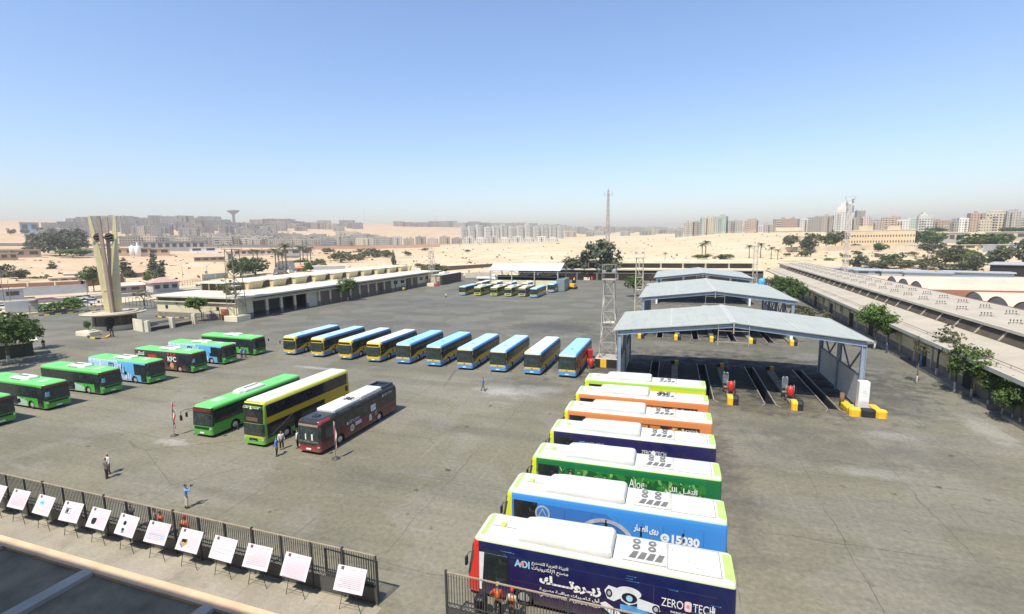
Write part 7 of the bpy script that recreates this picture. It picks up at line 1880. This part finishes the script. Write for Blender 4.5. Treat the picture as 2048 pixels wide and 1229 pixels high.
b = MB().loft([[nn * -7, nn * 7, nn * 7 + Vector((0, 0, 3.4)), nn * -7 + Vector((0, 0, 3.4))], [d + nn * -7, d + nn * 7, d + nn * 7 + Vector((0, 0, 3.4)), d + nn * -7 + Vector((0, 0, 3.4))]])
b.build('deck', VM_, t)
b = MB()
for i in range(int(L / 34)):
    c = dn * (i * 34 + 10) + Vector((0, 0, d.z * (i * 34 + 10) / L)); b.box(c.x - 1.4, c.y - 1.4, c.z - 12, c.x + 1.4, c.y + 1.4, c.z)
b.build('pier', VM_, t)
def mast(label, px, py, top, r, w0, w1, mat, arms=True, th=.2, name='radio_mast'):
    p = at(px, py) if r is None else ground_at(px, py, r); d_ = DEP(p); h = (py - top) / FPX * d_
    t = tower(label, p, h, w0, w1, None, False, mat, .3, name, 'mast', 'radio masts', th)
    if arms:
        b = MB().bar((-w1*3, 0, h*.93), (w1*3, 0, h*.93), th*.8).bar((0, -w1*2, h*.93), (0, w1*2, h*.93), th*.8).bar((0, 0, h), (0, 0, h*1.05), th*.6)
        for x in (-w1*3, w1*3): b.bar((x, 0, h*.91), (x, 0, h*.98), th*.8)
        b.build('antenna_arm', mat, t)
    return t
MPALE = pm('mast_pale', (.52, .47, .43), .6, .15, .3)
mast('tall pale lattice radio mast with a crossbar on the central desert', 1215, 506, 384, 520, 3.4, 1.2, pm('mast_red_grey', (.36, .30, .27), .6, .15, .3), True, .42)
m_ = mast('pale lattice mast with dish antennas behind the right workshop', 1689, 550, 412, 275, 1.6, 1.3, MPALE, False, .16)
h = m_.location.z
b = MB()
for q, (dx, dz) in enumerate(((-1.4, 33), (1.3, 34.5), (1.6, 30), (-1.1, 30.5), (1.5, 31.5))): b.bevbox(dx - .35, -.35, dz, dx + .35, .35, dz + 2.0, .08)
for s in (-1, 1): b.bar((0, 0, 32.5), (s * 2.6, 0, 37.5), .14).bar((0, 0, 31), (s * 1.6, 0, 33), .12)
b.bar((-2.8, 0, 37.5), (2.8, 0, 37.5), .1); b.build('antenna', STEEL, m_)
p = far(468, 444, 1900); t = thing('water_tower', 'mushroom shaped grey water tower on the left skyline', 'water tower', p)
MB().lathe([(4.2, -20), (4.0, 22), (5, 24), (17, 33), (19, 36), (19, 37.5), (6, 40), (.1, 41)], 20).build('tank', pm('tower_grey', (.36, .36, .36), .8, .05, .05), t)
for px, py, top, r, lab in ((871, 446, 422, 2000, 'hair thin mast on the central crest, left one'), (893, 446, 426, 2000, 'hair thin mast on the central crest, right one'), (730, 452, 410, 2100, 'faint thin mast left of the central crest'), (1157, 468, 438, 1800, 'faint thin mast above the hazy settlement'), (1723, 432, 411, 850, 'aerial on the slim tower of the right skyline')):
    p = far(px, py, r); hh = (py - top) / FPX * (p - Vector((0, 0, CAMH))).dot(FWD)
    tag(MB().tube([(0, 0, -8), (0, 0, hh)], [.5, .22], 6).build('thin_mast', pm('mast_far_grey', (.4, .4, .4), .8), None, p), lab, 'mast', 'radio masts')
# lamp posts
def lamp_post(label, px, py, top, group='lamp posts', r=None, arm=1.6, mat=STEEL):
    p = at(px, py) if r is None else far(px, py, r); d_ = (p - Vector((0, 0, CAMH))).dot(FWD); h = (py - top) / FPX * d_
    t = thing('lamp_post', label, 'lamp post', p, U(0, 6), group)
    MB().tube([(0, 0, 0), (0, 0, h * .96), (arm * .3, 0, h), (arm, 0, h)], [.12, .08, .06, .05], 7).build('pole', mat, t)
    MB().bevbox(arm - .1, -.16, h - .12, arm + .75, .16, h + .05, .04).build('lamp_head', SLABM, t)
for px, py, top, lab in ((10, 610, 540, 'dark lamp post at the left picture edge'), (21, 602, 560, 'pale lamp post beside the kiosk'), (175, 592, 560, 'curved lamp post along the left road'), (366, 558, 530, 'thin pole on the sand right of the dark trees'), (415, 556, 530, 'thin pole on the sand near the avenue bend'), (488, 570, 545, 'lamp post behind the workshop roof'), (510, 566, 540, 'slim lamp post behind the workshop roof near the avenue'), (1370, 512, 478, 'thin pole on the desert behind the far building'), (735, 532, 510, 'thin pole in the desert scrub'), (1735, 545, 505, 'thin pole behind the corrugated sheds'), (1640, 512, 470, 'lamp post before the pale wall')):
    lamp_post(lab, px, py, top)
t = thing('water_tank', 'bright blue water tank behind the middle canopy', 'tank', at(1524, 580), 0); MB().lathe([(1.3, 0), (1.35, .2), (1.35, 2.3), (1.1, 2.7), (.3, 2.9), (.01, 2.9)], 16, at=(0, 0, 1.2)).build('tank', pm('tank_blue', (.10, .42, .70), .45), t)
for x in (-.9, .9): MB().box(x - .1, -.9, 0, x + .1, .9, 1.25).build('stand', STEEL, t)
# vehicles
def car(label, p, rz, col, kind='car', group='cars outside the yard'):
    t = thing({'car': 'car', 'pickup': 'pickup_truck', 'van': 'van'}[kind], label, kind, p, rz, group)
    paint = pm('car_paint_%d' % int(sum(col) * 97), col, .3, .06, 2)
    prof = {'car': [(-2.1, .35), (2.1, .35), (2.15, .75), (1.2, .88), (-1.7, .92), (-2.1, .85)], 'pickup': [(-2.5, .4), (2.4, .4), (2.45, .9), (1.2, 1.02), (-2.5, 1.02)], 'van': [(-2.4, .35), (2.3, .35), (2.35, .9), (1.7, 1.05), (1.1, 2.0), (-2.4, 2.05)]}[kind]
    MB().ext(prof, lambda u, v, w_: (u, w_, v), -.84, .84).build('body', paint, t)
    if kind != 'van':
        cb = {'car': [(-1.75, .9), (1.1, .9), (.35, 1.42), (-1.1, 1.42)], 'pickup': [(-.7, 1.0), (1.15, 1.0), (.6, 1.6), (-.6, 1.6)]}[kind]
        c = MB().loft([[(u, -.76, v) if v < 1.1 else (u, -.62, v) for u, v in cb], [(u, .76, v) if v < 1.1 else (u, .62, v) for u, v in cb]]).build('cabin_glass', GLASS, t)
        tp = [q for q in cb if q[1] > 1.3]; MB().box(min(q[0] for q in tp) - .05, -.64, tp[0][1] + .002, max(q[0] for q in tp) + .05, .64, tp[0][1] + .06).build('roof', paint, t)
    else: MB().ext([(1.05, 1.1), (1.68, 1.1), (1.12, 1.85)], lambda u, v, w_: (u + .03, w_, v), -.75, .75).build('windscreen', GLASS, t)
    for x in (-1.35, 1.35):
        for y in (-.84, .84): MB().tube([(x, y - .1, .33), (x, y + .1, .33)], .33, 14, smooth=False).build('wheel', RUBBER, t)
    for y in (-.6, .6): MB().box(prof[1][0] + .0, y - .16, .55, prof[1][0] + .07, y + .16, .72).build('headlight', CHROME, t)
    return t
cw, cg, cdk = (.70, .70, .68), (.30, .32, .33), (.05, .05, .055)
for px, py, rz, col, kd, lab in ((158, 601, 1.1, cw, 'pickup', 'white pickup truck on the left road'), (176, 599, 1.1, cg, 'car', 'grey car just ahead of the white pickup'), (172, 612, 1.0, cw, 'car', 'white car parked behind the hedge near the gatehouse'), (88, 618, .9, cg, 'car', 'grey car parked under the maroon shade roof'), (72, 621, .9, cdk, 'car', 'dark car beside the grey container in the car park'), (12, 619, .8, cw, 'car', 'white car at the left edge of the car park'), (138, 613, 1.0, cdk, 'car', 'dark car behind the hedge in the car park'), (187, 607, 1.0, cw, 'car', 'white car farthest right in the car park'),
    (582, 547, 1.6, cw, 'van', 'white van on the avenue junction'), (560, 541, 2.2, cdk, 'car', 'dark car on the avenue under the palms'), (688, 556, 1.2, cw, 'van', 'white van behind the workshop roof'), (210, 513, .5, cw, 'van', 'white van by the white silos')):
    r = {582: 350, 560: 370, 688: 300, 210: 590}.get(px)
    p = at(px, py) if r is None else ground_at(px, py, r)
    p.z = max(p.z, terr(p.x, p.y) + .10)
    car(lab, p, rz, col, kd)
t = thing('container', 'grey container with a white end in the left car park', 'container', at(46, 625), R(62)); MB().box(-3.4, -1.3, .1, 3.4, 1.3, 3.4).build('body', pm('container_pale', (.36, .38, .38), .6, .1, .6), t); MB().box(-3.46, -1.25, .15, -3.41, 1.25, 3.35).build('end_door', WHITE, t)
t = thing('shade_roof', 'maroon car shade roof in the left car park', 'shade roof', at(93, 622), R(60))
MB().loft([[(-3.4, -2.6, 3.0), (-1.2, -2.6, 3.7), (1.2, -2.6, 3.7), (3.4, -2.6, 3.0), (1.2, -2.6, 3.6), (-1.2, -2.6, 3.6)], [(-3.4, 2.6, 3.0), (-1.2, 2.6, 3.7), (1.2, 2.6, 3.7), (3.4, 2.6, 3.0), (1.2, 2.6, 3.6), (-1.2, 2.6, 3.6)]]).build('roof', pm('maroon_sheet', (.16, .03, .04), .6), t)
for x in (-3.2, 3.2):
    for y in (-2.4, 2.4): MB().tube([(x, y, 0), (x, y, 3.1)], .06, 6).build('post', STEEL, t)
t = thing('flatbed_truck', 'white flatbed truck parked at the far left end of the yard', 'truck', (-83.5, 214.5, 0), R(8))
MB().bevbox(-5.0, -1.2, 1.1, 2.2, 1.2, 1.9, .05).build('flatbed', WHITE, t); MB().bevbox(-4.6, -.5, .6, 3.5, .5, 1.08, .05).build('chassis', BLACK, t)
MB().ext([(2.4, .7), (4.2, .7), (4.2, 1.6), (3.9, 2.8), (2.4, 2.9)], lambda u, v, w_: (u, w_, v), -1.15, 1.15).build('cab', WHITE, t)
MB().box(3.95, -1.0, 1.7, 4.17, 1.0, 2.6).build('windscreen', GLASS, t)
for x in (-3.5, -2.3, 3.2):
    for y in (-1.1, 1.1): MB().tube([(x, y - .15, .5), (x, y + .15, .5)], .5, 14, smooth=False).build('wheel', RUBBER, t)
t = thing('red_drum', 'red fuel drum trolley by the far tower base', 'drum', (-36.0, 226.5, 0)); MB().lathe([(.7, 0), (.75, .2), (.75, 1.9), (.6, 2.1), (.01, 2.1)], 14).build('drum', RED, t); MB().lathe([(.76, .6), (.8, .65), (.76, .7)], 14).build('hoop', STEEL, t)
t = thing('red_pump', 'small red pump at the base of the thin tower by the workshop end', 'pump', (-94.0, 183.2, 0)); MB().bevbox(-.8, -.5, .2, .8, .5, 1.1, .1).build('body', RED, t); MB().tube([(0, 0, 1.0), (0, 0, 1.5), (.5, 0, 1.6)], .12, 8).build('pipe', STEEL, t)
t = thing('red_bin', 'rust red bin by the foot of the dark tower', 'bin', at(452, 640)); MB().lathe([(.85, 0), (.95, 2.6), (.9, 2.7), (.01, 2.7)], 14).build('bin_body', pm('rust_red', (.30, .08, .04), .7, .2, 2), t); MB().lathe([(.97, 1.2), (1.0, 1.3), (.97, 1.4)], 14).build('hoop', pm('rust', (.18, .10, .06), .8, .3), t)
t = thing('cloth_awning', 'red cloth hung over a stall frame under the broad left tree', 'awning', at(42, 712), R(20)); MB().loft([[(-1.6, -.8, 2.2), (1.6, -.8, 2.4), (1.6, .8, 2.2), (-1.6, .8, 2.5)], [(-1.6, -.8, 2.25), (1.6, -.8, 2.45), (1.6, .8, 2.25), (-1.6, .8, 2.55)]]).build('cloth', RED, t)
MB().quad((-1.5, -.8, 2.2), (-.2, -.82, 2.3), (-.3, -.9, .9), (-1.4, -.85, 1.0)).build('hanging_cloth', RED, t)
for x in (-1.5, 1.5):
    for y in (-.7, .7): MB().tube([(x, y, 0), (x, y, 2.3)], .05, 6).build('pole', BLACK, t)
hut('small open fronted stall under the broad left tree', 10, 716, 7, 2.5, 2.3, 0, pm('stall_green_dark', (.06, .07, .05), .8), FASCIA, name='stall', cat='stall', wins=0)

# ---------------------------------------------------------------- people
def skinned(name, chains, mat, sub=1):
    """one continuous surface grown over joint chains: [(point, radius), ...]; a chain may start at an existing joint index"""
    me = bpy.data.meshes.new(name); vs, es, rs = [], [], []
    for ch in chains:
        prev = None
        for it in ch:
            if isinstance(it, int): prev = it; continue
            vs.append(it[0]); rs.append(it[1])
            if prev is not None: es.append((prev, len(vs) - 1))
            prev = len(vs) - 1
    me.from_pydata(vs, es, [])
    o = bpy.data.objects.new(name, me); C.objects.link(o)
    m = o.modifiers.new('skin', 'SKIN'); m.use_smooth_shade = True
    for i, r in enumerate(rs):
        sv = me.skin_vertices[0].data[i]; q = r if isinstance(r, tuple) else (r, r); sv.radius = q; sv.use_root = (i == 0)
    s = o.modifiers.new('sub', 'SUBSURF'); s.levels = s.render_levels = sub
    out = bpy.data.meshes.new_from_object(o.evaluated_get(bpy.context.evaluated_depsgraph_get()))
    bpy.data.objects.remove(o); bpy.data.meshes.remove(me)
    out.name = name; out.materials.clear(); out.materials.append(mat)
    return out
SKINM = pm('skin', (.30, .17, .11), .6, .05, 4); HAIRM = pm('hair_dark', (.02, .016, .013), .7); HAIRG = pm('hair_grey', (.32, .30, .28), .7)
SHOE = pm('shoe_black', (.02, .02, .02), .5)
_fig = {}
def figure_parts(pose):
    """meshes of a standing person about 1.75 m tall facing -y"""
    if pose in _fig: return _fig[pose]
    step = {'stand': (.02, -.02), 'walk': (-.24, .26), 'photo': (.0, .06), 'hip': (.0, .04), 'crouch': (0, 0)}[pose]
    def leg(sx, dy):
        lift = .03 if abs(dy) > .2 else 0
        return [(Vector((sx*.095, 0, .90)), .085), (Vector((sx*.105, dy*.45 - .02, .50)), .058), (Vector((sx*.11, dy + .02, .10 + (lift if dy > 0 else 0))), .040), (Vector((sx*.12, dy - .10, .045)), .035)]
    def arm(sx):
        sh = Vector((sx*.195, .01, 1.40))
        if pose == 'photo': el, wr = Vector((sx*.27, -.18, 1.30)), Vector((sx*.07, -.26, 1.52))
        elif pose == 'hip' and sx > 0: el, wr = Vector((sx*.38, .06, 1.20)), Vector((sx*.20, -.04, 1.02))
        elif pose == 'walk': el, wr = Vector((sx*.25, .06 * sx, 1.13)), Vector((sx*.25, -.18 * sx - .08, .92))
        else: el, wr = Vector((sx*.25, .02, 1.12)), Vector((sx*.26, -.06, .87))
        return sh, el, wr
    ch = [[(Vector((0, 0, .94)), (.125, .095)), (Vector((0, .0, 1.14)), (.125, .085)), (Vector((0, .01, 1.34)), (.155, .095)), (Vector((0, .0, 1.45)), .07), (Vector((0, -.005, 1.52)), .052), (Vector((0, -.015, 1.60)), (.072, .085)), (Vector((0, -.01, 1.68)), (.076, .092)), (Vector((0, -.005, 1.735)), (.055, .065))]]
    n = 8
    nose = [5, (Vector((0, -.112, 1.625)), .014)]; ch.append(nose); n += 1
    for sx in (-1, 1):
        lg = leg(sx, step[0] if sx < 0 else step[1]); ch.append([0] + lg); n += len(lg)
    for sx in (-1, 1):
        sh, el, wr = arm(sx); d = (wr - el).normalized(); palm = wr + d * .07
        ch.append([2, (sh, .058), (el, .042), (wr, .028), (palm, (.036, .018))]); ip = n + 3; n += 4
        side = d.cross(Vector((0, 1, 0))).normalized() if abs(d.y) < .9 else Vector((1, 0, 0)); cu = Vector((-sx * .2, -.35, 0))
        for f, ln in ((-.027, .062), (-.009, .074), (.009, .070), (.027, .055)):
            b0 = palm + side * f + d * .02; ch.append([ip, (b0, .0095), (b0 + d * ln * .6, .0085), (b0 + (d + cu * .5).normalized() * ln, .007)]); n += 3
        th = wr + d * .03 - side * sx * .0 + Vector((0, -.035, 0)); ch.append([ip - 1, (th, .011), (th + d * .045 + Vector((0, -.012, 0)), .009)]); n += 2
    body = skinned('person', ch, SKINM)
    sl, sr = arm(-1), arm(1)
    tors = [[(Vector((0, 0, .90)), (.150, .118)), (Vector((0, .0, 1.12)), (.152, .108)), (Vector((0, .01, 1.34)), (.182, .118)), (Vector((0, .0, 1.455)), (.095, .08))]]
    for s_ in (sl, sr): tors.append([2, (s_[0], .082), (s_[0].lerp(s_[1], .5), .070), (s_[1], .060), (s_[1].lerp(s_[2], .85), .046)])
    shirt = skinned('shirt', tors, SKINM)
    tro = [[(Vector((0, 0, .95)), (.142, .112)), (Vector((0, 0, .88)), (.140, .11))]]
    for sx in (-1, 1):
        lg = leg(sx, step[0] if sx < 0 else step[1]); tro.append([1, (lg[0][0] + Vector((0, 0, -.06)), .108), (lg[1][0], .080), (lg[2][0] + Vector((0, 0, .02)), .066)])
    trousers = skinned('trousers', tro, SKINM)
    sh = MB()
    for sx in (-1, 1):
        a, t_ = leg(sx, step[0] if sx < 0 else step[1])[2:]
        sh.loft([[(a[0].x - .05, a[0].y + .07, 0), (a[0].x + .05, a[0].y + .07, 0), (t_[0].x + .048, t_[0].y - .06, 0), (t_[0].x - .048, t_[0].y - .06, 0)], [(a[0].x - .045, a[0].y + .06, .09), (a[0].x + .045, a[0].y + .06, .09), (t_[0].x + .04, t_[0].y - .05, .055), (t_[0].x - .04, t_[0].y - .05, .055)]])
    shoes = sh.mesh('shoes', SHOE)
    hair = skinned('hair', [[(Vector((0, .02, 1.67)), (.083, .088)), (Vector((0, .015, 1.74)), (.070, .082)), (Vector((0, .01, 1.775)), (.04, .05))]], HAIRM)
    cap = MB().lathe([(.105, 1.69), (.108, 1.72), (.10, 1.79), (.06, 1.84), (.005, 1.85)], 12, at=(0, 0, 0)); cap.box(-.07, -.2, 1.69, .07, -.09, 1.71)
    eyes = MB()
    for sx in (-1, 1): eyes.ball((sx * .033, -.094, 1.655), .011, 6)
    vest = skinned('vest', [[(Vector((0, 0, .98)), (.168, .132)), (Vector((0, .0, 1.14)), (.170, .125)), (Vector((0, .01, 1.34)), (.196, .132)), (Vector((0, .0, 1.44)), (.12, .10))]], SKINM)
    _fig[pose] = dict(body=body, shirt=shirt, trousers=trousers, shoes=shoes, hair=hair, helmet=cap.mesh('helmet', SKINM), eyes=eyes.mesh('eyes', HAIRM), vest=vest)
    return _fig[pose]
def person(label, loc, face, shirt, trousers, pose='stand', hair=HAIRM, helmet=None, vest=None, s=1.0, group='people in the yard', held=None):
    P = figure_parts(pose)
    o = link('person', P['body'], None, loc, face); o.scale = (s, s, s)
    tag(o, label, 'person', group)
    def wear(k_, col, nm=None):
        me = P[k_].copy(); me.name = nm or k_; me.materials.clear(); me.materials.append(col if isinstance(col, bpy.types.Material) else pm('cloth_%d_%d_%d' % tuple(int(x * 255) for x in col), col, .85, .12, 6)); return link(nm or k_, me, o)
    wear('shirt', shirt); wear('trousers', trousers); wear('shoes', SHOE); wear('eyes', HAIRM)
    if helmet: wear('helmet', helmet)
    elif hair: wear('hair', hair)
    if vest:
        v = wear('vest', vest)
    return o
BK, WT, SKB, GRY, NV, TN = (.02, .02, .022), (.72, .72, .70), (.16, .36, .66), (.17, .165, .145), (.05, .07, .13), (.45, .40, .32)
OR = (.72, .17, .03)
person('person in a grey jacket and dark trousers with his back to the photographer', (-42.62, 24.66, 0), R(170), GRY, BK, 'stand', HAIRG)
person('person in a white shirt and dark trousers facing the person in the grey jacket', (-43.32, 25.28, 0), R(-20), WT, NV, 'stand', HAIRG)
o = person('person in a light blue jacket and pale trousers holding a camera to the face', (-32.2, 23.3, 0), R(150), SKB, (.50, .47, .42), 'photo', HAIRM)
cm = thing('camera', 'black camera held up by the person in the light blue jacket', 'camera', (-32.2 + .33 * sin(R(150)), 23.3 - .33 * cos(R(150)), 1.56), R(150))
MB().bevbox(-.08, -.04, -.05, .08, .04, .06, .015).build('body', BLACK, cm); MB().tube([(0, -.04, 0), (0, -.14, 0)], .042, 10).build('lens', BLACK, cm)
person('person in a blue shirt with a hand on the hip before the double decker', (-32.55, 31.95, 0), R(120), (.10, .24, .58), BK, 'hip')
person('person in a white top right behind the blue shirted person at the double decker', (-33.2, 33.2, 0), R(60), WT, BK, 'stand')
person('person in a black and white outfit standing nearest the maroon bus', (-32.0, 33.9, 0), R(-70), WT, BK, 'stand')
person('person in a blue shirt and grey trousers walking alone in the middle of the yard', (-22.05, 54.45, 0), R(100), (.08, .20, .50), (.13, .14, .16), 'walk')
person('person in white far away before the far line of buses', (-71.1, 144.7, 0), R(40), WT, NV, 'walk')
person('person in a pale blue shirt at the doors of the plain green bus, left one', (-66.7, 59.9, 0), R(90), (.30, .45, .70), NV, 'stand')
person('person in a bright blue shirt at the doors of the plain green bus, right one', (-66.1, 60.1, 0), R(-80), (.07, .22, .62), NV, 'walk')
person('person in dark clothes in the shade at the edge of the broad left tree', at(88, 697), R(40), BK, BK, 'stand')
for k_, (px, py) in enumerate(((227, 674), (222, 675))): person(('guard in black at the gatehouse door, right one', 'guard in black at the gatehouse door, left one')[k_], at(px, py), R(-40), BK, BK, 'stand')
person('person in blue overalls beside the workshop wall near the blue door', (32.6, 90.5, 0), R(-120), (.04, .08, .25), NV, 'stand')
GW = 'workers in orange vests by the fences'
person('worker in an orange and red vest standing at the second fence before the navy bus', (-7.75, 20.45, 0), R(190), (.42, .05, .03), BK, 'hip', None, (.40, .36, .10), OR, group=GW)
person('worker in an orange vest and red cap next to the litter bin fence', (-6.95, 20.3, 0), R(175), TN, BK, 'stand', None, (.55, .03, .05), OR, group=GW)
person('worker in an orange vest behind the long fence, bareheaded', (-30.45, 20.25, 0), R(165), OR, NV, 'stand', HAIRM, None, OR, group=GW)
person('worker in an orange vest and red cap behind the long fence', (-28.45, 20.3, 0), R(190), OR, NV, 'stand', None, (.55, .04, .06), OR, group=GW)
person('person in a dark jacket behind the long fence by the engine picture board', (-33.2, 20.3, 0), R(20), (.10, .10, .10), BK, 'photo', group=GW)
person('person in a striped dark shirt behind the long fence beside the bareheaded worker', (-31.2, 20.4, 0), R(150), (.28, .24, .22), BK, 'stand', group=GW)

# ---------------------------------------------------------------- air
def haze_box():
    mat = bpy.data.materials.new('haze'); mat.use_nodes = True; nt = mat.node_tree; nt.nodes.clear()
    out = nt.nodes.new('ShaderNodeOutputMaterial'); v = nt.nodes.new('ShaderNodeVolumePrincipled')
    v.inputs['Color'].default_value = (.50, .52, .58, 1); v.inputs['Density'].default_value = HAZE; v.inputs['Anisotropy'].default_value = .25
    nt.links.new(v.outputs[0], out.inputs['Volume'])
    o = MB().box(-6500, -3300, -9, 6500, 7000, 215).build('haze', mat)
    tag(o, kind='stuff')
haze_box()
print('objects', len(bpy.data.objects), 'meshes', len(bpy.data.meshes))
